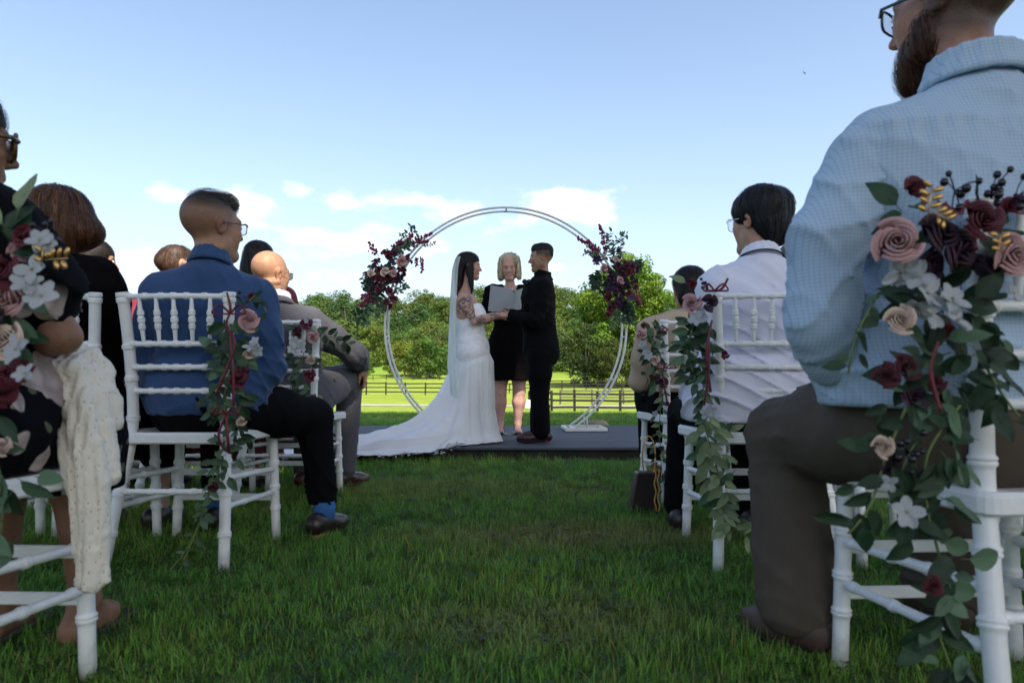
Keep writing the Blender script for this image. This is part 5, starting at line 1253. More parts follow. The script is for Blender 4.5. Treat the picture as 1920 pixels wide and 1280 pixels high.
# ----- man in the blue shirt -------------------------------------------------
def blue_man():
    Y = 2.45; J = make_seated(-1.09, Y, 0, .44, 1.0, 5, .195)
    hc = P(397, 426, 2.46); J['head'] = A_(hc); J['neck'] = A_(P(395, 492, 2.45)) + [0, 0, -.01]
    J['shL'] = A_(P(302, 549, 2.43)); J['shR'] = A_(P(484, 560, 2.50)); J['chest'] = A_(P(392, 625, 2.47)); J['hip'] = A_([-1.09, Y - .02, .535])
    J['elR'] = A_(P(507, 690, 2.50)); J['wrR'] = A_(P(490, 715, 2.80)); J['elL'] = A_(P(268, 690, 2.47)); J['wrL'] = A_(P(320, 720, 2.78))
    J['hipR'] = A_([-1.0, Y + .02, .525]); J['hipL'] = A_([-1.18, Y + .02, .525])
    J['knR'] = A_(P(590, 782, 2.83)); J['anR'] = A_(P(608, 945, 2.73)); J['anR'][2] = .088; J['toeR'] = A_(P(640, 985, 2.84)); J['toeR'][2] = .04
    J['knL'] = A_([-1.25, 2.9, .50]); J['anL'] = A_([-1.22, 2.85, .1]); J['toeL'] = A_([-1.24, 2.99, .035])
    B = Body(J); root = person_root(-1.09, Y, 0, 'man in a blue dress shirt and black trousers with swept-up dark hair and glasses')
    M = head_rot(-37, 2, 0); s = 1.06
    scalp = lambda x, y, z: np.clip((z - .0 + .25 * np.maximum(y, 0)) / .05, 0, 1) * (y < .075) * .8 * np.clip(1.2 - (z > .08) * 0, 0, 1) + .45 * np.clip((.02 - y) / .03, 0, 1) * (z > -.06) * (np.abs(x) < .075)
    B.hand['R'] = hand_prims(J['wrR'], (.2, .9, -.2), (0, .3, 1), .4); B.hand['L'] = hand_prims(J['wrL'], (.5, .8, -.2), (0, .3, 1), .4, thumb=-1)
    build_body(root, B, hc, M, s, SK_TAN, colors_kw=dict(scalp=(.05, .03, .022), scalp_fn=lambda x, y, z: (.5 + .45 * np.clip((z - .03) / .07, 0, 1)) * np.clip((z + .065) / .05, 0, 1) * (y < .06) * np.clip((.045 - y + .6 * z) / .03, 0, 1), top=((.018, .013, .011), lambda x, y, z: .9 * np.clip((z - .062 + .25 * np.abs(x)) / .03, 0, 1) * (y < .085))),
               extra=[el(J['neck'] - B.fwd * .035 + [0, 0, .055], (.05, .02, .02), None, .02)])
    shirt(root, B, 'blue_shirt', .014, hem=.50, disp=fsum(folds(.0055, .8, 2, (.25, .05, 1), 75, lambda X, Y, Z: np.clip((.86 - Z) / .18, .12, 1)), folds(.0042, 1.0, 5, (1, .2, .5), 50), folds(.004, 1.0, 8, (1, .3, .12), 44)), cr=.063, step=.0075, ch=.034,
          extra=[rc(J['chest'] - B.side * .1 + B.fwd * -.02 - [0, 0, .2], J['chest'] + B.side * .1 + B.fwd * -.02 - [0, 0, .2], .115, .115, .06)])
    trousers(root, B, 'black_cloth', .016, disp=folds(.006, 1, 3, (1, .4, .6), 30), cuff_up=.02, flare=.003, hemz=.132)
    make_shoe(root, J['anR'], J['toeR'], MAT['leather_dark'], root.location); make_shoe(root, J['anL'], J['toeL'], MAT['leather_dark'], root.location)
    mb = MB(); mb.tube([J['anR'] + [0, 0, .055], J['anR'] + [0, 0, .02], J['anR'] - [0, 0, .03]], [.043, .042, .042], 14); mb.build('sock', MAT['sock_blue'], root, origin=root.location)
    mb = MB(); mb.tube([J['anL'] + [0, 0, .07], J['anL'] - [0, 0, .035]], [.042, .040], 14); mb.build('sock', MAT['sock_blue'], root, origin=root.location)
    # belt
    T = lambda x, y, z: A_(hc) + M @ (A_([x, y, z]) * s); E = lambda x, y, z, a, b, c, k=.02: el(T(x, y, z), (a * s, b * s, c * s), M, k)
    crown = T(0, -.05, .11)
    hair_obj([E(0, .0, .078, .054, .078, .044), E(.0, .050, .084, .042, .030, .034)], crown, [(.03, .022, .018), (.018, .013, .011), (.05, .035, .026)], root, root.location, 1600, .06, .0010,
             flow=lambda p: Vector(M @ A_([.15, 1, .15])), off=(.0, .014))
    glasses(root, root.location, hc, M, s, MAT['frame_teal'], MAT['lens_clear'])
blue_man()

# ----- bald man in the grey suit ---------------------------------------------
def bald_man():
    Y = 3.52; J = make_seated(-1.13, Y, -8, .44, 1.0, 4, .20)
    hc = P(507, 514, 3.52); J['head'] = A_(hc); J['neck'] = A_(P(520, 570, 3.5)) + [0, 0, -.01]; J['shL'] = A_(P(470, 606, 3.5)); J['shR'] = A_(P(583, 605, 3.58)); J['chest'] = A_(P(530, 660, 3.52)); J['hip'] = A_([-1.13, Y, .53])
    J['elR'] = A_(P(662, 662, 3.72)); J['wrR'] = A_(P(676, 684, 3.93)); J['elL'] = A_([-1.38, 3.6, .75]); J['wrL'] = A_([-1.2, 3.85, .68])
    J['hipR'] = A_([-1.05, Y + .03, .53]); J['knR'] = A_(P(657, 702, 4.0)); J['anR'] = A_(P(646, 886, 3.92)); J['toeR'] = A_(P(682, 907, 4.06)); J['toeR'][2] = .04; J['anR'][2] = .105
    B = Body(J, bulk=1.04); root = person_root(-1.13, Y, 0, 'bald man in a grey suit and dark glasses with his elbow out towards the aisle')
    M = head_rot(-33, -2, 0); s = 1.0
    B.hand['R'] = hand_prims(J['wrR'], (.25, .45, -.9), (.6, -.3, .6), .5); B.hand['L'] = hand_prims(J['wrL'], (.8, .5, -.2), (0, .3, 1), .4, thumb=-1)
    build_body(root, B, hc, M, s, (.42, .215, .12), colors_kw=dict(brow=(.12, .08, .05), stubble=((.30, .16, .10), .6)), extra=[rc(J['head'] - B.fwd * .062 - B.side * .03 + [0, 0, -.055], J['head'] - B.fwd * .062 + B.side * .04 + [0, 0, -.05], .016, .016, .012), rc(J['head'] - B.fwd * .05 - B.side * .03 + [0, 0, -.085], J['head'] - B.fwd * .05 + B.side * .04 + [0, 0, -.08], .018, .018, .012)])
    # jacket with vent and cuffs
    ex = [rc(J['chest'] + [0, 0, -.22] - B.side * .08, J['chest'] + [0, 0, -.34] + B.side * .10, .15, .155, .08)]
    shirt(root, B, 'grey_suit', .022, hem=.40, name='jacket', disp=fsum(folds(.006, 1, 4, (.6, .2, 1), 30, lambda X, Y, Z: np.clip((.95 - Z) / .2, .15, 1)), folds(.005, 1.2, 9, (1, .2, .4), 40, lambda X, Y, Z: (X > -1.0) * 1.0)), cr=.074, extra=ex, ch=.016)
    cp = collar_prims(J['neck'] + B.up * .03, B.up, B.fwd, B.side, .063, .026, .006); link('shirt_collar', sdf_mesh('shirt_collar', cp, .006, origin=root.location), MAT['white_shirt'], root)
    mb = MB(); mb.tube([J['wrR'] + (J['elR'] - J['wrR']) * .06, J['wrR'] - (J['elR'] - J['wrR']) * .05], [.035, .034], 12); mb.build('cuff', MAT['white_shirt'], root, origin=root.location)
    trousers(root, B, 'grey_suit', .018, disp=folds(.005, 1, 3, (1, .4, .6), 26), cuff_up=.02, flare=.010, hipup=.25)
    make_shoe(root, J['anR'], J['toeR'], MAT['leather_wine'], root.location); make_shoe(root, J['anL'], J['toeL'], MAT['leather_wine'], root.location)
    mb = MB(); mb.ball(P(626, 714, 3.62), .011, 8, 5, (1, .4, 1)); mb.build('button', MAT['sole'], root, origin=root.location)
    glasses(root, root.location, hc, M, s, MAT['gold'], MAT['lens_green'], thick=.0012)
bald_man()

# ----- bearded man in the light blue checked shirt ---------------------------
def checked_mat():
    m, nt, b = new_mat('checked_shirt'); N = nt.nodes; L = nt.links; g = N.new('ShaderNodeTexCoord'); sep = N.new('ShaderNodeSeparateXYZ')
    n = N.new('ShaderNodeTexNoise'); n.inputs['Scale'].default_value = 4; n.inputs['Detail'].default_value = 2; L.new(g.outputs['Object'], n.inputs['Vector']); ad = N.new('ShaderNodeVectorMath'); ad.operation = 'SCALE'; ad.inputs['Scale'].default_value = .012; L.new(n.outputs['Color'], ad.inputs[0]); a2 = N.new('ShaderNodeVectorMath'); L.new(g.outputs['Object'], a2.inputs[0]); L.new(ad.outputs[0], a2.inputs[1]); L.new(a2.outputs[0], sep.inputs[0])
    def line(ax, per=.0068, w_=.22):
        k = N.new('ShaderNodeMath'); k.operation = 'DIVIDE'; L.new(sep.outputs[ax], k.inputs[0]); k.inputs[1].default_value = per
        f = N.new('ShaderNodeMath'); f.operation = 'FRACT'; L.new(k.outputs[0], f.inputs[0]); c = N.new('ShaderNodeMath'); c.operation = 'LESS_THAN'; L.new(f.outputs[0], c.inputs[0]); c.inputs[1].default_value = w_; return c.outputs[0]
    mx = N.new('ShaderNodeMath'); mx.operation = 'MAXIMUM'; L.new(line(0), mx.inputs[0]); L.new(line(2), mx.inputs[1])
    c = N.new('ShaderNodeMixRGB'); L.new(mx.outputs[0], c.inputs[0]); c.inputs[1].default_value = (.40, .50, .62, 1); c.inputs[2].default_value = (.30, .41, .54, 1); L.new(c.outputs[0], b.inputs['Base Color']); b.inputs['Roughness'].default_value = .85; b.inputs['Specular IOR Level'].default_value = .15
    n3 = N.new('ShaderNodeTexNoise'); n3.inputs['Scale'].default_value = 14; n3.inputs['Detail'].default_value = 5; L.new(g.outputs['Object'], n3.inputs['Vector']); bp = N.new('ShaderNodeBump'); bp.inputs['Distance'].default_value = .004; L.new(n3.outputs['Fac'], bp.inputs['Height']); L.new(bp.outputs[0], b.inputs['Normal'])
    MAT['checked_shirt'] = m
checked_mat()
def bearded_man():
    Y = 1.27; hc = P(1792, 12, 1.31); J = make_seated(.86, Y, 10, .44, 1.1, 4, .23)
    J['head'] = A_(hc); J['neck'] = A_(P(1825, 150, 1.25)) - [0, 0, .01]; J['shL'] = A_(P(1612, 300, 1.23)); J['shR'] = A_([1.055, 1.27, J['shL'][2]]); J['chest'] = A_([.845, 1.26, .90]); J['hip'] = A_([.84, 1.27, .55])
    J['elL'] = A_(P(1550, 632, 1.228)); J['wrL'] = A_(P(1608, 724, 1.48)); J['elR'] = A_([1.13, 1.32, .72]); J['wrR'] = A_([1.0, 1.55, .66])
    J['hipL'] = A_([.76, 1.32, .54]); J['hipR'] = A_([.97, 1.32, .54]); J['knL'] = A_(P(1470, 815, 1.66)); J['anL'] = A_(P(1492, 1135, 1.60)); J['anL'][2] = .11; J['toeL'] = A_(P(1418, 1175, 1.70)); J['toeL'][2] = .042
    J['knR'] = A_([1.08, 1.78, .52]); J['anR'] = A_([1.08, 1.74, .1]); J['toeR'] = A_([1.10, 1.9, .04])
    B = Body(J, bulk=1.16); root = person_root(.86, Y, 0, 'large bearded man in a light blue checked shirt and khaki trousers at the right edge')
    M = head_rot(31, 2, 0); s = 1.14
    B.hand['L'] = hand_prims(J['wrL'], (.6, .6, -.4), (-.6, 0, .6), .5, thumb=-1); B.hand['R'] = hand_prims(J['wrR'], (-.5, .6, -.2), (0, 0, 1), .5)
    B.arm['L'] = inflate(B.arm['L'][:2], -.022) + inflate(B.arm['L'][2:3], -.012) + B.arm['L'][3:]; B.arm['L'][0] = rc(J['shL'] + [.03, 0, -.02], J['shL'] * .5 + J['elL'] * .5, .035, .034, .03)
    build_body(root, B, hc, M, s, (.36, .18, .125), step=.010, colors_kw=dict(scalp=(.035, .02, .014), scalp_fn=lambda x, y, z: .92 * np.clip((z + .095) / .04, 0, 1) * np.clip((.03 - y) / .03, 0, 1) * np.clip((.12 - y * 0), 0, 1) / .12))
    ex = [rc([.70, 1.27, .66], [1.0, 1.27, .66], .125, .125, .06), rc([.72, 1.27, .58], [1.0, 1.27, .58], .13, .13, .06), 
          rc([.69, 1.215, 1.045], [1.02, 1.215, 1.045], .055, .055, .05)]
    seam = lambda X, Y, Z: -.0035 * np.exp(-((Z - (1.075 - .02 * np.abs(X - .85) * 6 * .2)) / .006) ** 2) * (Y < 1.24)
    pleat = lambda X, Y, Z: .0035 * np.sin(X * 190 + 3 * np.sin(Z * 9)) * np.exp(-((Z - 1.055) / .03) ** 2) * (Y < 1.24)
    aL = [rc(J['shL'] + [.012, 0, -.005], P(1552, 450, 1.225), .072, .064, .02), rc(P(1552, 450, 1.225), P(1541, 610, 1.225), .064, .061, .02), rc(P(1541, 610, 1.225), P(1560, 662, 1.25), .060, .056, .02), rc(P(1560, 662, 1.25), P(1605, 722, 1.47), .054, .038, .02)]
    sl = sdf_mesh('sleeve', aL, .0062, disp=fsum(folds(.0065, .75, 6, (.9, .3, .8), 62, lambda X, Y, Z: np.clip((1.06 - Z) / .2, .15, 1)), folds(.004, 1.1, 2, (1, .2, -.6), 60)), origin=root.location); link('sleeve', sl, MAT['checked_shirt'], root)
    B.arm['L'] = [rc(J['shL'] + [.05, 0, 0], J['shL'] + [.05, 0, -.05], .05, .05, .03)] * 4
    shirt(root, B, 'checked_shirt', .016, hem=.575, disp=fsum(seam, pleat, folds(.008, .62, 2, (.5, .1, .9), 85, lambda X, Y, Z: np.clip((1.0 - Z) / .25, .25, 1)), folds(.007, .8, 6, (.8, .2, .8), 60, lambda X, Y, Z: (X < .66) * np.clip((1.08 - Z) / .15, .2, 1)), folds(.003, 1.5, 3, (1, .2, .3), 50)), cr=.077, ch=.040, ct=.008, step=.0062, extra=ex)
    trousers(root, B, 'khaki', .020, disp=fsum(folds(.007, .8, 3, (.3, .4, 1), 110, lambda X, Y, Z: np.clip((Z - .33) / .1, 0, 1) * np.clip((Y - 1.42) / .1, .15, 1) + 1.2 * np.clip((.22 - Z) / .1, 0, 1)), folds(.004, .9, 7, (1, .3, .5), 60)), cuff_up=.02, flare=.030, step=.009, hemz=.05, hipup=.09)
    make_shoe(root, J['anL'], J['toeL'], MAT['leather_brown'], root.location); make_shoe(root, J['anR'], J['toeR'], MAT['leather_brown'], root.location)
    T = lambda x, y, z: A_(hc) + M @ (A_([x, y, z]) * s); E = lambda x, y, z, a, b, c, k=.02: el(T(x, y, z), (a * s, b * s, c * s), M, k)
    hair_obj([E(0, .035, -.075, .058, .055, .045, .02), E(0, .062, -.108, .034, .034, .034, .03), E(-.055, .02, -.055, .016, .026, .04), E(.055, .02, -.055, .016, .026, .04)], T(0, .05, .0), [(.06, .022, .012), (.035, .013, .008), (.10, .035, .016)], root, root.location, 1600, .045, .0010, grav=.75, name='beard', off=(0, .010), step=.006)
    hair_obj([E(0, -.012, .055, .078, .098, .078), ], T(0, 0, .1), [(.03, .018, .012), (.02, .012, .009)], root, root.location, 900, .03, .0010, grav=.6, cut=plane_cut(T(0, .0, -.005), -(M @ A_([0, .35, 1]))), name='hair')
    glasses(root, root.location, hc, M, s, MAT['frame_teal'], MAT['lens_clear'], thick=.0028)
bearded_man()

# ----- boy in the white shirt ------------------------------------------------
def boy():
    Y = 2.45; hc = P(1424, 416, 2.50); J = make_seated(.86, Y, 0, .44, .97, 4, .19)
    J['head'] = A_(hc); J['neck'] = A_(P(1425, 485, 2.46)); J['shL'] = A_(P(1345, 540, 2.45)); J['shR'] = A_(P(1520, 545, 2.45)); J['chest'] = A_(P(1432, 620, 2.46)); J['hip'] = A_([.87, Y, .53])
    J['elL'] = A_(P(1330, 665, 2.50)); J['wrL'] = A_(P(1330, 690, 2.75)); J['knL'] = A_(P(1286, 775, 2.90)); J['anL'] = A_(P(1272, 950, 2.86)); J['anL'][2] = .105; J['toeL'] = A_(P(1268, 990, 3.0)); J['toeL'][2] = .035
    B = Body(J, bulk=.98); root = person_root(.86, Y, 0, 'black-haired boy in a white shirt and thin round glasses turned to the left')
    M = head_rot(33, 0, 0); s = 1.0
    B.hand['L'] = hand_prims(J['wrL'], (.4, .8, -.2), (0, .3, 1), .4, thumb=-1); B.hand['R'] = hand_prims(J['wrR'], (-.4, .8, -.2), (0, .3, 1), .4)
    build_body(root, B, hc, M, s, (.38, .21, .14), colors_kw=dict(brow=(.01, .01, .01)))
    shirt(root, B, 'white_shirt', .016, hem=.475, disp=fsum(folds(.012, .8, 1, (.2, .1, 1), 70, lambda X, Y, Z: np.clip((.95 - Z) / .2, .12, 1)), folds(.006, 1.1, 5, (1, .2, .5), 50)), cr=.060, ch=.024, extra=[rc([.75, 2.43, .62], [.99, 2.43, .62], .135, .135, .06), rc([.74, 2.43, .53], [1.0, 2.43, .53], .135, .135, .05)])
    mb = MB(); pts = []
    for i in range(24):
        a = 6.283 * i / 23; pts.append(J['neck'] + B.up * (-.002 - .02 * math.sin(a)) + B.side * .0795 * math.cos(a) + B.fwd * .0795 * math.sin(a))
    mb.tube(pts, .003, 5); mb.build('necktie_band', MAT['black_cloth'], root, origin=root.location)
    trousers(root, B, 'black_cloth', .018, disp=folds(.005, 1, 3, (1, .4, .6), 30), cuff_up=.02, flare=.01)
    make_shoe(root, J['anL'], J['toeL'], MAT['leather_dark'], root.location); make_shoe(root, J['anR'], J['toeR'], MAT['leather_dark'], root.location)
    T = lambda x, y, z: A_(hc) + M @ (A_([x, y, z]) * s); E = lambda x, y, z, a, b, c, k=.02: el(T(x, y, z), (a * s, b * s, c * s), M, k)
    hair_obj([E(-.028, -.022, .05, .066, .098, .082), E(.028, -.022, .05, .066, .098, .082), E(-.0, -.055, -.01, .078, .06, .07), E(0, .06, .075, .05, .04, .032), E(.058, .02, .04, .028, .05, .045), E(-.058, .02, .04, .028, .05, .045), E(0, -.07, -.06, .05, .03, .04)],
             T(0, -.03, .13), [(.009, .009, .012), (.005, .005, .007), (.018, .018, .022)], root, root.location, 2200, .10, .0012, grav=.45, off=(0, .005), disp=folds(.002, 3, 1, (1, .3, 0), 60))
    glasses(root, root.location, hc, M, s, MAT['white_metal'], MAT['lens_clear'], thick=.0012, w=.026, h=.024)
boy()

# ----- woman with the brown bob ------------------------------------------------
def bob_woman():
    Y = 2.46; hc = P(112, 432, 2.50); J = make_seated(-1.585, Y, 0, .44, .98, 4, .185)
    J['head'] = A_(hc); J['neck'] = A_(P(112, 510, 2.46)); J['shL'] = A_(P(35, 560, 2.45)); J['shR'] = A_(P(190, 565, 2.45)); J['chest'] = A_([-1.585, 2.46, .86]); J['elR'] = A_(P(205, 680, 2.52)); J['wrR'] = A_(P(190, 700, 2.75))
    B = Body(J, fem=True, bulk=1.06); root = person_root(-1.585, Y, 0, 'woman with a thick chestnut bob and black top beyond the floral-dress woman')
    M = head_rot(-12, 0, 0); s = 1.0; B.hand['L'] = hand_prims(J['wrL'], (.4, .8, -.2), (0, .3, 1), .4, thumb=-1); B.hand['R'] = hand_prims(J['wrR'], (-.4, .8, -.2), (0, .3, 1), .4)
    build_body(root, B, hc, M, s, SK_LIGHT, fem=True)
    shirt(root, B, 'black_knit', .022, hem=.47, collar=False, disp=folds(.006, 1, 1, (.2, .1, 1), 34), extra=[rc(J['neck'] - [0, 0, .02], J['neck'] - [0, 0, .04], .075, .09, .05)])
    sk = inflate([B.torso[2]] + B.leg['L'][:2] + B.leg['R'][:2], .03, .10) + [rc(J['knL'], J['anL'] * .45 + J['knL'] * .55, .08, .09, .1), rc(J['knR'], J['anR'] * .45 + J['knR'] * .55, .08, .09, .1)]
    link('skirt', sdf_mesh('skirt', sk, .011, cut=lambda X, Y, Z: np.maximum(Z - .56, .26 - Z) + 0 * X + 0 * Y, origin=root.location), MAT['black_knit'], root)
    for q in 'LR': make_shoe(root, J['an' + q], J['toe' + q], MAT['leather_dark'], root.location)
    T = lambda x, y, z: A_(hc) + M @ (A_([x, y, z]) * s); E = lambda x, y, z, a, b, c, k=.03: el(T(x, y, z), (a * s, b * s, c * s), M, k)
    hair_obj([E(0, -.015, .05, .118, .122, .115), E(.045, .01, -.005, .112, .095, .07), E(-.045, .01, -.005, .10, .095, .07), E(0, -.045, -.045, .095, .085, .08), E(0, -.055, -.10, .065, .055, .055)], T(0, -.02, .155), [(.085, .033, .016), (.05, .018, .009), (.15, .065, .03), (.11, .045, .02), (.035, .014, .008)],
             root, root.location, 4200, .13, .0013, grav=.35, off=(0, .006), disp=folds(.004, 2, 1, (1, .6, 0), 50), step=.007)
bob_woman()

# ----- woman in the floral dress at the left edge ------------------------------
def floral_mat():
    m, nt, b = new_mat('floral_dress'); N = nt.nodes; L = nt.links; g = N.new('ShaderNodeTexCoord')
    n = N.new('ShaderNodeTexNoise'); n.inputs['Scale'].default_value = 11; n.inputs['Detail'].default_value = 2; L.new(g.outputs['Object'], n.inputs['Vector'])
    sc = N.new('ShaderNodeVectorMath'); sc.operation = 'SCALE'; sc.inputs['Scale'].default_value = .085; L.new(n.outputs['Color'], sc.inputs[0]); ad = N.new('ShaderNodeVectorMath'); L.new(g.outputs['Object'], ad.inputs[0]); L.new(sc.outputs[0], ad.inputs[1])
    def vor(scale, feat='F1'):
        v = N.new('ShaderNodeTexVoronoi'); v.inputs['Scale'].default_value = scale; v.feature = feat; L.new(ad.outputs[0], v.inputs['Vector']); return v
    v = vor(10.5); pet = vor(26); cr = N.new('ShaderNodeValToRGB'); L.new(v.outputs['Distance'], cr.inputs[0]); cr.color_ramp.elements[0].position = .47; cr.color_ramp.elements[0].color = (1, 1, 1, 1); cr.color_ramp.elements[1].position = .495; cr.color_ramp.elements[1].color = (0, 0, 0, 1)
    pc = N.new('ShaderNodeValToRGB'); L.new(pet.outputs['Distance'], pc.inputs[0]); pc.color_ramp.elements[0].color = (.62, .50, .46, 1); pc.color_ramp.elements[1].color = (.28, .22, .20, 1); pc.color_ramp.elements[1].position = .75
    heart = N.new('ShaderNodeValToRGB'); L.new(v.outputs['Distance'], heart.inputs[0]); heart.color_ramp.elements[0].position = .03; heart.color_ramp.elements[0].color = (1, 1, 1, 1); heart.color_ramp.elements[1].position = .12; heart.color_ramp.elements[1].color = (0, 0, 0, 1)
    h = N.new('ShaderNodeMixRGB'); L.new(heart.outputs[0], h.inputs[0]); L.new(pc.outputs[0], h.inputs[1]); h.inputs[2].default_value = (.42, .10, .08, 1)
    v2 = vor(17); gr = N.new('ShaderNodeValToRGB'); L.new(v2.outputs['Distance'], gr.inputs[0]); gr.color_ramp.elements[0].position = .17; gr.color_ramp.elements[0].color = (1, 1, 1, 1); gr.color_ramp.elements[1].position = .2; gr.color_ramp.elements[1].color = (0, 0, 0, 1)
    base = N.new('ShaderNodeMixRGB'); L.new(gr.outputs[0], base.inputs[0]); base.inputs[1].default_value = (.004, .004, .006, 1); base.inputs[2].default_value = (.10, .11, .06, 1)
    mx = N.new('ShaderNodeMixRGB'); L.new(cr.outputs[0], mx.inputs[0]); L.new(base.outputs[0], mx.inputs[1]); L.new(h.outputs[0], mx.inputs[2])
    sh = N.new('ShaderNodeSeparateXYZ'); L.new(g.outputs['Object'], sh.inputs[0]); top = N.new('ShaderNodeMapRange'); top.inputs[1].default_value = .76; top.inputs[2].default_value = .80; L.new(sh.outputs[2], top.inputs[0])
    mt = N.new('ShaderNodeMixRGB'); L.new(top.outputs[0], mt.inputs[0]); L.new(mx.outputs[0], mt.inputs[1]); mt.inputs[2].default_value = (.004, .004, .005, 1)
    L.new(mt.outputs[0], b.inputs['Base Color']); b.inputs['Roughness'].default_value = .85; b.inputs['Specular IOR Level'].default_value = .06; MAT['floral_dress'] = m
floral_mat()
def floral_woman():
    Y = 1.27; hc = P(-92, 262, 1.36); J = make_seated(-1.10, Y, -4, .44, .95, 4, .18)
    J['head'] = A_(hc); J['neck'] = A_(P(-80, 345, 1.30)); J['shR'] = A_(P(2, 430, 1.27)); J['shL'] = A_([-1.29, 1.27, J['shR'][2]]); J['chest'] = A_([-1.11, 1.27, .80])
    J['elR'] = A_(P(118, 632, 1.30)); J['wrR'] = A_(P(20, 655, 1.50)); J['hip'] = A_([-1.10, 1.25, .53]); J['knR'] = A_([-1.06, 1.66, .51]); J['knL'] = A_([-1.24, 1.66, .51]); J['anR'] = A_([-1.02, 1.66, .10]); J['toeR'] = A_([-1.03, 1.80, .035]); J['anL'] = A_([-1.22, 1.66, .10]); J['toeL'] = A_([-1.24, 1.80, .035])
    B = Body(J, fem=True, bulk=1.12); root = person_root(-1.10, Y, 0, 'woman in a black dress with pale flowers and tortoiseshell sunglasses, cut by the left edge')
    M = head_rot(-42, 0, 0); s = 1.0; B.hand['R'] = hand_prims(J['wrR'], (-.8, .5, -.2), (0, 0, 1), .4); B.hand['L'] = hand_prims(J['wrL'], (.4, .8, -.2), (0, .3, 1), .4, thumb=-1)
    build_body(root, B, hc, M, s, SK_BROWN, fem=True, colors_kw=dict(lips=(.25, .05, .05)))
    sl = J['shR'] * .45 + J['elR'] * .55; ax_ = (J['elR'] - J['shR']); ax_ /= np.linalg.norm(ax_)
    pr = B.torso + [rc(J['shR'], sl, .054, .066, .03), rc(J['shL'], J['shL'] * .3 + J['elL'] * .7, .062, .07, .03)]
    neckcut = plane_cut(J['neck'] - B.up * .01, B.up * 1.0 + B.fwd * .3)
    def cf(X, Y, Z): return np.maximum(.44 - Z, np.minimum(neckcut(X, Y, Z), 1)) + 0 * X
    me = sdf_mesh('dress', inflate(pr, .014) + inflate(B.leg['R'][:2] + B.leg['L'][:2], .02, .10) + [rc([-1.05, 1.3, .54], [-1.2, 1.3, .54], .14, .14, .08), rc([-1.02, 1.22, .60], [-1.02, 1.5, .55], .11, .09, .08), rc(J['knR'], J['knR'] - [0, 0, .14], .10, .11, .08), rc(J['knL'], J['knL'] - [0, 0, .14], .10, .11, .08)], .008,
                  disp=fsum(folds(.008, 1, 1, (.6, .1, .6), 34), folds(.004, 1, 4, (1, .1, .2), 44)), cut=lambda X, Y, Z: np.maximum(np.maximum((.36 + .09 * (Y < 1.5)) - Z, neckcut(X, Y, Z)), 0 * X - 1), origin=root.location)
    d = link('dress', me, MAT['floral_dress'], root)
    T = lambda x, y, z: A_(hc) + M @ (A_([x, y, z]) * s); E = lambda x, y, z, a, b, c, k=.03: el(T(x, y, z), (a * s, b * s, c * s), M, k)
    hair_obj([E(0, -.02, .05, .09, .108, .09), E(0, -.06, -.04, .085, .06, .10), E(0.02, -.07, -.14, .07, .045, .10), E(.075, -.03, -.06, .03, .05, .10)], T(0, 0, .14), [(.02, .012, .01), (.012, .008, .007), (.035, .02, .014)], root, root.location, 1500, .16, .0012, grav=.75, off=(0, .008), step=.008)
    glasses(root, root.location, hc, M, s, MAT['tortoise'], MAT['lens_brown'], thick=.0042, w=.030, h=.026)
    for q in 'LR':
        a, t = J['an' + q], J['toe' + q]; d = t - a; d[2] = 0; d /= np.linalg.norm(d); mb = MB(); m_ = (a + t) / 2; m_[2] = .012
        mb.box(m_, (.075, .25, .016), bevel=.006); mb.build('sandal_sole', MAT['leather_brown'], root, origin=root.location, smooth=False)
    # crocheted cardigan lying over her lap and hanging to the chair leg
    D = 1.36; Q = lambda x, y, dd=0: A_(P(x, y, D + dd)); pr = []
    cols = [[(83, 695, .02), (100, 760, 0), (128, 850, -.02), (148, 950, -.02), (156, 1030, -.02), (160, 1088, -.02)], [(113, 680, .02), (130, 750, -.01), (154, 850, -.03), (166, 950, -.03), (172, 1030, -.03), (172, 1096, -.03)], [(143, 675, .02), (158, 750, -.01), (174, 830, -.02), (190, 900, -.02), (190, 1000, -.02), (189, 1085, -.02)],
            [(164, 672, .04), (182, 740, .02), (196, 800, .01), (206, 850, .01), (212, 892, .01)], [(169, 680, .06), (194, 710, .05), (212, 755, .05), (216, 792, .05)], [(138, 672, .05), (169, 690, .05), (199, 735, .04), (206, 780, .05)], [(98, 668, .03), (138, 662, .03), (174, 668, .05), (202, 700, .07)], [(48, 690, .02), (88, 690, 0), (138, 690, 0), (174, 705, .03)]]
    for c in cols:
        for a, b in zip(c[:-1], c[1:]): pr.append(rc(Q(*a), Q(*b), .0165, .0165, .007))
    crochet = lambda X, Y, Z: .0009 * np.sin(Z * 420 + .8 * np.sin(X * 200)) * np.sin((X + .4 * Z) * 430) + .0022 * np.sin(X * 330 + 2 * np.sin(Z * 14) + 3 * np.sin(Y * 20))
    me = sdf_mesh('cardigan', pr, .0045, disp=crochet, origin=root.location, relax=0)
    m, nt, b = new_mat('crochet'); N = nt.nodes; L = nt.links; g = N.new('ShaderNodeTexCoord'); v = N.new('ShaderNodeTexVoronoi'); v.inputs['Scale'].default_value = 120; mp = N.new('ShaderNodeMapping'); mp.inputs['Scale'].default_value = (1, 1, .6); L.new(g.outputs['Object'], mp.inputs[0]); L.new(mp.outputs[0], v.inputs['Vector'])
    r = N.new('ShaderNodeValToRGB'); L.new(v.outputs['Distance'], r.inputs[0]); r.color_ramp.elements[0].color = (.34, .28, .20, 1); r.color_ramp.elements[0].position = .06; r.color_ramp.elements[1].color = (.74, .69, .60, 1); r.color_ramp.elements[1].position = .24; L.new(r.outputs[0], b.inputs['Base Color']); b.inputs['Roughness'].default_value = .95
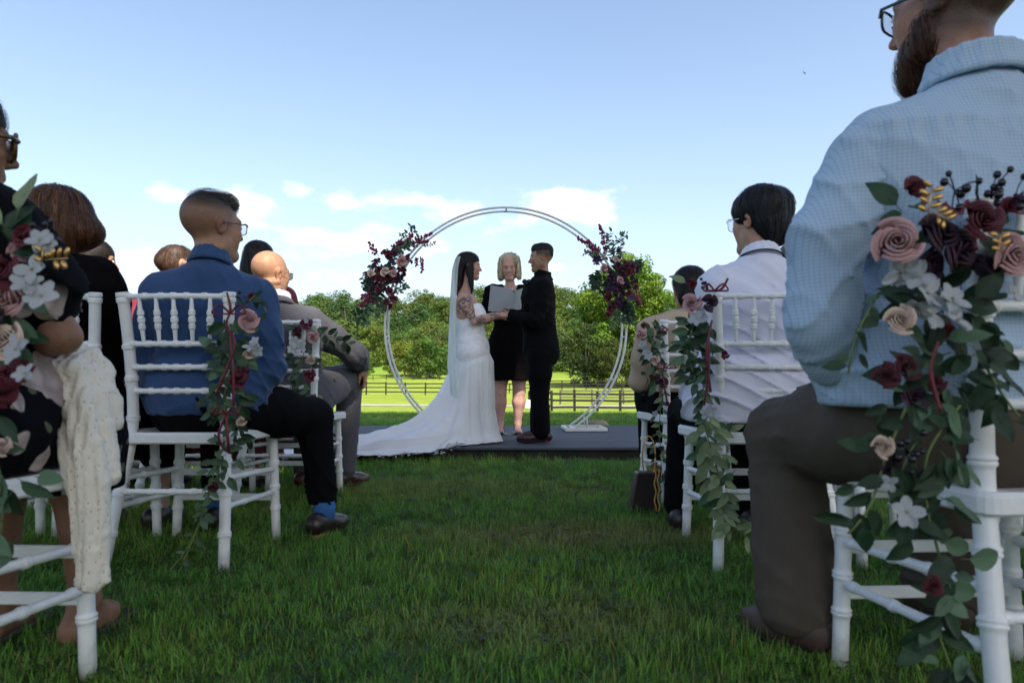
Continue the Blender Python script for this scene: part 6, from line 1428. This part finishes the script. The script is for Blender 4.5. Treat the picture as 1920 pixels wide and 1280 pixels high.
    bp = N.new('ShaderNodeBump'); bp.inputs['Distance'].default_value = .002; L.new(v.outputs['Distance'], bp.inputs['Height']); L.new(bp.outputs[0], b.inputs['Normal'])
    o = link('cardigan', me, m); o.location = root.location; tag(o, 'cream crocheted cardigan hanging from the lap of the floral-dress woman', 'cardigan')
floral_woman()

# ----- other guests ----------------------------------------------------------
def simple_guest(X, Y, rz, hpx, hD, yaw, skin, label, top, hairspec, fem=True, bottom='black_cloth', s=1.0, sh=.175, bulk=1.0, hgt=.92, skirt=None, hcols=((.02, .014, .012),), strands=1200, hl=.12, grav=.6, collar=False, hs=1.0, tilt=0, shoe='leather_dark', neckdrop=.165):
    hc = P(hpx[0], hpx[1], hD); J = make_seated(X, Y, rz, .44, hgt, 4, sh); J['head'] = A_(hc); nk = A_(hc) + [0, -.015, -neckdrop]; J['neck'] = nk
    base = A_([X, Y, 0]); mid = A_([nk[0], nk[1], 0]); sd = A_([math.cos(R(rz)), math.sin(R(rz)), 0])
    J['shL'] = nk - sd * sh + [0, 0, -.062]; J['shR'] = nk + sd * sh + [0, 0, -.062]; J['chest'] = nk * .62 + J['hip'] * .38 
    J['elL'] = J['shL'] + A_([0, .08, -.26]) - sd * .04; J['elR'] = J['shR'] + A_([0, .08, -.26]) + sd * .04
    B = Body(J, fem=fem, bulk=bulk); root = person_root(X, Y, 0, label); M = head_rot(yaw, tilt, 0)
    B.hand['L'] = hand_prims(J['wrL'], (.4, .8, -.2), (0, .3, 1), .4, thumb=-1); B.hand['R'] = hand_prims(J['wrR'], (-.4, .8, -.2), (0, .3, 1), .4)
    build_body(root, B, hc, M, hs, skin, fem=fem, step=.012, fstep=.007)
    shirt(root, B, top, .018, hem=.47, collar=collar, disp=folds(.006, 1, int(abs(X * 10)), (.3, .1, 1), 34), step=.011, extra=[rc(J['neck'] - [0, 0, .02], J['neck'] - [0, 0, .04], .07, .085, .05)])
    if skirt:
        sk = inflate([B.torso[2]] + B.leg['L'][:2] + B.leg['R'][:2], .03, .10) + [rc(J['knL'], J['anL'] * .75 + J['knL'] * .25, .08, .10, .1), rc(J['knR'], J['anR'] * .75 + J['knR'] * .25, .08, .10, .1)]
        sk.append(rc(J['knL'], J['knR'], .07, .07, .08)); sk.append(rc(J['knL'] * .6 + J['anL'] * .4, J['knR'] * .6 + J['anR'] * .4, .07, .07, .08)); link('skirt', sdf_mesh('skirt', sk, .012, disp=folds(.010, 1, 2, (1, .3, 0), 40), cut=lambda X, Y, Z: np.maximum(Z - .56, .14 - Z) + 0 * X + 0 * Y, origin=root.location), MAT[skirt], root)
    else: trousers(root, B, bottom, .016, step=.012, cuff_up=.06)
    for q in 'LR': make_shoe(root, J['an' + q], J['toe' + q], MAT[shoe], root.location)
    T = lambda x, y, z: A_(hc) + M @ (A_([x, y, z]) * hs)
    if hairspec:
        pr = [el(T(*h[:3]), A_(h[3:6]) * hs, M, .03) for h in hairspec]
        hair_obj(pr, T(0, -.02, .14), hcols, root, root.location, strands, hl, .0014, grav=grav, off=(0, .006), step=.009)
    return root, T, M, hc
LONG = [(0, -.015, .045, .082, .104, .086), (0, -.06, -.03, .08, .06, .09), (0, -.075, -.13, .085, .05, .12), (.06, -.03, -.06, .03, .05, .10), (-.06, -.03, -.06, .03, .05, .10)]
simple_guest(-2.52, 3.62, -30, (178, 492), 3.66, -62, SK_TAN, 'dark-haired woman seen in profile beyond the brown bob', 'burgundy_cloth', LONG, skirt='burgundy_cloth', hcols=((.025, .016, .012), (.015, .010, .008)))
simple_guest(-2.06, 3.58, 0, (337, 498), 3.66, -50, SK_LIGHT, 'person with light brown pinned-back hair behind the blue shirt', 'burgundy_cloth', [(0, -.02, .05, .076, .098, .078), (0, -.04, -.01, .074, .07, .06), (0, -.105, .02, .04, .035, .04)], skirt='burgundy_cloth', hcols=((.07, .035, .02), (.045, .022, .014), (.10, .055, .03)), hl=.08, grav=.1, hs=.88)
simple_guest(-1.50, 4.40, 0, (487, 490), 4.25, -12, SK_TAN, 'woman with long black wavy hair behind the bald man', 'burgundy_cloth', LONG, skirt='burgundy_cloth', hcols=((.008, .007, .007), (.014, .011, .010)))
simple_guest(-1.60, 3.56, 0, (395, 520), 3.5, -20, SK_TAN, 'guest in burgundy hidden behind the blue-shirted man', 'burgundy_cloth', LONG, skirt='burgundy_cloth', hcols=((.02, .014, .012),), strands=500)
simple_guest(.945, 3.55, 0, (1292, 545), 3.56, 5, SK_TAN, 'small guest with black hair and a beige jacket on the third right chair', 'beige_cloth', [(0, -.015, .045, .088, .108, .086), (0, -.055, -.03, .08, .06, .075)], skirt='black_cloth', hcols=((.008, .007, .007), (.014, .011, .010)), sh=.21, bulk=1.2, hl=.09, neckdrop=.15)
simple_guest(1.40, 3.60, 0, (1487, 497), 3.64, 20, SK_LIGHT, 'older guest with cropped grey hair beyond the white-shirted boy', 'grey_suit', [(0, -.015, .05, .079, .100, .078)], fem=False, hcols=((.16, .15, .14), (.10, .095, .09)), strands=600, hl=.03, collar=True)
# ---------------------------------------------------------------- the couple and the officiant
SZ = STAGE_Z
def tattoo_paint(segs):
    def f(V, c):
        for (a, b, r, side, seed) in segs:
            a = A_(a); b = A_(b); ba = b - a; t = ((V - a) @ ba) / (ba @ ba); near = (t > 0) & (t < 1); pr = a + np.clip(t, 0, 1)[:, None] * ba; off = V - pr; dist = np.linalg.norm(off, axis=1)
            on = near & (dist < r) & ((off @ A_(side)) > -.01); s = seed
            n = np.sin(V[:, 0] * 150 + 3 * np.sin(V[:, 2] * 100 + s)) + np.sin(V[:, 2] * 170 + 2.5 * np.sin(V[:, 1] * 80 + V[:, 0] * 90 + s)) + .8 * np.sin(V[:, 1] * 140 + s * 2 + 2 * np.sin(V[:, 2] * 50))
            m = on * np.clip((n + .75) * 1.4, 0, 1) * np.clip(np.minimum(t, 1 - t) * 9, 0, 1); c = c * (1 - m[:, None] * .82) + A_([.045, .05, .06]) * m[:, None] * .82
        return c
    return f
def eyelash(root, hc, M, s, closed=False): pass
def standing_root(x, y, label): return person_root(x, y, SZ, label)
def groom():
    Y = 5.68; hc = P(1015, 484, 5.7); X = hc.x; root = standing_root(gx(1013, Y), Y, 'groom in a black suit and burgundy shoes facing the bride')
    J = dict(head=hc, neck=P(1019, 520, 5.7), shL=P(1009, 541, 5.85), shR=P(1018, 540, 5.52), chest=P(1010, 575, 5.69), hip=P(1015, 655, 5.69), hipL=P(1010, 668, 5.78), hipR=P(1013, 668, 5.60),
             elR=P(1006, 602, 5.46), wrR=P(958, 594, 5.60), elL=P(1003, 602, 5.90), wrL=P(960, 588, 5.78), knL=P(1010, 735, 5.80), knR=P(1012, 735, 5.60), anL=P(1011, 806, 5.80), anR=P(1015, 810, 5.58), toeL=P(980, 817, 5.82), toeR=P(977, 823, 5.6))
    J = {k: A_(v, float) for k, v in J.items()}
    J['toeL'][2] = J['toeR'][2] = SZ + .04; J['anL'][2] = J['anR'][2] = SZ + .10
    M = head_rot(92, -4, 0); s = .98
    # torso frame: facing -X
    B = Body(J, bulk=.92); 
    B.hand['R'] = hand_prims(J['wrR'], (-1, .1, .15), (-.1, -.9, .35), .55, .95, thumb=1); B.hand['L'] = hand_prims(J['wrL'], (-1, -.2, -.05), (.1, .8, .4), .55, .95, thumb=-1)
    build_body(root, B, hc, M, s, (.33, .18, .12), step=.010, fstep=.005, colors_kw=dict(scalp=(.03, .02, .016), scalp_fn=lambda x, y, z: .95 * (y < .045) * np.clip((z - .0 + .3 * 0) / .03 + (y < -.02) * .5, 0, 1) * (z > -.045), stubble=((.22, .13, .095), .5)))
    ex = [rc(J['chest'] - [0, 0, .18], J['hip'] + [.0, 0, -.03], .11, .112, .1), el(J['hip'] + [.0, 0, -.02], (.112, .165, .16), None, .08), el(J['chest'] + [.0, 0, .03], (.13, .175, .2), None, .06)]
    shirt(root, B, 'black_suit', .020, hem=J['hip'][2] - .13, name='jacket', cr=.066, ch=.02, step=.009, extra=ex, disp=fsum(folds(.005, 1, 2, (1, .1, .5), 30), folds(.004, 1, 8, (.6, .1, 1), 40)))
    link('shirt_collar', sdf_mesh('shirt_collar', collar_prims(J['neck'] + [0, 0, .018], B.up, B.fwd, B.side, .060, .034, .006, .01), .006, origin=root.location), MAT['black_cloth'], root)
    trousers(root, B, 'black_suit', .022, disp=folds(.004, 1, 3, (1, .4, .2), 26), cuff_up=.0, flare=.022, hipup=-.0, step=.010, extra=[rc(J['hip'] - [0, .06, .02], J['hip'] - [0, -.06, .02], .11, .11, .05)])
    make_shoe(root, J['anL'], J['toeL'], MAT['leather_wine'], root.location, SZ); make_shoe(root, J['anR'], J['toeR'], MAT['leather_wine'], root.location, SZ)
    T = lambda x, y, z: A_(hc) + M @ (A_([x, y, z]) * s); E = lambda x, y, z, a, b, c, k=.02: el(T(x, y, z), (a * s, b * s, c * s), M, k)
    hair_obj([E(0, -.012, .072, .072, .094, .060), E(0, .046, .088, .048, .022, .030), E(0, -.075, .04, .055, .03, .055)], T(0, -.05, .11), [(.010, .008, .008), (.018, .014, .013)], root, root.location, 900, .05, .0014, flow=lambda p: Vector(M @ A_([.1, .8, .5])), off=(0, .004))
    # boutonniere
    g = Garland(root.location, 'boutonniere', 'x', 'x', seed=3); bpy.data.objects.remove(g.o); e = MB(); 
    for (dx, dz, m_) in ((0, 0, 'rose_wine'), (.02, .018, 'rose_wine'), (-.015, .02, 'leaf_dark')):
        c = P(987, 533, 5.62) + Vector((dx, -.02, dz)); e.ball(c, .022, 8, 6)
    e.build('boutonniere', MAT['rose_wine'], root, origin=root.location)
groom()

def bride():
    Y = 5.66; hc = P(880, 500, 5.7); root = standing_root(gx(890, Y), Y, 'bride in a white lace gown with tattooed arm and long dark hair')
    J = dict(head=hc, neck=P(871, 536, 5.69), shR=P(870, 560, 5.56), shL=P(872, 560, 5.84), chest=P(880, 592, 5.69), hip=P(885, 655, 5.69), hipL=P(886, 665, 5.78), hipR=P(884, 665, 5.60),
             elR=P(893, 594, 5.50), wrR=P(938, 591, 5.58), elL=P(897, 600, 5.86), wrL=P(936, 590, 5.76), knL=P(892, 735, 5.78), knR=P(890, 735, 5.60), anL=P(890, 806, 5.78), anR=P(888, 806, 5.60), toeL=P(915, 815, 5.78), toeR=P(915, 815, 5.60))
    J = {k: A_(v, float) for k, v in J.items()}; J['elR'] = A_(P(889, 603, 5.50), float); M = head_rot(-84, -2, 0); s = .93
    B = Body(J, fem=True, bulk=.98)
    B.arm['R'] = inflate(B.arm['R'], .003); B.hand['R'] = hand_prims(J['wrR'], (1, .1, .05), (.1, -.6, .8), .4, .85, thumb=-1); B.hand['L'] = hand_prims(J['wrL'], (1, -.1, -.1), (0, .5, .8), .4, .85, thumb=1)
    side = (0, -1, 0)
    build_body(root, B, hc, M, s, (.47, .27, .20), fem=True, smile=True, step=.010, fstep=.005, colors_kw=dict(lips=(.30, .05, .06), brow=(.01, .008, .008)),
               paint=tattoo_paint([(J['shR'] * 1.05 - J['elR'] * .05, J['elR'], .10, side, 1.0), (J['elR'] * .45 + J['wrR'] * .55, J['wrR'], .08, side, 2.3), (J['elR'] * 1.0, J['elR'] * .6 + J['wrR'] * .4, .08, (0, -.3, -1), 4.0)]))
    # gown: bodice and hips (lace) from signed distance, skirt and train lofted
    bod = inflate(B.torso[:3] + B.torso[8:], .008) + inflate([B.leg['L'][0], B.leg['R'][0]], .004) + [el(J['hip'] + [0, 0, -.02], (.136, .168, .15), None, .06), el(J['chest'] + [.065, 0, .005], (.055, .12, .075), None, .05)]
    top = J['chest'][2] + .075; cutf = lambda X, Y, Z: np.maximum(Z - (top + .30 * (X - J['chest'][0])), (J['hip'][2] - .20) - Z) + 0 * Y
    lace = lambda X, Y, Z: .0022 * np.sin(X * 170 + 2 * np.sin(Z * 90)) * np.sin(Z * 150 + 2 * np.sin(Y * 80)) + .0015 * np.sin(Z * 60 + 4 * X)
    m, nt, b = new_mat('lace_gown'); N = nt.nodes; L = nt.links; tc = N.new('ShaderNodeTexCoord'); v = N.new('ShaderNodeTexVoronoi'); v.inputs['Scale'].default_value = 26; n = N.new('ShaderNodeTexNoise'); n.inputs['Scale'].default_value = 22; n.inputs['Detail'].default_value = 6
    L.new(tc.outputs['Object'], v.inputs['Vector']); L.new(tc.outputs['Object'], n.inputs['Vector']); r = N.new('ShaderNodeValToRGB'); L.new(n.outputs['Fac'], r.inputs[0]); r.color_ramp.elements[0].position = .38; r.color_ramp.elements[0].color = (.72, .72, .74, 1); r.color_ramp.elements[1].position = .56; r.color_ramp.elements[1].color = (.80, .80, .82, 1)
    L.new(r.outputs[0], b.inputs['Base Color']); b.inputs['Roughness'].default_value = .7; bp = N.new('ShaderNodeBump'); bp.inputs['Distance'].default_value = .006; L.new(n.outputs['Fac'], bp.inputs['Height']); L.new(bp.outputs[0], b.inputs['Normal']); MAT['lace_gown'] = m
    MAT['satin'] = material('satin', (.80, .81, .83), .55, .03, 6, .002, 14, sheen=.1, trans=.08)
    link('bodice', sdf_mesh('bodice', bod, .008, disp=lace, cut=cutf, origin=root.location), m, root)
    # skirt + train
    cx, cy = J['hip'][0] + .0, J['hip'][1]; zt = J['hip'][2] + .01; nU, nV = 150, 74
    kx = [0, .10, .25, .45, .62, .8, 1.0]
    def floor_z(x, y): 
        return SZ + .006 if y > STAGE_Y0 + .02 else SZ + .006 - (SZ - .045) * min(1, (STAGE_Y0 + .02 - y) / .07)
    rows = []
    for v_ in range(nV):
        t = v_ / (nV - 1); row = []
        for u in range(nU):
            a = 2 * math.pi * u / nU; dx, dy = math.cos(a), math.sin(a)
            # how strongly this direction belongs to the train (towards -X and the camera)
            da = (a - math.pi * 1.12 + math.pi) % (2 * math.pi) - math.pi
            tr = math.exp(-(abs(da) / .98) ** 2.6)
            da2 = (a - math.pi * 1.12 + math.pi) % (2 * math.pi) - math.pi; tip = math.exp(-(abs(da2) / .42) ** 2)
            R0x, R0y = .165, .18                          # at the hips
            # normal skirt: slim to the knee then flaring a little
            z_body = zt * (1 - t) + (SZ + .012) * t
            h = (z_body - SZ) / (zt - SZ); rn = np.interp(h, [0, .12, .35, .62, .86, 1.0], [.20, .162, .144, .160, .172, .128])
            fx_, fy_ = rn * dx * 1.0, rn * 1.12 * dy
            front = .06 * (1 - h) ** 1.3 * max(0, dx)
            nx_, ny_, nz_ = cx + fx_ + front, cy + fy_, z_body
            # train path: leaves the body behind the thighs and runs out along the floor
            Rt = .66 + .98 * tip
            s_ = t; rr = .125 + .040 * min(1, s_ * 8) + (Rt - .175) * (s_ ** 1.55); zc = SZ + .008 + (zt - SZ) * (.0 + math.exp(-3.6 * s_ ** 1.05) - math.exp(-3.6) * s_)
            tx, ty = cx + rr * dx, cy + rr * dy * 1.0; fl = floor_z(tx, ty)
            zz = zc if zc > SZ + .04 else fl + (zc - SZ) * .6
            zz = max(zz, fl)
            wv = np.interp(s_, [0, .2, .5, 1], [0, .008, .018, .022]) * (math.sin(a * 26 + 3 * s_) * .6 + math.sin(a * 15 + 1.3 + 5 * s_) * .7)
            zz += max(wv, -.004 if zz < fl + .02 else wv) + .012 * (s_ > .5) * math.sin(rr * 22 + a * 6) ** 2 * (1 - tip * .3)
            x = nx_ * (1 - tr) + tx * tr; y = ny_ * (1 - tr) + ty * tr; z = nz_ * (1 - tr) + zz * tr
            # vertical flutes of the satin
            fl_amp = .010 * min(1, t * 1.8) * (1 - tr * .5); q = math.sin(a * 17 + 1.5 * math.sin(3 * t)) + .6 * math.sin(a * 29 + 2); x += dx * fl_amp * q; y += dy * fl_amp * q
            if t > .97 and tr > .5: x += .02 * math.sin(a * 90) * dx; y += .025 * math.sin(a * 90 + 1) * dy
            z = max(z, floor_z(x, y) + .002); row.append(Vector((x, y, z)))
        rows.append(row)
    mb = MB(); mb.grid(rows, True); sk = mb.build('skirt', MAT['satin'], root, origin=root.location); md = sk.modifiers.new('t', 'SOLIDIFY'); md.thickness = .002
    # lace edging on the train: small scalloped tufts
    lb = MB(); r = random.Random(4)
    for u in range(nU):
        a = 2 * math.pi * u / nU; da = abs((a - math.pi * 1.12 + math.pi) % (2 * math.pi) - math.pi)
        if da > 1.05: continue
        p = rows[-1][u]; p2 = rows[-1][(u + 1) % nU]
        for q in range(9):
            c = p.lerp(p2, r.random()) + Vector((math.cos(a), math.sin(a), 0)) * r.uniform(-.07, .04); c.z = floor_z(c.x, c.y) + r.uniform(.006, .022); d = Vector((math.cos(a) + r.gauss(0, .5), math.sin(a) + r.gauss(0, .5), r.uniform(-.2, .4))).normalized(); e = d.cross(Vector((0, 0, 1))).normalized() * r.uniform(.008, .016); L_ = r.uniform(.02, .05)
            lb.add([c, c + d * L_ * .5 + e, c + d * L_, c + d * L_ * .5 - e], [(0, 1, 2, 3)])
    le = lb.build('lace_edging', MAT['satin'], root, smooth=False, origin=root.location); le['kind'] = 'stuff'
    T = lambda x, y, z: A_(hc) + M @ (A_([x, y, z]) * s); E = lambda x, y, z, a, b, c, k=.02: el(T(x, y, z), (a * s, b * s, c * s), M, k)
    hair_obj([E(0, -.02, .055, .082, .102, .082), E(0, -.075, .0, .072, .045, .09), E(0, -.085, -.09, .07, .042, .09), E(0, -.085, -.19, .06, .034, .08), E(.072, .0, -.02, .018, .032, .08), E(.078, .012, -.10, .014, .020, .08), E(.075, .028, -.18, .011, .014, .06), E(-.072, .0, -.02, .018, .032, .08), E(-.07, .0, -.12, .016, .03, .09)],
             T(0, -.03, .14), [(.009, .007, .007), (.016, .012, .011)], root, root.location, 1700, .14, .0016, grav=.75, off=(0, .006), disp=folds(.003, 2, 1, (.3, 1, .8), 50))
    # veil
    m, nt, b = new_mat('veil'); N = nt.nodes; L = nt.links; b.inputs['Base Color'].default_value = (.80, .86, .86, 1); b.inputs['Roughness'].default_value = .8; t_ = N.new('ShaderNodeBsdfTransparent'); tl = N.new('ShaderNodeBsdfTranslucent'); tl.inputs[0].default_value = (.8, .86, .86, 1)
    m1 = N.new('ShaderNodeMixShader'); m1.inputs[0].default_value = .5; L.new(b.outputs[0], m1.inputs[1]); L.new(tl.outputs[0], m1.inputs[2]); m2 = N.new('ShaderNodeMixShader'); m2.inputs[0].default_value = .72; L.new(t_.outputs[0], m2.inputs[1]); L.new(m1.outputs[0], m2.inputs[2]); L.new(m2.outputs[0], N['Material Output'].inputs[0])
    rows = []; keys = [(0, 862, 480, .045, .03), (.08, 854, 484, .075, .045), (.2, 848, 506, .11, .055), (.4, 845, 560, .15, .06), (.6, 843, 620, .19, .066), (.8, 841, 680, .22, .074), (1.0, 845, 742, .24, .08)]
    for v_ in range(44):
        t = v_ / 43; kx_ = [k[0] for k in keys]; px = np.interp(t, kx_, [k[1] for k in keys]); py = np.interp(t, kx_, [k[2] for k in keys]); wy = np.interp(t, kx_, [k[3] for k in keys]); wx = np.interp(t, kx_, [k[4] for k in keys]); c = P(px, py, 5.69); row = []
        for u in range(61):
            q = u / 60 * 2 - 1; a = q * 1.9; row.append(Vector((c.x + wx * (1 - math.cos(a)) * .8 + .010 * t * math.sin(q * 22 + 2) - .0, c.y + wy * math.sin(a) * .9 + .008 * math.sin(q * 30) * t, c.z + .01 * math.sin(q * 9) * t)))
        rows.append(row)
    mb = MB(); mb.grid(rows); mb.build('veil', m, root, origin=root.location)
bride()

def officiant():
    Y = 6.55; hc = P(955, 501, 6.5); root = standing_root(gx(957, Y), Y, 'smiling blonde officiant in a black dress between the couple')
    Q = lambda x, y, d=0: A_(P(x, y, Y + d), float)
    J = dict(head=hc, neck=Q(957, 536, -.02), shL=Q(993, 547), shR=Q(920, 547), chest=Q(957, 580), hip=Q(957, 655), hipL=Q(973, 665), hipR=Q(941, 665), elL=Q(1003, 598, -.08), elR=Q(911, 598, -.08), wrL=Q(968, 576, -.30), wrR=Q(925, 590, -.26),
             knL=Q(973, 735), knR=Q(938, 735), anL=Q(971, 788), anR=Q(938, 788), toeL=Q(971, 802, -.13), toeR=Q(937, 802, -.13))
    J = {k: A_(v, float) for k, v in J.items()}
    for k in ('anL', 'anR'): J[k][2] = SZ + .10
    for k in ('toeL', 'toeR'): J[k][2] = SZ + .035
    M = head_rot(178, -16, 2); s = 1.0; B = Body(J, fem=True, bulk=1.14)
    B.hand['L'] = hand_prims(J['wrL'], (-1, -.1, -.1), (.1, -1, .2), .25, .95, thumb=1); B.hand['R'] = hand_prims(J['wrR'], (.6, -.5, .5), (-.5, .3, -.8), .4, .9, thumb=-1)
    build_body(root, B, hc, M, s, (.54, .30, .235), fem=True, smile=True, eyes=False, step=.010, fstep=.0045, colors_kw=dict(lips=(.36, .09, .08), brow=(.22, .13, .07)))
    T = lambda x, y, z: A_(hc) + M @ (A_([x, y, z]) * s); E = lambda x, y, z, a, b, c, k=.02: el(T(x, y, z), (a * s, b * s, c * s), M, k)
    mb = MB(); mb.ball(T(0, .091, -.0585), .011, 10, 6, (1.9, .5, .38), rot=Matrix(M.tolist())); mb.build('teeth', MAT['teeth'], root, origin=root.location)
    dr = inflate(B.torso, .02) + inflate([B.arm['L'][0], B.arm['R'][0], B.arm['L'][1], B.arm['R'][1]], .014) + [rc(J['hip'] + [0, 0, .05], J['hip'] - [0, 0, .30], .17, .185, .08), rc(J['hip'] + [-.05, 0, .05], J['hip'] - [.09, 0, .34], .14, .15, .08), rc(J['hip'] + [.05, 0, .05], J['hip'] - [-.09, 0, .34], .14, .15, .08)]
    hem = P(950, 713, Y).z; sc_c = J['neck'] + A_([0, -.09, .0])
    link('dress', sdf_mesh('dress', dr + [el(sc_c, (.085, .085, .055), None, .02, True), rc(J['neck'], J['neck'] + [0, 0, .1], .068, .06, .02, True)], .010, disp=folds(.006, 1, 3, (1, .2, .15), 30), cut=lambda X, Y, Z: (hem - Z) + 0 * X + 0 * Y, origin=root.location), MAT['black_knit'], root)
    hair_obj([E(0, -.042, .058, .090, .084, .080), E(.083, .0, -.02, .028, .055, .085), E(-.083, .0, -.02, .028, .055, .085), E(0, -.06, -.04, .088, .055, .085), E(.062, .012, .072, .034, .050, .040), E(-.062, .012, .072, .034, .050, .040), E(.088, .015, -.075, .022, .035, .04), E(-.088, .015, -.075, .022, .035, .04)],
             T(0.02, 0, .14), [(.66, .56, .40), (.54, .44, .30), (.76, .68, .54), (.40, .32, .21)], root, root.location, 2600, .13, .0016, grav=.6, off=(0, .008), disp=folds(.006, 2, 1, (1, .3, .35), 50))
    # strappy sandals
    for q in 'LR':
        a, t = J['an' + q], J['toe' + q]; d = t - a; d[2] = 0; d /= np.linalg.norm(d); sd = A_([-d[1], d[0], 0]); heel = a - d * .05
        mb = MB(); mb.tube([Vector(heel) + Vector((0, 0, SZ + .012 - heel[2])), Vector(a[0:2].tolist() + [SZ + .012]), Vector((t + d * .03)[0:2].tolist() + [SZ + .012])], [.036, .040, .034], 10, True); mb.v = [(x, y, SZ + .004 + max(0, min(.022, (z - SZ) * .35 + .008))) for x, y, z in mb.v]; so = mb.build('sandal', MAT['sole'], root, origin=root.location)
        for i, (f, w_, z) in enumerate(((.02, .036, .075), (.35, .037, .066), (.55, .038, .055), (.75, .038, .047), (-.15, .036, .10))):
            mb = MB(); c = a + (t - a) * f; c[2] = SZ; pts = [c + sd * w_ * math.cos(R(g_)) + A_([0, 0, .012 + (z - .012) * math.sin(R(g_))]) for g_ in range(0, 181, 15)]; mb.tube(pts, .0045, 6); mb.build('strap', MAT['white_metal'] if i % 2 else MAT['leather_dark'], so, origin=root.location)
    # the open binder she reads from
    bo = P(945, 558, Y - .34); o = empty('binder', bo, 'open light grey binder held up by the officiant', 'binder')
    bm = material('binder_cover', (.36, .37, .40), .5, .03, 6); pm = material('paper', (.8, .8, .78), .8)
    bl, br, tr, tl = [Vector(P(*q)) for q in ((915, 583, Y - .36), (961, 586, Y - .40), (969, 544, Y - .43), (920, 534, Y - .38))]
    tr2, br2 = P(982, 540, Y - .28), P(977, 584, Y - .26)
    def slab(a, b, c, d, th, nm, mat):
        n = (b - a).cross(d - a).normalized() * th; mb = MB(); vs = [a, b, c, d, a + n, b + n, c + n, d + n]; mb.add([v - bo for v in vs], [(0, 1, 2, 3), (7, 6, 5, 4), (0, 4, 5, 1), (1, 5, 6, 2), (2, 6, 7, 3), (3, 7, 4, 0)]); return mb.build(nm, mat, o, smooth=False)
    slab(bl, br, tr, tl, -.004, 'front_cover', bm); slab(br + Vector((.003, 0, 0)), br2, tr2, tr + Vector((.003, 0, 0)), -.004, 'spine_cover', bm)
    off = Vector((0, .012, .004)); slab(bl + off + Vector((.006, 0, .004)), br + off, tr + off, tl + off + Vector((.006, 0, -.004)), -.006, 'paper_stack', pm)
    mb = MB(); c = tr.lerp(br, .1).lerp(tl, .1) - Vector((0, .004, 0)); mb.tube([c - bo + Vector((.008, -.002, .008)), c - bo + Vector((-.004, -.002, .008)), c - bo + Vector((-.006, -.002, -.002)), c - bo + Vector((.006, -.002, -.008))], .0025, 5); mb.build('printed_mark', MAT['frame_black'], o)
    c = tl.lerp(tr, .82); mb = MB(); mb.tube([c - bo, c - bo + Vector((0, .02, .014)), c - bo + Vector((.01, .035, .0))], .004, 5); mb.build('ring_clip', MAT['white_metal'], o)
officiant()

# ---------------------------------------------------------------- small things
def handbag():
    c = P(1206, 925, 3.20); o = empty('handbag', (c.x, c.y, 0), 'black handbag with a gold hoop handle on the grass by the beige-jacket chair', 'handbag'); m = MAT['leather_dark']; rz = Matrix.Rotation(R(8), 3, 'Y')
    mb = MB(); h = .185; 
    prof = [(-.075, .0), (.075, .0), (.055, h), (-.035, h)]
    vs = [Vector((x, s_ * (.045 - .15 * z * .12), z + .01)) for s_ in (-1, 1) for x, z in prof]; mb.add(vs, [(0, 1, 2, 3), (7, 6, 5, 4), (0, 4, 5, 1), (1, 5, 6, 2), (2, 6, 7, 3), (3, 7, 4, 0)])
    b = mb.build('bag_body', m, o, smooth=False); md = b.modifiers.new('b', 'BEVEL'); md.width = .008; md.segments = 2
    mb = MB(); pts = [Vector((.028 + .030 * math.cos(a), 0, h + .075 + .098 * math.sin(a))) for a in [2 * math.pi * i / 30 for i in range(31)]]; mb.tube(pts, .0035, 6); mb.build('hoop_handle', MAT['gold'], o)
    for k, x in enumerate((.045, .06)):
        mb = MB()
        for i in range(22): mb.ball((x + .004 * math.sin(i * .7 + k), -.052, h + .02 - i * .0085), .0042, 6, 4, (1, .6, 1.3))
        mb.build('gold_chain', MAT['gold'], o)
handbag()
